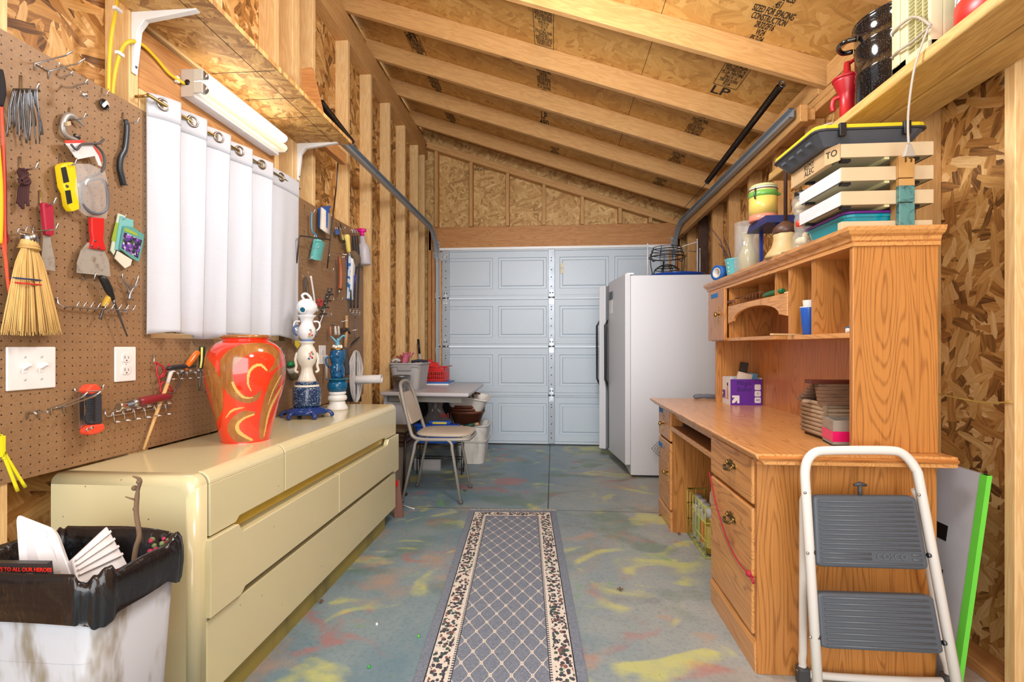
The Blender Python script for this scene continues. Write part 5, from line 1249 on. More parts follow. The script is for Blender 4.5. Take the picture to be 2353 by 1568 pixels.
for z, h in ((z0+.012, .012), (z0+.052, .008), (z0+.092, .016), (z1-.012, .014)):
    b.box((x0-.004, y0-.004, z), (x1+.004, y0, z+h)); b.box((x0-.004, y1, z), (x1+.004, y1+.004, z+h)); b.box((x0-.004, y0, z), (x0, y1, z+h)); b.box((x1, y0, z), (x1+.004, y1, z+h))
for k in range(13): x = x0+(x1-x0)*k/12; b.box((x-.004, y0-.003, z0), (x+.004, y0, z1)); b.box((x-.004, y1, z0), (x+.004, y1+.003, z1))
for k in range(9): y = y0+(y1-y0)*k/8; b.box((x1, y-.004, z0), (x1+.003, y+.004, z1)); b.box((x0-.003, y-.004, z0), (x0, y+.004, z1))
build('basket', b, RED, t); build('handle', B().tube([(x0, y0-.01, z1+.01), (x1+.02, y0-.012, z1+.018), (x1+.03, y1, z1+.02)], .006, 8), RED, t)
t = thing('dustpan', 'red dustpan standing upside down in the red basket', 'dustpan', (-1.16, 4.8, z1)); b = B().hexa([(-1.25, 4.73, z1-.03), (-1.06, 4.73, z1-.03), (-1.06, 4.86, z1-.03), (-1.25, 4.86, z1-.03)], [(-1.27, 4.76, z1+.07), (-1.12, 4.76, z1+.055), (-1.12, 4.83, z1+.055), (-1.27, 4.83, z1+.07)]); build('pan', b, RED, t, bev=.008); build('grip', B().box((-1.22, 4.77, z1+.06), (-1.17, 4.82, z1+.085)), RED, t, bev=.006)
t = thing('cutting_board', 'blue and white plastic board under the red basket', 'board', (-1.15, 4.78, zt2)); build('white_sheet', B().box((-1.29, 4.655, zt2), (-.985, 4.93, zt2+.014)), WHITE, t, bev=.003); build('blue_sheet', B().box((-1.28, 4.66, zt2+.014), (-.98, 4.93, zt2+.030)), pl((44, 110, 186), .4), t, bev=.003)
p0, p1 = ony(961, 780, 4.98), ony(972, 900, 4.945)
t = thing('mop_handle', 'white pole with black grip standing behind the red basket', 'pole', p1); d = (p0-p1); build('pole', B().tube([p1-d*.05, p0-d*.28], .011, 10), pl((206, 200, 206), .4), t); build('grip', B().tube([p0-d*.28, p0], .0125, 10), BLACK, t)

# chair
t = thing('stacking_chair', 'grey steel stacking chair with worn taupe vinyl seat', 'chair', (-.80, 3.55, 0))
FR = pl((170, 166, 158), .42, .15); VN = mk_grime('taupe_vinyl', (196, 184, 168), (226, 224, 220), .12, .42, (20, 20, 20))
for y, yo, nm in ((3.375, -.02, 0), (3.715, .03, 1)):
    pts = [V((-1.035, y+yo, 0)), V((-.955, y, .36))] + arc((-.905, y, .385), .045, 190, 95, 5)[1:] + arc((-.735, y, .385), .045, 85, -10, 5) + [V((-.625, y+yo, 0))]
    n2 = len(pts)//2
    build('leg', B().tube(pts[:n2+1], .0125, 10, flat=.8), FR, t); build('leg', B().tube(pts[n2:], .0125, 10, flat=.8), FR, t)
    for p in (pts[0], pts[-1]): build('foot_cap', B().lathe([(.016, 0), (.016, .02), (.013, .022)], 10, (p.x, p.y, 0)), pl((96, 96, 98), .5), t)
loop = []
for y, sgn in ((3.372, 1),): loop += [V((-.60, y+.02, .432)), V((-.75, y, .432)), V((-.90, y, .432)), V((-.962, y+.004, .45)), V((-.985, y+.008, .50)), V((-1.03, y+.02, .66)), V((-1.062, y+.045, .775)), V((-1.075, y+.09, .812)), V((-1.078, 3.545, .822))]
far = [V((p.x, 2*3.545-p.y, p.z)) for p in loop[:-1]][::-1]
front = [V((-.575, 3.66, .432)), V((-.57, 3.545, .432)), V((-.575, 3.43, .432))]
build('frame', B().tube(smooth(loop+far+front, 4, True), .0125, 10, closed=True), FR, t)
def seat(u, v):
    a = 2*pi*u; ex = 4.0; c, s = cos(a), sin(a); f = (abs(c)**ex+abs(s)**ex)**(-1/ex)
    hx, hy = .205, .185; r = [0, .80, .95, 1.0, .97, 0][int(round(v*5))]; z = [.481, .480, .472, .458, .444, .442][int(round(v*5))]
    w = 1-.10*(c*f < 0)*abs(c*f)
    return V((-.765+hx*f*c*r, 3.545+hy*f*s*r*w, z))
build('seat', B().grid(seat, 40, 5, wrap=True), VN, t, sub=1)
def back(s, w):   # s along y -1..1, w up 0..1
    hw = .145-.028*w; z = .53+.215*w; x = -.985-.085*w
    return x, 3.545+s*hw, z
b = B(); ring0 = [back(s, w) for s, w in rrect(-1, 0, 1, 1, .12, 4)]
b.prism([(x+.012, y, z) for x, y, z in ring0], (-.034, 0, -.006)); build('backrest', b, VN, t, bev=.010, seg=3)
for sx, sy, L in ((-.86, 3.44, .035), (-.845, 3.50, .02), (-.83, 3.42, .012)): build('tear', B().cbox((sx, sy, .4815), (L, .006, .001)), pl((226, 226, 222), .8), t)
build('cross_brace', B().tube([(-.93, 3.375, .43), (-.93, 3.715, .43)], .009, 8), FR, t)

# under the table
t = thing('waste_bin', 'dirty white plastic bin at the right end of the table', 'bin', (-.745, 4.62, 0))
b = tub(B(), -.895, 4.46, -.595, 4.80, 0, .35, .035, .06); build('bin', b, mk_grime('dirty_white', (214, 212, 206), (120, 110, 96), .6), t, bev=.004); build('seam_band', tub(B(), -.889, 4.466, -.601, 4.794, .20, .212, .0, .06, .02, .004), pl((200, 198, 192), .5), t)
t = thing('plant_pot', 'stack of brown plastic plant pots balanced on the white bin', 'plant pot', (-.80, 4.62, .358))
for k in range(3): z = .358+.0*k; build('pot', B().lathe([(.10, z+.028*k), (.12, z+.028*k), (.158, z+.10+.028*k), (.166, z+.10+.028*k), (.168, z+.122+.028*k), (.158, z+.122+.028*k), (.12, z+.04+.028*k), (0, z+.03+.028*k)], 30, (-.80, 4.62, 0)), pl((112, 62, 42), .4), t)
t = thing('dish_pan', 'tilted white plastic dish pan on top of the brown pots', 'pan', (-.80, 4.62, .53))
b = B(); b.m = M.Translation((-.80, 4.60, .505)) @ M.Rotation(radians(9), 4, 'Y') @ M.Rotation(radians(4), 4, 'X'); tub(b, -.19, -.15, .19, .16, .0, .115, .04, .05); build('pan', b, pl((212, 206, 198), .4), t, bev=.003)
b = B()
for k in range(5): b.tube([(-.90+k*.04, 4.52+k*.02, .60), (-.86+k*.03, 4.56, .655), (-.82+k*.035, 4.62, .63)], .009, 6)
single('dried_leaves', b, pl((110, 84, 62), .8), 'dry brown scraps in the tilted white dish pan', 'leaves')
def blob(u, v):
    a = 2*pi*u; z = v; r = (.125-.07*v+.02*sin(v*9))*(1-.6*v**4)*(1+.14*sin(3*a+v*4)+.09*sin(7*a+9*v)+.06*sin(11*a-17*v))
    return V((-1.06+r*cos(a), 4.44+r*.8*sin(a), .321+.34*v))
t = thing('plastic_bag', 'crumpled grey plastic bag with red letters under the table', 'bag', (-1.02, 4.44, .32)); build('bag', B().grid(blob, 40, 20, wrap=True), NT('smoky_film', .3, Alpha=.8).col((120, 112, 108)).m, t)
text('EAS', .05, ony(1022, 955, 4.345), (1, 0, 0), (0, 0, 1), pl((196, 40, 48), .4), t, 'letters', .001, bold=.001)
t = thing('tool_case', 'blue plastic tool case with yellow label behind the chair', 'tool case', (-.97, 4.18, .22)); build('body', tub(B(), -1.16, 4.13, -.80, 4.20, .255, .40, .012, .02), pl((34, 86, 190), .35), t, bev=.003); build('handle', B().box((-1.04, 4.13, .415), (-.86, 4.17, .445)), pl((34, 86, 190), .35), t, bev=.006); build('label', B().box((-1.01, 4.126, .420), (-.89, 4.13, .437)), pl((226, 206, 80), .5), t)
build('lid', B().box((-1.17, 4.125, .398), (-.79, 4.205, .415)), pl((30, 76, 176), .35), t, bev=.004)
t = thing('wire_stand', 'black wire stand on the floor behind the chair legs', 'stand', (-.97, 4.16, 0)); b = B()
for x in (-1.14, -.82, -.76):
    for y in (4.12, 4.21): b.tube([(x, y, 0), (x, y, .25)], .005, 6)
for z in (.25, .13): b.tube([(-1.14, 4.12, z), (-.76, 4.12, z), (-.76, 4.21, z), (-1.14, 4.21, z)], .005, 6, closed=True)
b.tube(smooth([(-.76, 4.10, .20), (-.73, 4.09, .12), (-.75, 4.08, .05), (-.78, 4.09, .06)], 4), .004, 6); build('frame', b, BLACK, t)
t = thing('paint_roller', 'small trowel with dark green handle on the white bin rim', 'trowel', (-.72, 4.44, .36)); build('handle', B().tube([(-.80, 4.44, .352), (-.70, 4.44, .372)], .016, 10), pl((36, 74, 66), .5), t); build('tip', B().tube([(-.70, 4.44, .372), (-.665, 4.44, .378)], .014, 10), pl((196, 150, 104), .5), t)
b = B()
for k in range(4): b.box((-1.34+.01*k, 3.62, .33+.03*k), (-1.10, 3.70+.03*(k % 2), .352+.03*k))
t = thing('wood_stack', 'stack of dark narrow boards on a trestle between dresser and chair', 'wood stack', (-1.2, 3.7, .3))
for k in range(4): build('board', B().box((-1.36+.012*k, 3.58+.015*(k % 2), .335+.034*k), (-1.06-.008*k, 3.80, .363+.034*k)), DARKWOOD if k < 3 else pl((120, 100, 76), .8), t)
build('support', B().box((-1.34, 3.60, 0), (-1.10, 3.78, .335)), pl((132, 120, 108), .7), t)
t = thing('lamp_stand', 'thin black pole on a round foot beside the chair leg', 'stand', (-1.075, 3.52, 0)); build('pole', B().tube([(-1.075, 3.52, .01), (-1.06, 3.53, .44)], .009, 10), BLACK, t); build('foot', B().lathe([(.03, 0), (.03, .012), (.012, .02)], 16, (-1.075, 3.52, 0)), BLACK, t)
t = thing('rusty_panel', 'rusty metal strip standing against the far end of the dresser', 'metal strip', (-.95, 3.05, 0)); build('strip', B().prism([(-.985, 3.04, 0), (-.935, 3.06, 0), (-.955, 3.05, .23), (-.985, 3.04, .25)], (0, .012, 0)), mk_grime('rusted', (124, 84, 70), (84, 56, 46), .9), t); build('red_sticker', B().box((-.975, 3.036, .20), (-.962, 3.040, .235)), RED, t)

# fridge
FW = NT('white_enamel', .35); FW.col((206, 207, 212)); q_ = FW.noise(FW.co(), 260, 2); FW.bump(q_, .12, .0006)
t = thing('refrigerator', 'white two-door refrigerator between the desk and the garage door', 'refrigerator', (.98, 4.66, 0))
build('cabinet', B().box((.632, 4.14, .02), (1.362, 5.16, 1.653)), FW.m, t, bev=.006); build('kick_plate', B().box((.655, 4.16, 0), (1.30, 5.14, .06)), pl((60, 58, 58), .6), t)
def door(h, f, z0=.10, z1=1.668, th=.045, nm='door'):
    """slab from hinge h to free end f (both (x,y) of the outer face)"""
    h = V((*h, 0)); f = V((*f, 0)); d = (f-h).normalized(); nn = V((d.y, -d.x, 0)); nn = nn if nn.x > 0 else -nn
    P4 = [h, f, f+nn*th, h+nn*th]; o = build(nm, B().prism([p+V((0, 0, z0)) for p in P4], (0, 0, z1-z0)), FW.m, t, bev=.007, seg=3); return o, f, d, nn
o, f, d, nn = door((.588, 4.145), (.515, 4.765))
def grip(f, d, nn, s):
    p = f-d*.03; b = B(); q = -nn
    b.tube([p+V((0, 0, .70))+q*.0, p+q*.03+V((0, 0, .76)), p+q*.032+V((0, 0, 1.27)), p+V((0, 0, 1.32))], .011, 8); b.box(p+V((-.006, -.012, .12)), p+V((.006, .012, 1.64)))
    build('handle', b, BLACK, t)
grip(f, d, nn, 1)
build('gasket', B().prism([f+nn*.045+V((0, 0, .12)), V((.588, 4.145, .12))+nn*.045, V((.632, 4.165, .12)), V((.632, 4.74, .12))], (0, 0, 1.52)), pl((150, 150, 152), .6), t)
o, f2, d2, n2 = door((.585, 5.155), (.440, 4.86), .09, 1.655, .068, 'freezer_door')
grip(f2, d2, n2, -1)
build('magnet', B().prism([f-d*.09+V((0, 0, 1.50))-nn*.001, f-d*.20+V((0, 0, 1.50))-nn*.001, f-d*.20+V((0, 0, 1.57))-nn*.001, f-d*.09+V((0, 0, 1.57))-nn*.001], -nn*.008), DGREY, t)
build('paper_note', B().prism([f-d*.07+V((0, 0, 1.37))-nn*.001, f-d*.17+V((0, 0, 1.37))-nn*.001, f-d*.19+V((0, 0, 1.50))-nn*.001, f-d*.09+V((0, 0, 1.50))-nn*.001], -nn*.002), pl((236, 236, 238), .7), t)
build('hinge_cover', B().box((.60, 4.15, 1.66), (.66, 4.24, 1.675)), WHITE, t, bev=.004)
zf = 1.6545
single('cardboard_sheet', B().box((.66, 4.62, zf), (.85, 5.0, zf+.045)), pl((226, 208, 168), .8), 'flat tan cardboard piece on the left of the fridge top', 'cardboard')
t = thing('enamel_lid', 'flat blue enamel lid lying on top of the fridge', 'lid', (1.06, 4.41, zf)); build('disc', B().lathe([(.17, .0), (.21, .006), (.235, .024), (.238, .031), (.20, .026), (0, .024)], 40, (1.06, 4.41, zf)), pl((28, 70, 160), .12), t); build('tab', B().box((1.285, 4.37, zf+.018), (1.33, 4.43, zf+.032)), pl((90, 84, 82), .4), t)
t = thing('wire_basket', 'round black wire plant basket on the blue lid', 'wire basket', (.985, 4.43, zf+.03)); c = V((.985, 4.43, zf+.034)); b = B()
for z, r in ((.155, .15), (.0, .125)): b.torus(c+V((0, 0, z)), r, .005, (0, 0, 1), 30, 6)
for z, r in ((.185, .142), (.215, .13), (.24, .118), (.07, .08), (.05, .10), (.085, .05)): b.torus(c+V((0, 0, z)), r, .003, (0, 0, 1), 26, 5)
for k in range(8):
    a = k*pi/4+.2; b.tube(smooth([c+V((r*cos(a), r*sin(a), z)) for r, z in ((.15, .155), (.135, .20), (.118, .24))], 3), .003, 5); b.tube(smooth([c+V((r*cos(a), r*sin(a), z)) for r, z in ((.125, 0), (.105, .05), (.05, .085), (0, .095))], 3), .003, 5)
for a in (pi*1.05, -.1, pi*.5): b.tube(smooth([c+V((r*cos(a), r*sin(a), z)) for r, z in ((.10, .135), (.115, .12), (.128, .125), (.132, .145), (.145, .135), (.142, .08), (.125, 0))], 4), .0045, 6)
build('frame', b, BLACK, t)
t = thing('wire_rack', 'white coated wire rack with tall posts on top of the fridge', 'wire rack', (1.05, 4.60, zf)); b = B(); Z_ = zf+.0
for x, y, h in ((.815, 4.40, .30), (.89, 4.78, .27), (1.245, 4.44, .34), (1.33, 4.66, .30)): b.tube([(x, y, Z_+.02), (x, y, Z_+h)], .0055, 8); b.ball((x, y, Z_+h+.004), .007, 8)
for p, q in (((.815, 4.40, .285), (1.33, 4.66, .275)), ((.89, 4.78, .255), (1.245, 4.44, .325)), ((.815, 4.40, .04), (.89, 4.78, .04)), ((1.245, 4.44, .04), (1.33, 4.66, .04))): b.tube([V(p)+V((0, 0, Z_)), V(q)+V((0, 0, Z_))], .004, 6)
build('frame', b, pl((214, 214, 216), .35), t)
# ================= oak desk and hutch =================
zd = .735
t = thing('oak_desk', 'oak desk with brass pulls and keyboard tray on the right', 'desk', (.93, 2.5, 0))
b = B().prism([(x, 1.615, z) for x, z in ((1.222, zd-.034), (.655, zd-.034), (.652, zd-.026), (.640, zd-.020), (.632, zd-.010), (.630, zd-.004), (.634, zd), (1.222, zd))], (0, 1.715, 0))
build('desktop', b, OAK_T, t, bev=.003)
build('edge_moulding', B().prism([(.64, y, z) for y, z in ((1.618, zd-.005), (1.606, zd-.012), (1.610, zd-.020), (1.628, zd-.026), (1.632, zd-.036), (1.66, zd-.036), (1.66, zd-.005))], (.58, 0, 0)), OAK_X, t)
build('side_panel', B().box((.664, 1.69, 0), (1.215, 1.71, zd-.034)), OAK_Z, t, bev=.002); build('inner_panel', B().box((.69, 2.135, 0), (1.2, 2.153, zd-.034)), OAK_Z, t)
build('inner_panel', B().box((.70, 2.94, 0), (1.2, 2.958, zd-.034)), OAK_Z, t); build('side_panel', B().box((.69, 3.275, 0), (1.215, 3.293, zd-.034)), OAK_Z, t); build('back_panel', B().box((1.19, 1.71, .05), (1.205, 3.275, zd-.034)), OAK_Z, t)
build('face_frame', B().box((.672, 2.129, 0), (.69, 2.156, zd-.034)).box((.674, 1.711, .530), (.688, 2.129, .548)), OAK_Z, t); build('face_frame', B().box((.690, 2.938, 0), (.712, 2.966, zd-.034)).box((.69, 3.27, 0), (.71, 3.293, zd-.034)), OAK_Z, t)
def pull(p, kind='bail'):
    p = V(p); b = B()
    if kind == 'bail':
        b.prism([p+V((0, y, z)) for y, z in ((-.048, 0), (-.040, .012), (-.022, .010), (-.012, .020), (0, .016), (.012, .020), (.022, .010), (.040, .012), (.048, 0), (.036, -.010), (.020, -.006), (0, -.014), (-.020, -.006), (-.036, -.010))], (-.003, 0, 0))
        b.tube(smooth([p+V((-.008, -.032, .002)), p+V((-.018, -.028, -.010)), p+V((-.024, 0, -.015)), p+V((-.018, .028, -.010)), p+V((-.008, .032, .002))], 4), [.004]*4+[.0065]*9+[.004]*4, 8)
        for y in (-.032, .032): b.ball(p+V((-.006, y, .002)), .007, 10)
    else:
        for z in range(-5, 6): b.ball(p+V((0, .002*(z % 2), z*.010)), .0055 if z % 2 else .004, 8)
        b.lathe([(.004, 0), (.004, .014), (.012, .018), (.014, .026), (.010, .032), (0, .034)], 14, p, ax=(-1, 0, 0))
    return b
def drawer(name, y0, y1, z0, z1, x, px=None, kind='bail'):
    b = B().box((x, y0, z0), (x+.02, y1, z1)); o = build(name, b, OAK_D, t, bev=.008, seg=3)
    if px: build('brass_pull', pull((x, *px), kind), ABRASS if kind == 'bail' else BRASS, o)
    return o
OAK_D = mk_oak('oak_drawer', 'y', (222, 160, 92), (138, 80, 32))
drawer('drawer', 1.712, 2.148, .546, .698, .656, (1.90, .635)); drawer('file_drawer', 1.712, 2.148, .115, .533, .656, (1.90, .44))
drawer('drawer', 2.965, 3.272, .515, .698, .676, (3.12, .60), 'knob'); o = drawer('cupboard_door', 2.965, 3.272, .115, .505, .676, None); build('brass_pull', pull((.676, 3.01, .33), 'knob'), BRASS, o)
build('plinth', B().prism([(x, 1.695, z) for x, z in ((.66, 0), (.655, .09), (.662, .105), (.68, .11), (.70, 0))], (0, .455, 0)), OAK_Y, t); build('plinth', B().prism([(x, 2.96, z) for x, z in ((.68, 0), (.675, .09), (.682, .105), (.70, .11), (.72, 0))], (0, .32, 0)), OAK_Y, t)
build('keyboard_tray', B().box((.685, 2.16, .595), (1.05, 2.935, .613)), pl((150, 104, 72), .45), t, bev=.004); build('tray_rail', B().box((.74, 2.90, .613), (1.05, 2.935, .64)), pl((60, 44, 38), .4), t); build('tray_edge', B().box((.672, 2.16, .590), (.686, 2.935, .615)), OAK_Y, t, bev=.004); build('apron_rail', B().box((.70, 2.153, .66), (.716, 2.94, .70)), OAK_Y, t)
for k, (y, z) in enumerate(((1.84, .50), (1.83, .47), (1.80, .44), (1.86, .49), (1.755, .455), (1.76, .44))): build('paint_scuff', B().cbox((.6576, y, z), (.001, .018, .014-.002*k)), pl((226, 214, 204), .8), t)
BT = pl((42, 124, 196), .6)
for y, z in ((3.20, .672), (3.21, .455)): build('tape_label', B().cbox((.675, y, z), (.002, .10, .026)), BT, t)
t2 = thing('red_ribbon', 'thin red ribbon draped across the lower desk drawer', 'ribbon', (.655, 1.8, .3)); build('strand', B().tube(smooth([(.650, 2.145, .60-.055), (.648, 2.05, .44), (.647, 1.92, .35), (.647, 1.80, .315), (.654, 1.715, .31), (.665, 1.70, .315)], 5), .003, 6, flat=.5), pl((170, 30, 56), .6), t2); build('knot', B().ball((.652, 1.725, .312), .011, 8).tube([(.655, 1.72, .31), (.655, 1.695, .295)], .005, 6), pl((170, 30, 56), .6), t2)

t = thing('oak_hutch', 'oak hutch with cubbyholes and crown moulding on the desk', 'hutch', (1.08, 2.4, zd))
hx0, hx1, hz1 = .95, 1.205, 1.40
build('side_panel', B().box((hx0, 1.67, zd), (hx1, 1.69, hz1)), OAK_Z, t, bev=.002); build('side_panel', B().box((hx0+.03, 3.10, zd), (hx1, 3.12, hz1)), OAK_Z, t); build('back_panel', B().box((1.192, 1.69, zd), (1.205, 3.10, hz1)), mk_oak('oak_back', 'z', (212, 142, 72), (150, 88, 36), .45, .7), t)
build('top_board', B().box((hx0-.005, 1.66, hz1-.012), (hx1, 3.13, hz1)), OAK_Y, t)
def sweep(name, prof):
    st = []
    for (x, y), (dx, dy) in (((hx0, 3.15), (1, 0)), ((hx0, 1.67), (1, 1)), ((hx1+.003, 1.67), (0, 1))): st += [(x+dx*o, y+dy*o, hz1+z) for o, z in prof]
    m = len(prof); return build(name, B().add(st, [(s*m+k, s*m+(k+1) % m, (s+1)*m+(k+1) % m, (s+1)*m+k) for s in (0, 1) for k in range(m)]+[tuple(range(m)), tuple(range(3*m-1, 2*m-1, -1))]), OAK_Y, t)
cp = ((0, 0), (-.008, .006), (-.010, .018), (-.022, .024), (-.030, .034), (-.032, .046), (.03, .046), (.03, 0))
sweep('crown', cp)
build('crown_top', B().box((hx0-.02, 1.655, hz1+.034), (hx1+.002, 3.14, hz1+.045)), OAK_Y, t)
for y, z0 in ((2.10, 1.10), (1.918, 1.115)): build('partition', B().box((hx0+.004, y, z0), (1.192, y+.016, hz1-.01)), OAK_Z, t)
for y in (2.635, 2.245): build('partition', B().box((hx0+(.10 if y > 2.5 else .012), y, 1.29), (1.192, y+.014, hz1-.01)), OAK_Z, t)
build('shelf', B().box((hx0, 1.69, 1.098), (1.192, 2.116, 1.115)), OAK_Y, t, bev=.002); build('shelf', B().box((hx0+.01, 2.115, 1.278), (1.192, 2.81, 1.292)), OAK_Y, t); build('shelf', B().box((hx0+.004, 2.25, 1.102), (1.192, 3.10, 1.118)), OAK_Y, t)
pts = [(2.118, 1.290), (2.808, 1.290), (2.808, 1.195), (2.74, 1.205)]+[(2.463+.27*cos(radians(a)), 1.205+.058*sin(radians(a))) for a in range(0, 181, 15)]+[(2.18, 1.205), (2.118, 1.195)]
build('arched_valance', B().prism([(hx0, y, z) for y, z in pts], (.014, 0, 0)), OAK_Y, t, bev=.002)
build('cabinet_side', B().box((hx0+.01, 2.81, 1.118), (1.192, 2.826, hz1-.01)), OAK_Z, t); o = build('cabinet_door', B().box((hx0-.014, 2.83, 1.105), (hx0+.006, 3.11, hz1-.008)), OAK_Z, t, bev=.005, seg=3)
build('brass_pull', pull((hx0-.014, 2.90, 1.25), 'knob'), BRASS, o); build('tape_label', B().cbox((hx0-.015, 2.99, 1.365), (.002, .12, .024)), BT, o)
for z in (1.17, 1.35): build('hinge', B().tube([(hx0-.002, 3.115, z-.02), (hx0-.002, 3.115, z+.02)], .005, 8), BRASS, t)

# cubbyhole contents
zs_ = 1.1155
t = thing('drinking_cup', 'blue ribbed drinking cup in the hutch cubbyhole', 'cup', (.992, 2.03, zs_)); build('cup', B().lathe([(.020, 0), (.022, .002), (.030, .10), (.031, .108), (.028, .108), (.020, .01), (0, .008)], 24, (.992, 2.03, zs_), mod=lambda a, r, z: r*(1+.03*cos(8*a) if .02 < z < .09 else 1)), pl((40, 96, 196), .3), t); build('rim', B().torus((.992, 2.03, zs_+.108), .030, .0022, (0, 0, 1), 24, 6), WHITE, t)
single('paper_cup', B().lathe([(.018, 0), (.024, .06), (.021, .06), (0, .004)], 20, (.994, 2.03, zs_+.075)), pl((214, 212, 208), .6), 'white cup nested inside the blue cup', 'cup')
single('wood_stirrer', B().box((.84, 2.062, zs_), (1.06, 2.078, zs_+.006), M.Rotation(radians(25), 3, 'Z')), pl((222, 184, 130), .6), 'thin wooden stick poking out below the blue cup', 'stick')
def bottle(label, x, y, r, h, cb, cc, lab=None):
    t = thing('small_bottle', label, 'bottle', (x, y, zs_)); build('body', B().lathe([(r*.9, 0), (r, .003), (r, h*.72), (r*.55, h*.80)], 18, (x, y, zs_)), cb, t); build('cap', B().lathe([(r*.62, h*.79), (r*.62, h), (0, h)], 16, (x, y, zs_)), cc, t)
    if lab: build('label', B().lathe([(r*1.03, h*.1), (r*1.03, h*.6)], 18, (x, y, zs_), cap=False), lab, t)
bottle('small bottle with white label and black cap in the right cubbyhole', 1.075, 1.885, .013, .062, pl((170, 160, 160), .3), BLACK, pl((222, 214, 216), .6)); bottle('small black bottle in the right cubbyhole', 1.055, 1.84, .014, .056, BLACK, BLACK)
single('jar_cover', B().lathe([(.036, 0), (.036, .020), (.03, .022), (0, .022)], 28, (1.02, 1.765, zs_)), pl((30, 104, 168), .3), 'round blue plastic lid in the right cubbyhole', 'lid')
single('chalk', B().tube([(.965, 1.735, zs_+.008), (1.03, 1.72, zs_+.008)], .0078, 10), pl((232, 232, 232), .6), 'white stick lying beside the blue lid', 'chalk')
t = thing('wire_tray', 'small brown wire tray on the arched hutch shelf', 'wire tray', (1.02, 2.6, 1.292)); b = B()
for z in (1.2955, 1.328): b.tube([(.97, 2.44, z), (.97, 2.76, z), (1.035, 2.76, z), (1.035, 2.44, z)], .0018, 5, closed=True)
for k in range(9): y = 2.44+.04*k; b.tube([(.97, y, 1.296), (.97, y, 1.328)], .0014, 5); b.tube([(1.035, y, 1.296), (1.035, y, 1.328)], .0014, 5)
build('frame', b, pl((110, 68, 50), .5), t); build('handle', B().tube([(.955, 2.74, 1.312), (.955, 2.81, 1.312)], .009, 8), pl((112, 72, 54), .5), t)
single('green_cutter', B().tube(smooth([(.975, 2.40, 1.305), (.975, 2.33, 1.309), (.98, 2.25-.03, 1.310)], 3), [.010, .012, .013, .013, .013, .012, .010], 12, flat=.9), pl((34, 110, 70), .35), 'green plastic tool beside the brown wire tray', 'tool')
single('folded_tag', B().box((.975, 2.14, 1.292), (1.04, 2.20, 1.300)), pl((232, 218, 170), .7), 'pale scrap of paper at the right end of the arched shelf', 'paper'); single('eraser', B().box((1.02, 2.12, 1.292), (1.06, 2.15, 1.318)), pl((200, 60, 84), .6), 'small pink block at the right end of the arched shelf', 'eraser')

# on the desk
t = thing('diaper_box', 'purple and white cardboard box with scribbled writing on the desk', 'box', (1.11, 3.02, zd)); bx0, bx1, by0, by1, bh = 1.012, 1.186, 2.95, 3.085, .158
PUR = pl((98, 42, 158), .45); WC = pl((232, 230, 232), .5)
b = B()
for a, c in (((bx0, by0, zd), (bx0+.004, by1, zd+bh)), ((bx1-.004, by0, zd), (bx1, by1, zd+bh)), ((bx0, by1-.004, zd), (bx1, by1, zd+bh)), ((bx0, by0, zd), (bx1, by1, zd+.004))): b.box(a, c)
build('carton', b, WC, t); build('front', B().box((bx0, by0-.003, zd), (bx1, by0+.001, zd+bh*.94)), PUR, t)
text('Magic\nBullet', .036, ((bx0+bx1)/2-.012, by0-.0035, zd+.108), (1, 0, 0), (0, 0, 1), pl((54, 30, 96), .6), t, 'handwriting', .0003)
def arrow(c, ex, s, mat):
    c = V(c); ex = V(ex); ez = V((0, 0, 1)); pts = [(-.5, -.5), (-.22, -.5), (.12, -.12), (.12, -.5), (.42, -.5), (.42, .5), (-.5, .5), (-.5, .22), (-.16, .22), (-.5, -.2)]
    return B().prism([c+ex*a*s+ez*b_*s for a, b_ in pts], ex.cross(ez)*.0006)
build('logo', arrow((bx0+.030, by0-.0035, zd+.034), (1, 0, 0), .044, WC), WC, t); build('logo', arrow((bx0-.0006, by0+.105, zd+.055), (0, -1, 0), .05, PUR), PUR, t)
for k, s_ in enumerate(('440', '0', '~')):
    build('count_badge', B().rbox((bx1-.042, by0-.0042, zd+.014+k*.037), (bx1-.008, by0-.0032, zd+.046+k*.037), .006, 3, 'y'), WC, t, )
    if k < 2: text(s_, .016, (bx1-.025, by0-.0046, zd+.030+k*.037), (1, 0, 0), (0, 0, 1), PUR, t, 'count', .0003)
build('baby_photo', B().prism([(bx0-.0012, by0+y, zd+z) for y, z in ((.030, .03), (.060, .03), (.056, .085), (.05, .105), (.05, .12), (.042, .124), (.037, .116), (.038, .10), (.034, .08))], (-.0006, 0, 0)), pl((206, 160, 132), .6), t); build('baby_hair', B().prism([(bx0-.0013, by0+y, zd+z) for y, z in ((.036, .11), (.052, .11), (.052, .122), (.044, .128), (.036, .122))], (-.001, 0, 0)), pl((52, 44, 44), .6), t)
single('brick_block', B().box((1.075, 2.985, zd+.10), (1.115, 3.005, zd+.245), M.Rotation(radians(9), 3, 'Y')), pl((56, 50, 48), .8), 'dark block standing up out of the purple box', 'block')
single('paper_pack', B().box((1.05, 2.965, zd+.08), (1.13, 2.98, zd+.185), M.Rotation(radians(14), 3, 'Y')), pl((222, 208, 190), .7), 'cream card packet in the purple box', 'packet')
single('blue_card', B().box((1.118, 2.975, zd+.06), (1.165, 2.99, zd+.182), M.Rotation(radians(8), 3, 'Y')), pl((86, 150, 188), .6), 'blue and white card packet in the purple box', 'packet')
t = thing('log_cabin', 'miniature wooden log cabin with slatted roof on the desk', 'model house', (1.06, 1.95, zd)); LG = mk_grime('weathered_logs', (154, 130, 104), (92, 68, 52), .7, .8, (30, 30, 50))
b = B()
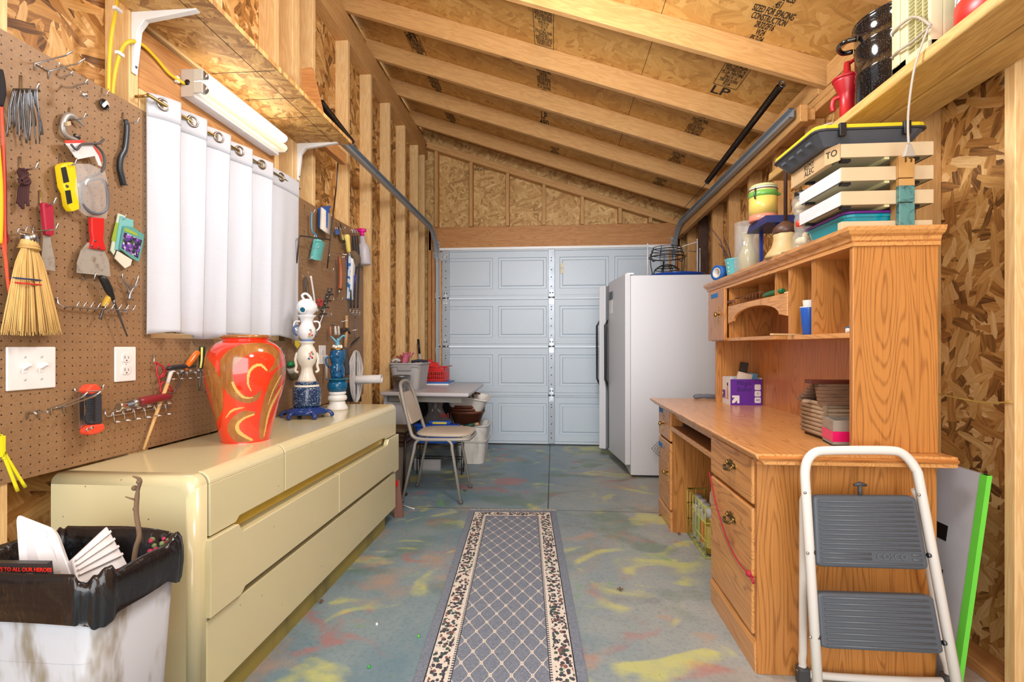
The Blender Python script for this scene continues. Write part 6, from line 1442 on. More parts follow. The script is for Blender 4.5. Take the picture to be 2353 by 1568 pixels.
for k in range(8):
    z = zd+.012+k*.0155; b.tube([(.965-.006*(k % 2), 1.875, z), (1.16, 1.875, z)], .0085, 7); b.tube([(.965, 1.86, z+.007), (.965, 2.02+.006*(k % 2), z+.007)], .0085, 7)
build('log_wall', b, LG, t)
b = B()
for k in range(6): z = zd+.128+k*.012; b.box((.95+.004*k, 1.855+.012*k, z), (1.17, 1.885+.012*k, z+.011)); b.box((.95+.004*k, 2.02-.012*k, z), (1.17, 2.04-.012*k, z+.011))
build('roof_slat', b, mk_grime('roof_wood', (124, 92, 70), (76, 52, 40), .7, .6, (20, 20, 60)), t); build('ridge', B().box((.945, 1.915, zd+.198), (1.17, 1.965, zd+.212)), pl((92, 42, 28), .4), t); build('chimney_peg', B().tube([(.93, 1.95, zd+.13), (.965, 1.95, zd+.13)], .006, 8), LG, t); build('interior', B().box((.972, 1.882, zd), (1.16, 2.02, zd+.13)), pl((84, 58, 42), .8), t)
t = thing('planter_box', 'small grey wooden planter box with a hot pink stripe', 'box', (1.0, 1.8, zd)); GW = mk_grime('grey_wood', (150, 140, 128), (104, 92, 80), .8, .7, (10, 10, 40)); px = [(.930, 1.745), (1.10, 1.745), (1.10, 1.85), (.95, 1.85)]
def ringwall(P_, z0, z1, off, th, mat, nm):
    c = sum((V((x, y, 0)) for x, y in P_), V())/len(P_); O = [V((x, y, 0))+(V((x, y, 0))-c).normalized()*off for x, y in P_]; I = [p-(p-c).normalized()*th for p in O]; n = len(P_)
    vs = [p+V((0, 0, z)) for z in (z0, z1) for p in O]+[p+V((0, 0, z)) for z in (z0, z1) for p in I]
    fs = []
    for i in range(n): j = (i+1) % n; fs += [(i, j, n+j, n+i), (2*n+i, 3*n+i, 3*n+j, 2*n+j), (n+i, n+j, 3*n+j, 3*n+i), (i, 2*n+i, 2*n+j, j)]
    return build(nm, B().add(vs, fs), mat, t)
ringwall(px, zd, zd+.088, 0, .012, GW, 'wall'); ringwall(px, zd+.018, zd+.052, .0016, .003, pl((222, 26, 104), .3), 'pink_stripe'); build('base', B().prism([(x, y, zd+.002) for x, y in px], (0, 0, .006)), pl((40, 36, 34), .8), t)
t = thing('brass_knob', 'tiny brass knob on the hutch back panel above the log cabin', 'knob', (1.18, 2.02, .945)); build('stem', B().tube([(1.192, 2.02, .945), (1.168, 2.02, .945)], .004, 8), BRASS, t); build('ball', B().ball((1.163, 2.02, .945), .009, 12), BRASS, t)
b = B().tube(smooth([(.90, 3.29, zd+.014), (.95, 3.295, zd+.017), (1.0, 3.30, zd+.016), (1.06, 3.30, zd+.015)], 3), [.009, .015, .016, .014, .013, .015, .015, .014, .012, .010], 10)
single('rolled_cloth', b, pl((112, 118, 130), .9), 'rolled grey cloth at the far end of the desk', 'cloth')
t = thing('wire_frame_art', 'nested diamond-shaped wire frame against the fridge', 'wire frame', (.80, 4.0, .30)); b = B(); c = ony(1528, 1032, 4.06)
for k in range(4): r = .105-.022*k; b.tube([c+V((-r, 0, 0)), c+V((0, -.004*k, r)), c+V((r, 0, 0)), c+V((0, 0, -r))], .0028, 5, closed=True)
b.tube([c+V((0, .01, .105)), c+V((0, .07, .105))], .0028, 5); b.tube([c+V((0, .0, -.10)), c+V((.0, .06, -c.z))], .003, 5); build('frame', b, pl((74, 76, 80), .5), t)
# basket with spray cans under the desk
t = thing('wire_crate', 'yellow-green wire basket of spray cans under the desk', 'wire basket', (.88, 2.75, 0)); b = B(); x0, x1, y0, y1, h = .765, 1.0, 2.585, 2.925, .26
for z in (.006, .09, .18, h): b.tube([(x0, y0, z), (x0, y1, z), (x1, y1, z), (x1, y0, z)], .0032 if z < h else .0042, 6, closed=True)
for k in range(7): y = y0+(y1-y0)*k/6; b.tube([(x0, y, .006), (x0, y, h)], .0022, 5); b.tube([(x1, y, .006), (x1, y, h)], .0022, 5); b.tube([(x0, y, .006), (x1, y, .006)], .0022, 5)
for k in range(1, 5): x = x0+(x1-x0)*k/5; b.tube([(x, y0, .006), (x, y0, h)], .0022, 5); b.tube([(x, y1, .006), (x, y1, h)], .0022, 5)
build('frame', b, pl((196, 198, 88), .4), t)
for k, (x, y, cb, cl, cc, lab) in enumerate(((.81, 2.64, (150, 128, 50), (196, 176, 92), (206, 206, 206), 'gold spray can at the near end of the wire basket'), (.81, 2.715, (196, 196, 196), (214, 120, 60), (180, 176, 170), 'white and orange spray can in the wire basket'), (.81, 2.79, (206, 208, 208), (150, 170, 120), (190, 190, 190), 'white and green spray can in the wire basket'), (.81, 2.865, (214, 214, 214), (160, 160, 164), (150, 150, 152), 'pale grey spray can at the far end of the wire basket'), (.885, 2.66, (150, 130, 120), (120, 90, 80), (60, 80, 130), 'brown spray can with blue cap in the wire basket'))):
    t = thing('spray_can', lab, 'spray can', (x, y, .012)); build('can', B().lathe([(.030, 0), (.032, .004), (.032, .17), (.024, .185)], 20, (x, y, .012)), pl(cb, .3, .3), t); build('label', B().lathe([(.0325, .03), (.0325, .14)], 20, (x, y, .012), cap=False), pl(cl, .4), t); build('cap', B().lathe([(.026, .18), (.026, .225), (.02, .23), (0, .23)], 18, (x, y, .012)), pl(cc, .4), t)
t = thing('spool_cap', 'large white jar lid on top of the spray cans', 'lid', (.87, 2.69, .245)); build('lid', B().lathe([(.042, 0), (.045, .005), (.042, .055), (.035, .064), (0, .064)], 24, (.865, 2.70, .245)), pl((222, 222, 224), .4), t)
# ================= on top of the hutch =================
zh = 1.4465
def roll(c, ax, R, r, w, mat, label):
    t = thing('tape_roll', label, 'tape', (c[0], c[1], zh)); build('tape', B().lathe([(r+.004, -w/2), (R, -w/2), (R, w/2), (r+.004, w/2), (r+.004, -w/2)], 36, c, ax=ax, cap=False), mat, t, bev=.0)
    build('core', B().lathe([(r, -w/2-.001), (r+.005, -w/2-.001), (r+.005, w/2+.001), (r, w/2+.001), (r, -w/2-.001)], 30, c, ax=ax, cap=False), pl((214, 208, 200), .7), t); return t
roll((.945, 2.93, zh+.043), (-.9, -.45, 0), .043, .024, .045, pl((28, 96, 178), .5), 'roll of blue painter\'s tape standing at the far end of the hutch top')
roll((1.01, 2.96, zh+.040), (-.9, -.45, 0), .040, .030, .024, pl((206, 176, 140), .5), 'roll of tan masking tape behind the blue tape')
t = thing('polka_dot_pail', 'turquoise pail with white polka dots on the hutch', 'pail', (.99, 2.80, zh)); DOT = NT('polka_dots', .3); c_ = DOT.co(); d_, k_ = DOT.voro(c_, 42, 'F1', .35); DOT.col(DOT.mix(d_.lt(.20), (108, 198, 206), (236, 244, 244)))
build('pail', B().lathe([(.042, 0), (.043, .003), (.056, .092), (.059, .095), (.056, .099), (.052, .09), (.04, .01), (0, .008)], 32, (.99, 2.80, zh)), DOT.m, t); build('bail', B().tube(arc((.99, 2.80, zh+.09), .058, 205, 335, 10, (.6, .8, 0), (-.5, .3, .5)), .0018, 6), STEEL, t)
for k, (dx, dy, tx, ty, h, c) in enumerate(((-.02, .01, -.10, .06, .30, (70, 48, 52)), (-.01, .0, -.05, .02, .23, (60, 44, 48)), (.0, .02, -.07, .05, .20, (58, 44, 44)))):
    b = B().tube([(.99+dx, 2.80+dy, zh+.01), (.99+dx+tx*.5, 2.80+dy+ty*.5, zh+h*.7), (.99+dx+tx, 2.80+dy+ty, zh+h)], [.003, .004, .0016], 8)
    single('paint_brush', b, pl(c, .5), ('tallest dark brush handle', 'middle dark brush handle', 'shortest dark brush handle')[k]+' in the polka dot pail', 'brush')
t = thing('grey_bottle', 'bottle with long grey neck standing in the polka dot pail', 'bottle', (1.015, 2.80, zh+.01)); build('body', B().lathe([(.022, 0), (.024, .09), (.021, .12), (.013, .14)], 18, (1.015, 2.80, zh+.01)), GLASS, t); build('neck', B().lathe([(.0125, .135), (.0125, .215), (.011, .22), (0, .22)], 16, (1.015, 2.80, zh+.01)), pl((128, 120, 112), .5), t)
FILM2 = NT('clear_cylinder', .04, Alpha=.2, Coat_Weight=.6).col((232, 236, 236)).m; FILM3 = NT('tinted_carafe', .05, Alpha=.5, Coat_Weight=.6).col((226, 216, 150)).m
b = B().lathe([(.06, 0), (.064, .004), (.066, .25), (.063, .25), (.061, .008), (0, .008)], 36, (.985, 2.62, zh)); single('glass_cylinder', b, FILM2, 'tall clear glass cylinder vase on the hutch', 'vase')
b = B().lathe([(.042, 0), (.046, .006), (.046, .07), (.030, .115), (.020, .14), (.026, .175), (.036, .19), (.034, .19), (.018, .14), (.028, .115), (.043, .07), (.043, .01), (0, .01)], 32, (.985, 2.62, zh+.010)); single('glass_carafe', b, FILM3, 'yellow-tinted glass carafe standing inside the clear cylinder', 'carafe')
LB = pl((36, 56, 132), .35); t = thing('bird_feeder', 'blue wooden feeder with dark roof and straw inside on the hutch', 'bird feeder', (1.09, 2.34, zh)); b = B(); fx0, fx1, fy0, fy1 = .995, 1.185, 2.32, 2.51
b.box((fx0, fy0, zh), (fx1, fy1, zh+.014))
for x in (fx0, fx1-.014):
    for y in (fy0, fy1-.014): b.box((x, y, zh), (x+.014, y+.014, zh+.195))
b.box((fx0, fy0, zh+.185), (fx1, fy1, zh+.20)); build('frame', b, LB, t); build('roof', B().hexa([(fx0-.05, fy0-.02, zh+.175), (fx1+.02, fy0-.02, zh+.175), (fx1+.02, fy1+.02, zh+.175), (fx0-.05, fy1+.02, zh+.175)], [(fx0-.045, fy0, zh+.212), (fx1, fy0, zh+.212), (fx1, fy1, zh+.212), (fx0-.045, fy1, zh+.212)]), pl((40, 52, 104), .4), t)
b = B()
for k in range(60): b.tube([(rr.uniform(fx0+.02, fx1-.02), rr.uniform(fy0+.02, fy1-.02), zh+.014), (rr.uniform(fx0+.02, fx1-.02), rr.uniform(fy0+.02, fy1-.02), zh+rr.uniform(.1, .18))], .0022, 4)
build('straw', b, pl((196, 174, 70), .8), t)
cz = zh+.2125; t = thing('canister', 'yellow painted canister with green band and clamp lid on the feeder', 'canister', (.99, 2.45, cz)); C = (.99, 2.45, cz)
def ct(nm, pr, m): return build(nm, B().lathe(pr, 32, C), m, t)
YC = NT('yellow_motif', .3); c_ = YC.co(); d_, k_ = YC.voro(c_, 26, 'F1', .5); YC.col(YC.mix((d_-.14).abs().lt(.05), (230, 200, 104), (92, 112, 84)))
ct('body', [(.058, 0), (.062, .004), (.062, .03)], pl((222, 140, 116), .3)); ct('motif_band', [(.0622, .03), (.0622, .115)], YC.m); ct('green_band', [(.0624, .112), (.0630, .125), (.0624, .138)], pl((112, 176, 80), .3)); ct('shoulder', [(.0615, .136), (.06, .148), (.056, .152)], pl((226, 206, 140), .3)); ct('lid', [(.060, .157), (.061, .163), (.052, .172), (0, .176)], pl((196, 204, 150), .3)); ct('gasket', [(.059, .15), (.0605, .154), (.059, .158)], pl((226, 226, 216), .4))
build('clamp_wire', B().torus((C[0], C[1], cz+.148), .062, .0018, (0, 0, 1), 28, 6).tube([(C[0]-.05, C[1]-.04, cz+.15), (C[0]-.055, C[1]-.042, cz+.12), (C[0]-.052, C[1]-.04, cz+.10)], .004, 6), DSTEEL, t); build('green_tab', B().ball((C[0]+.062, C[1]-.012, cz+.128), .012, 10, (.014, .01, .008)), pl((110, 176, 84), .3), t)
t = thing('table_lamp', 'beige flared lamp base with dark brown pole on the hutch', 'lamp', (.985, 2.21, zh)); C = (.985, 2.21, zh)
build('base', B().lathe([(.082, 0), (.086, .006), (.078, .018), (.058, .045), (.050, .075), (.050, .10), (.044, .104)], 8, C), pl((196, 172, 124), .5), t); build('collar', B().lathe([(.046, .102), (.050, .108), (.046, .128), (.034, .140), (.022, .150), (.014, .156)], 16, C, mod=lambda a, r, z: r*(1+.03*cos(16*a))), pl((84, 56, 44), .45), t); build('pole', B().lathe([(.0075, .15), (.0075, .44), (.009, .445), (.006, .46)], 12, C), pl((90, 66, 56), .4, .5), t)
t = thing('garlic_jar', 'stacked glass jar of white garlic bulbs beside the teal bin', 'jar', (.985, 2.055, zh)); C = V((.985, 2.055, zh)); build('glass', B().lathe([(.030, 0), (.038, .01), (.040, .06), (.030, .075), (.034, .09), (.034, .13), (.030, .14), (.040, .155), (.042, .195), (.034, .215)], 24, C), NT('jar_film', .05, Alpha=.25).col((228, 232, 226)).m, t); b = B()
for k in range(9): a = k*2.4; b.ball(C+V((.017*cos(a), .017*sin(a), .022+.018*(k % 3))), .015, 10); b.ball(C+V((.018*cos(a), .018*sin(a), .165+.016*(k % 3))), .015, 10)
build('bulbs', b, pl((228, 214, 176), .6), t); build('red_pepper', B().ball(C+V((-.018, -.012, .105)), .019, 10), pl((204, 70, 40), .3), t); build('straw_tuft', B().tube([C+V((0, 0, .21)), C+V((-.03, 0, .27))], .003, 5).tube([C+V((0, 0, .21)), C+V((-.015, .01, .29))], .002, 5).tube([C+V((0, 0, .2)), C+V((-.04, .01, .24))], .002, 5), pl((120, 96, 60), .8), t); build('lid', B().lathe([(.033, .213), (.034, .232), (0, .236)], 20, C), BLACK, t)
b = B().tube([(.935, 2.13, zh+.006), (.96, 2.05, zh+.006), (.97, 2.02, zh+.006)], [.004, .005, .003], 8); single('small_wrench', b, STEEL, 'small steel tool lying on the hutch edge beside the jar', 'tool')
TQ = NT('teal_plastic', .15, Alpha=.88, Coat_Weight=.5); TQ.col((20, 150, 166)); t = thing('teal_bin', 'translucent teal plastic bin with purple lid among the stacked trays', 'bin', (1.08, 1.87, zh)); build('bin', tub(B(), .965, 1.735, 1.18, 2.0, zh, zh+.054, .014, .03, .004, .004), TQ.m, t, bev=.003); build('lid', B().rbox((.955, 1.725, zh+.062), (1.19, 2.01, zh+.070), .03), pl((104, 40, 140), .3), t, bev=.003)
# stacked display trays
TAN = pl((206, 184, 148), .7); CLR = pl((222, 226, 232), .25); tz = (1.447, 1.527, 1.604, 1.680)
for k, z in enumerate(tz):
    y0, y1, h = 1.695, (1.72 if k == 0 else 1.965), (.028 if k == 0 else .044)
    t = thing('display_tray', ('lowest tan tray front standing on the hutch top', 'second tan and clear tray from the bottom of the stack', 'third tan and clear tray from the bottom of the stack', 'top tan tray of the stack under the tool case')[k], 'tray', (1.07, 1.83, z))
    if k == 0: build('front', B().box((.930, y0, z), (1.206, y1, z+h)), TAN, t, bev=.002); continue
    build('front', B().box((.926, y0-.004, z), (1.206, y0, z+h)), TAN, t, bev=.001); build('bottom', B().box((.93, y0, z), (1.204, y1, z+.004)), pl((176, 166, 130), .5), t)
    build('end_wall', B().box((.926, y0, z), (.934, y1, z+h)), CARD2 if k == 3 else CLR, t); build('back_wall', B().box((.93, y1-.004, z), (1.204, y1, z+h)), TAN, t); build('side_wall', B().box((1.2, y0, z), (1.206, y1, z+h)), TAN, t); build('cover', B().box((.93, y0, z+h-.003), (1.204, y1, z+h)), TAN if k == 3 else CLR, t)
    build('runner', B().box((1.06, y0, z-.008), (1.075, y1, z)), pl((206, 200, 150), .5), t)
    for x, y in ((.95, y0+.02), (1.16, y0+.02), (.95, y1-.03)): build('foot', B().cbox((x, y, z-.004), (.028, .018, .008)), BLACK, t)
t = thing('prop_block', 'mirrored posts holding the stacked trays apart, wood and teal reflections painted on', 'post', (1.115, 1.68, 1.447)); MIR = NT('painted_teal_reflection', .2, Coat_Weight=.5); MIR.col(MIR.mix(MIR.noise(MIR.co(), 26, 3, .6, 1).step(.45, .7), (84, 140, 138), (40, 64, 76))); WT = pl((196, 152, 92), .35)
for z0, z1, m_ in ((1.447, 1.525, MIR.m), (1.528, 1.58, MIR.m), (1.58, 1.602, WT), (1.605, 1.665, WT)): build('segment', B().box((1.092, 1.674, z0), (1.138, 1.690, z1)), m_, t, bev=.001)  # segment colours paint in the wood and teal reflections of mirrored posts
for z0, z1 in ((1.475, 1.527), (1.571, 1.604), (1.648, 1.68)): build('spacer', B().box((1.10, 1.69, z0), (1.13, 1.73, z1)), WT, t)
t = thing('cardboard_flap', 'brown cardboard box end with handwriting under the tool case', 'cardboard', (.90, 1.8, 1.68)); build('end', B().box((.905, 1.745, 1.672), (.925, 1.985, 1.726)), CARD, t); build('front', B().prism([(.905, 1.745, 1.672), (.925, 1.694, 1.672), (.925, 1.694, 1.726), (.905, 1.745, 1.726)], (-.003, -.001, 0)), CARD, t)
text('TO', .030, (.9105, 1.719, 1.701), V((.020, -.051, 0)), (0, 0, 1), INK, t, 'handwriting', .0003); text('REMY\nALEC', .028, (.9045, 1.85, 1.699), (0, -1, 0), (0, 0, 1), INK, t, 'handwriting', .0003, sp=.8)
zt3 = 1.7275; t = thing('tool_organizer', 'flat dark grey tool case with yellow lid edge on top of the trays', 'tool case', (1.02, 1.85, zt3)); lo = rrect(.885, 1.72, 1.16, 1.98, .02, 2); hi = rrect(.850, 1.69, 1.19, 2.01, .03, 2); n = len(lo)
b = B().add([(x, y, zt3) for x, y in lo]+[(x, y, zt3+.040) for x, y in hi], [tuple(range(n-1, -1, -1)), tuple(range(n, 2*n))]+[(i, (i+1) % n, n+(i+1) % n, n+i) for i in range(n)]); build('body', b, pl((74, 78, 86), .5), t, bev=.002); build('rim', B().rbox((.845, 1.685, zt3+.040), (1.195, 2.015, zt3+.047), .03, 3), pl((52, 54, 60), .5), t, bev=.002); build('yellow_lid', B().rbox((.848, 1.688, zt3+.047), (1.192, 2.012, zt3+.060), .03, 3), pl((216, 196, 40), .4), t, bev=.003)
for x in (.925, 1.12): build('latch', B().box((x-.010, 1.676, zt3+.018), (x+.010, 1.690, zt3+.060)), BLACK, t, bev=.002)
for k in range(4): build('side_rib', B().box((.858, 1.75+.06*k, zt3+.022), (.885, 1.78+.06*k, zt3+.038)), pl((84, 90, 98), .5), t)

# ================= wall shelf on the right =================
t = thing('plank_shelf', 'two-plank pine shelf high on the right wall', 'shelf', (1.24, 1.7, 1.918))
for k, (x0, x1) in enumerate(((1.100, 1.238), (1.244, 1.379))): o = build('plank', B().box((x0, .75, 1.918), (x1, 2.66, 1.956)), PINE_YY, t, bev=.008, seg=3)
zs2 = 1.9565
t = thing('hand_pump', 'red cast iron hand water pump at the end of the right shelf', 'pump', (1.15, 2.06, zs2)); C = (1.15, 2.06, zs2); CI = pl((172, 28, 38), .35)
build('barrel', B().lathe([(.036, 0), (.036, .008), (.026, .014), (.026, .10), (.030, .108), (.046, .15), (.048, .158), (.042, .162)], 20, C), CI, t); build('cap', B().lathe([(.050, .158), (.052, .166), (.03, .178), (.014, .19), (.010, .23), (0, .235)], 20, C), CI, t)
build('spout', B().tube(smooth([(1.13, 2.07, zs2+.10), (1.112, 2.08, zs2+.095), (1.108, 2.085, zs2+.07), (1.112, 2.085, zs2+.05)], 4), .009, 10), CI, t); build('handle', B().tube(smooth([(1.15, 2.06, zs2+.22), (1.18, 2.05, zs2+.235), (1.215, 2.04, zs2+.21)], 4), .007, 8), CI, t)
t = thing('stock_pot', 'black speckled enamel stock pot on the right shelf', 'pot', (1.238, 1.905, zs2)); C = (1.238, 1.905, zs2); EN = mk_speckle('black_speckled_enamel', (14, 15, 18), (150, 156, 164), 260, .2, .1, .6, False)
build('pot', B().lathe([(.118, 0), (.126, .006), (.128, .10), (.131, .104), (.129, .110), (.130, .20), (.133, .204), (.131, .21), (.133, .275), (.139, .281), (.133, .286), (.128, .27), (.12, .02), (0, .016)], 48, C), EN, t); build('lid', B().lathe([(.137, .283), (.139, .290), (.11, .305), (.04, .318), (0, .32)], 40, C), EN, t); a0 = atan2(.16, -1)
for s in (1, -1):
    a = 2.75 if s > 0 else -.4; e = V((cos(a), sin(a), 0)); w_ = V((-sin(a), cos(a), 0)); c = V(C)+e*.130+V((0, 0, .235)); build('handle', B().tube(smooth([c-w_*.045, c-w_*.04+e*.035, c+e*.05+V((0, 0, .006)), c+w_*.04+e*.035, c+w_*.045], 4), .009, 10), EN, t)
t = thing('fan_heater', 'beige electric heater with louvred grille on the right shelf', 'heater', (1.2, 1.6, zs2)); BG = pl((208, 200, 164), .4); hy0, hy1, hx, hh = 1.575, 1.745, 1.112, .42
b = B().box((hx+.035, hy0, zs2), (hx+.16, hy1, zs2+hh)); build('case', b, BG, t, bev=.01)
b = B()
for a, c in (((hy0, 0), (hy1, .03)), ((hy0, hh-.03), (hy1, hh)), ((hy1-.075, 0), (hy1, hh)), ((hy0, 0), (hy0+.012, hh))): b.box((hx, a[0], zs2+a[1]), (hx+.04, c[0], zs2+c[1]))
build('front_frame', b, BG, t, bev=.006); build('ridge', B().box((hx-.006, hy1-.045, zs2+.02), (hx+.002, hy1-.02, zs2+hh-.02)), BG, t, bev=.004); build('grille_back', B().box((hx+.03, hy0+.01, zs2+.03), (hx+.036, hy1-.07, zs2+hh-.03)), pl((40, 40, 34), .6), t)
b = B()
for k in range(30): z = zs2+.035+k*.012; b.box((hx+.004, hy0+.012, z), (hx+.022, hy1-.075, z+.005), M.Rotation(.5, 3, 'Y'))
for k in range(2): b.box((hx+.002, hy0+.03+k*.03, zs2+.03), (hx+.008, hy0+.034+k*.03, zs2+hh-.03))
build('louvre', b, pl((196, 190, 140), .4), t)
b = B()
for k in range(34): b.cbox((hx+.045, hy1+.003, zs2+.02+k*.0115), (.06, .010, .006))
build('side_fins', b, pl((222, 222, 214), .4), t)
CRD = pl((170, 162, 150), .5)
for z, e in ((.135, 0), (.06, 1)): build('cord_wrap', B().tube(smooth([(hx+.05, hy1+.012, zs2+z-.02*e), (hx-.008, hy1-.02, zs2+z), (hx-.012, hy1-.12, zs2+z-.01), (hx-.014, 1.55, zs2+.05)], 4), .0042, 6), CRD, t)
pc = [(hx-.014, 1.56, zs2+.05), (1.088, 1.585, zs2-.01), (1.082, 1.60, zs2-.07), (1.080, 1.615, zs2-.16), (1.080, 1.618, zs2-.22), (1.080, 1.615, zs2-.27)]
build('cord', B().tube(smooth(pc, 5), .0044, 8, flat=.6), CRD, t); p = V(pc[-1]); b = B().hexa([p+V((-.006, -.005, 0)), p+V((.006, -.005, 0)), p+V((.006, .005, 0)), p+V((-.006, .005, 0))], [p+V((-.016, -.008, -.038)), p+V((.016, -.008, -.038)), p+V((.016, .008, -.038)), p+V((-.016, .008, -.038))]); build('plug', b, CRD, t, bev=.002); build('prong', B().box(p+V((-.009, -.003, -.054)), p+V((-.007, .003, -.038))), BRASS, t); build('prong', B().box(p+V((.007, -.003, -.054)), p+V((.009, .003, -.038))), BRASS, t)
t = thing('popcorn_tin', 'white tin with glossy red base at the near end of the right shelf', 'tin', (1.234, 1.45, zs2)); C = (1.234, 1.45, zs2); build('base', B().lathe([(.118, 0), (.12, .003), (.12, .065), (.117, .068)], 40, C), RED, t); PT = NT('printed_tin', .3); PT.col(PT.mix(PT.noise(PT.co(), 22, 3).step(.52, .6), (232, 230, 228), (120, 128, 160))); build('wall', B().lathe([(.117, .066), (.117, .30)], 40, C, cap=False), PT.m, t); build('lid', B().lathe([(.119, .29), (.12, .32), (0, .325)], 40, C), RED, t)
b = B().tube(smooth([(1.12, 2.10, zs2+.012), (1.10, 2.16, zs2+.02), (1.13, 2.25, zs2+.012), (1.18, 2.20, zs2+.02), (1.14, 2.12, zs2+.018), (1.10, 2.2, zs2+.03)], 5), .004, 6); single('loose_cable', b, CRD, 'loop of grey electric cord at the far end of the right shelf', 'cord')

# ================= step stool and panel =================
SA, SB = 1.463, .165
def S_(u, v, o=0): d = ray(u, v); tt = (SA+o+SB*H)/(d.y-SB*d.z); return V((0, 0, H))+d*tt
t = thing('step_stool', 'folded white two-step stool with grey ribbed treads leaning on the desk', 'step stool', (1.03, 1.5, 0)); TB = NT('chipped_white', .3); k_ = 1-TB.voro(TB.co(), 14)[0].step(.025, .04); TB.col(TB.mix(k_, (226, 224, 220), (120, 76, 50)))
def floorend(p, q): d = (q-p); return q+d*((.012-q.z)/d.z)
L0, L1 = S_(1852, 1130), S_(1878, 1560); R0, R1 = S_(2108, 1085), S_(2196, 1560)
fr = [floorend(L0, L1), L0, S_(1850, 1085), S_(1856, 1058), S_(1872, 1041), S_(1898, 1036), S_(1980, 1035), S_(2048, 1036), S_(2072, 1042), S_(2092, 1060), R0, floorend(R0, R1)]
build('front_frame', B().tube([fr[0]]+smooth(fr[1:-1], 4)+[fr[-1]], .0135, 12), TB.m, t)
def S2(u, v): d = ray(u, v); tt = (1.655-.09*H)/(d.y+.09*d.z); return V((0, 0, H))+d*tt
l0, l1 = S2(1846, 1150), S2(1845, 1500); r0, r1 = S2(2112, 1150), S2(2166, 1500)
rl = floorend(l0, l1); rr_ = floorend(r0, r1); rl.z = rr_.z = .03; bar = .055
build('rear_frame', B().tube([S2(1856, 1125), l0]+smooth([l1, rl+V((.0, 0, .03)), rl+V((.03, 0, 0)), rr_+V((-.03, 0, 0)), rr_+V((0, 0, .03)), r1], 4)+[r0, S2(2104, 1125)], .0115, 10), TB.m, t)
for p in (rl, rr_): build('foot', B().cbox((p.x, p.y, .028), (.036, .036, .056)), DGREY, t, bev=.008)
for p in (fr[0], fr[-1]): build('foot', B().cbox((p.x, p.y, .018), (.036, .036, .036)), DGREY, t, bev=.008)
TR = NT('grey_tread', .45); f_ = TR.noise(TR.co(), 300, 2); TR.col(TR.mix(f_, (74, 82, 92), (88, 96, 106))); TR.bump(f_, .2, .0006)
def tread(q, nr, logo=None):
    c = [S_(u, v, -.006) for u, v in q]; nn = (c[1]-c[0]).cross(c[3]-c[0]).normalized(); nn = -nn if nn.y > 0 else nn
    qp = lambda a, b_: quadpt(c, a, b_)
    o = build('tread', B().prism([qp(a, b_) for a, b_ in rrect(0, 0, 1, 1, .07, 5)], -nn*.030), TR.m, t, bev=.010, seg=3)
    b = B()
    for k in range(nr):
        f = .09+.84*k/(nr-1); a1 = .945
        if logo and k >= nr-3 and k < nr-1: b.tube([qp(.05, f)+nn*.001, qp(.50, f)+nn*.001], .0026, 6); b.tube([qp(.86, f)+nn*.001, qp(a1, f)+nn*.001], .0026, 6); continue
        b.tube([qp(.05, f)+nn*.001, qp(a1, f)+nn*.001], .0026, 6)
    build('rib', b, pl((94, 102, 112), .4), o)
    if logo: text(logo, .024, qp(.68, .09+.84*(nr-2.5)/(nr-1))+nn*.0014, c[1]-c[0], (c[0]-c[3]), pl((92, 100, 110), .4), o, 'raised_lettering', .001, bold=.0008)
    for a, b_ in ((-.01, .8), (1.0, .8)): build('pivot', B().lathe([(.007, 0), (.006, .008), (0, .010)], 12, qp(a, b_), ax=(-1 if a < .5 else 1, 0, 0)), DSTEEL, t)
tread(((1868, 1138), (2106, 1140), (2138, 1312), (1876, 1304)), 14, 'COSCO'); tread(((1878, 1362), (2146, 1370), (2172, 1506), (1888, 1492)), 9)
p = S_(1976, 1120, .0); build('latch_handle', B().tube([p+V((0, 0, -.03)), p+V((0, 0, .008))], .006, 8).tube([p+V((-.018, 0, .006)), p+V((0, 0, .010)), p+V((.018, 0, .006))], [.004, .007, .004], 8), DGREY, t)
for u, v in ((1850, 1133), (2112, 1138), (1856, 1272), (1862, 1465)): build('rivet', B().lathe([(.0045, 0), (.004, .002), (0, .003)], 10, S_(u, v, -.013), ax=(0, -1, 0)), STEEL, t)

t = thing('leaning_panel', 'white panel with bright green tape edge leaning behind the desk', 'panel', (1.3, 2.0, 0)); xb, xt, zp = 1.246, 1.334, .672
def pp(y, f, o=0): return V((xb+(xt-xb)*f-o, y, zp*f))
b = B().prism([pp(1.655, 0), pp(1.655, 1), pp(1.655, 1)+V((.012, 0, 0)), pp(1.655, 0)+V((.012, 0, 0))], (0, 1.2, 0)); build('board', b, pl((196, 198, 206), .3), t)
b = B().prism([pp(1.652, 0, .0012), pp(1.652, 1, .0012), pp(1.652, 1, -.0135), pp(1.652, 0, -.0135)], (0, .026, 0)); build('green_tape', b, pl((112, 224, 76), .4), t)
for y, f, h in ((1.80, .63, .075), (1.795, .38, .11)): build('black_tape', B().prism([pp(y-.03, f, .001), pp(y+.06, f, .001), pp(y+.06, f+h, .001), pp(y-.03, f+h, .001)], (-.001, 0, 0)), BLACK, t)
single('yellow_wire', B().tube(smooth([onx(2150, 905, 1.36), onx(2200, 915, 1.37), onx(2260, 926, 1.375), onx(2325, 924, 1.372)], 4), .003, 6), pl((196, 160, 80), .5), 'thin yellow wire along the right wall beside the hutch', 'wire')

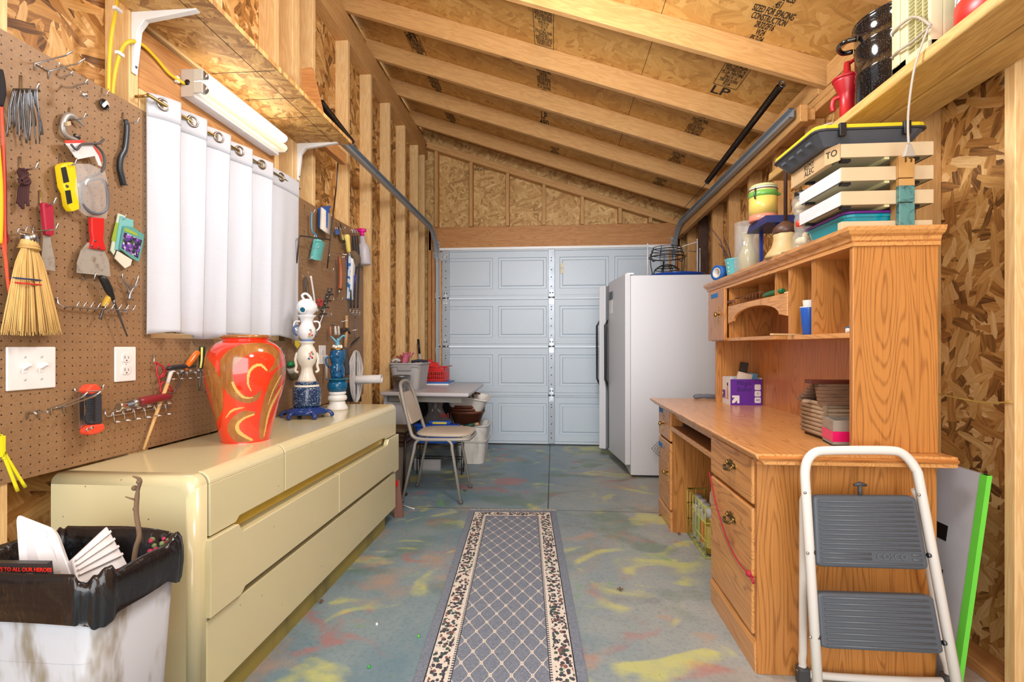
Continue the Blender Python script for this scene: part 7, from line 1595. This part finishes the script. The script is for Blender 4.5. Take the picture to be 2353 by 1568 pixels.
# ================= rug and floor litter =================
t = thing('runner_rug', 'blue-grey runner rug with cream lattice and leaf border', 'rug', (-.262, 3.232, 0), radians(3.3))
b = B().box((-RUG_W/2, -RUG_L, .0005), (RUG_W/2, 0, .008)); build('pile', b, RUG, t, world=False, bev=.003)
b = B()
for k in range(150): x = -RUG_W/2+RUG_W*k/149; a = rr.uniform(-.012, .012); b.tube([(x, -.004, .005), (x+a*.5, .018, .006), (x+a, .03+.008*rr.random(), .002)], .0016, 4)
build('fringe', b, pl((214, 206, 196), .9), t, world=False)
for k, (u, v, s, lab) in enumerate(((1425, 1356, .016, 'curled dry leaf on the floor right of the rug'), (1068, 1128, .016, 'dry leaf on the floor beside the chair leg'), (738, 1384, .012, 'dry leaf chip on yellow paint left of the rug'), (1560, 1228, .012, 'small dark pebble near the wire basket'), (1518, 1185, .016, 'dark leaf at the foot of the far desk pedestal'))):
    p = onz(u, v, .004); b = B()
    for j in range(4): a = j*1.6+k; b.tube([p, p+V((s*cos(a)*.7, s*sin(a)*.7, .006)), p+V((s*cos(a), s*sin(a), .002))], [.003, .004, .001], 5, flat=.5)
    single('dry_leaf', b, pl((112, 84, 58), .8), lab, 'leaf')
single('white_stick', B().tube([onz(920, 1160, .004), onz(952, 1170, .004)], .004, 6), pl((222, 222, 220), .6), 'thin white stick on the floor at the dresser end', 'stick')
for u, v, c, lab in ((848, 1533, (60, 170, 70), 'tiny green chip on the floor left of the rug'), (962, 1463, (90, 190, 80), 'tiny green chip right beside the left rug edge'), (866, 1435, (226, 226, 226), 'tiny white chip on the floor left of the rug')): single('paint_chip', B().ball(onz(u, v, .004), .006, 8), pl(c, .6), lab, 'chip')
# ================= light and camera =================
w = bpy.data.worlds.new('sky'); SC.world = w; w.use_nodes = True
bg = w.node_tree.nodes['Background']; bg.inputs[0].default_value = (.93, .97, 1, 1); bg.inputs[1].default_value = 1.1
def area(name, loc, tgt, sx, sy, e, c=(1, 1, 1)):
    l = bpy.data.lights.new(name, 'AREA'); l.shape = 'RECTANGLE'; l.size = sx; l.size_y = sy; l.energy = e; l.color = c
    o = bpy.data.objects.new(name, l); COL.objects.link(o); o.location = loc
    o.rotation_euler = (V(tgt)-V(loc)).to_track_quat('-Z', 'Y').to_euler(); return o
area('daylight_opening', (0, -1.25, 1.55), (0, 3, 1.3), 2.6, 2.2, 70, (1, .99, .97))
area('window_daylight', (-1.75, 2.0, 1.55), (0, 2.0, 1.3), .8, .8, 16, (.94, .97, 1))
def fill_light(name, loc, e, r, c):
    l = bpy.data.lights.new(name, 'POINT'); l.energy = e; l.shadow_soft_size = r; l.color = c
    o = bpy.data.objects.new(name, l); COL.objects.link(o); o.location = loc
fill_light('unseen_fill_light', (.1, .75, 2.1), 31, .16, (.97, .985, 1)); fill_light('unseen_fill_light', (.0, 1.9, 2.46), 58, .16, (.97, .985, 1))  # unseen point lights added above the view to brighten ceiling and room
l = bpy.data.lights.new('far_end_fill_spot', 'SPOT'); l.energy = 195; l.spot_size = radians(54); l.spot_blend = 1; l.shadow_soft_size = .2; l.color = (.97, .985, 1)  # unseen spot added to brighten the overhead door and far end
o = bpy.data.objects.new('far_end_fill_spot', l); COL.objects.link(o); o.location = (-.05, 1.35, 2.35); o.rotation_euler = (V((.05, 5.4, 1.05))-o.location).to_track_quat('-Z', 'Y').to_euler()
cam = bpy.data.cameras.new('camera'); co = bpy.data.objects.new('camera', cam); COL.objects.link(co)
cam.sensor_width = 36; cam.lens = 36*F/2353; cam.shift_y = (CY-784)/2353; cam.clip_start = .02
co.location = (0, 0, H); co.rotation_euler = (pi/2, 0, TH); SC.camera = co
vs = SC.view_settings; vs.view_transform = 'Standard'; vs.look = 'None'; vs.exposure = .16; vs.gamma = 1; vs.use_curve_mapping = False
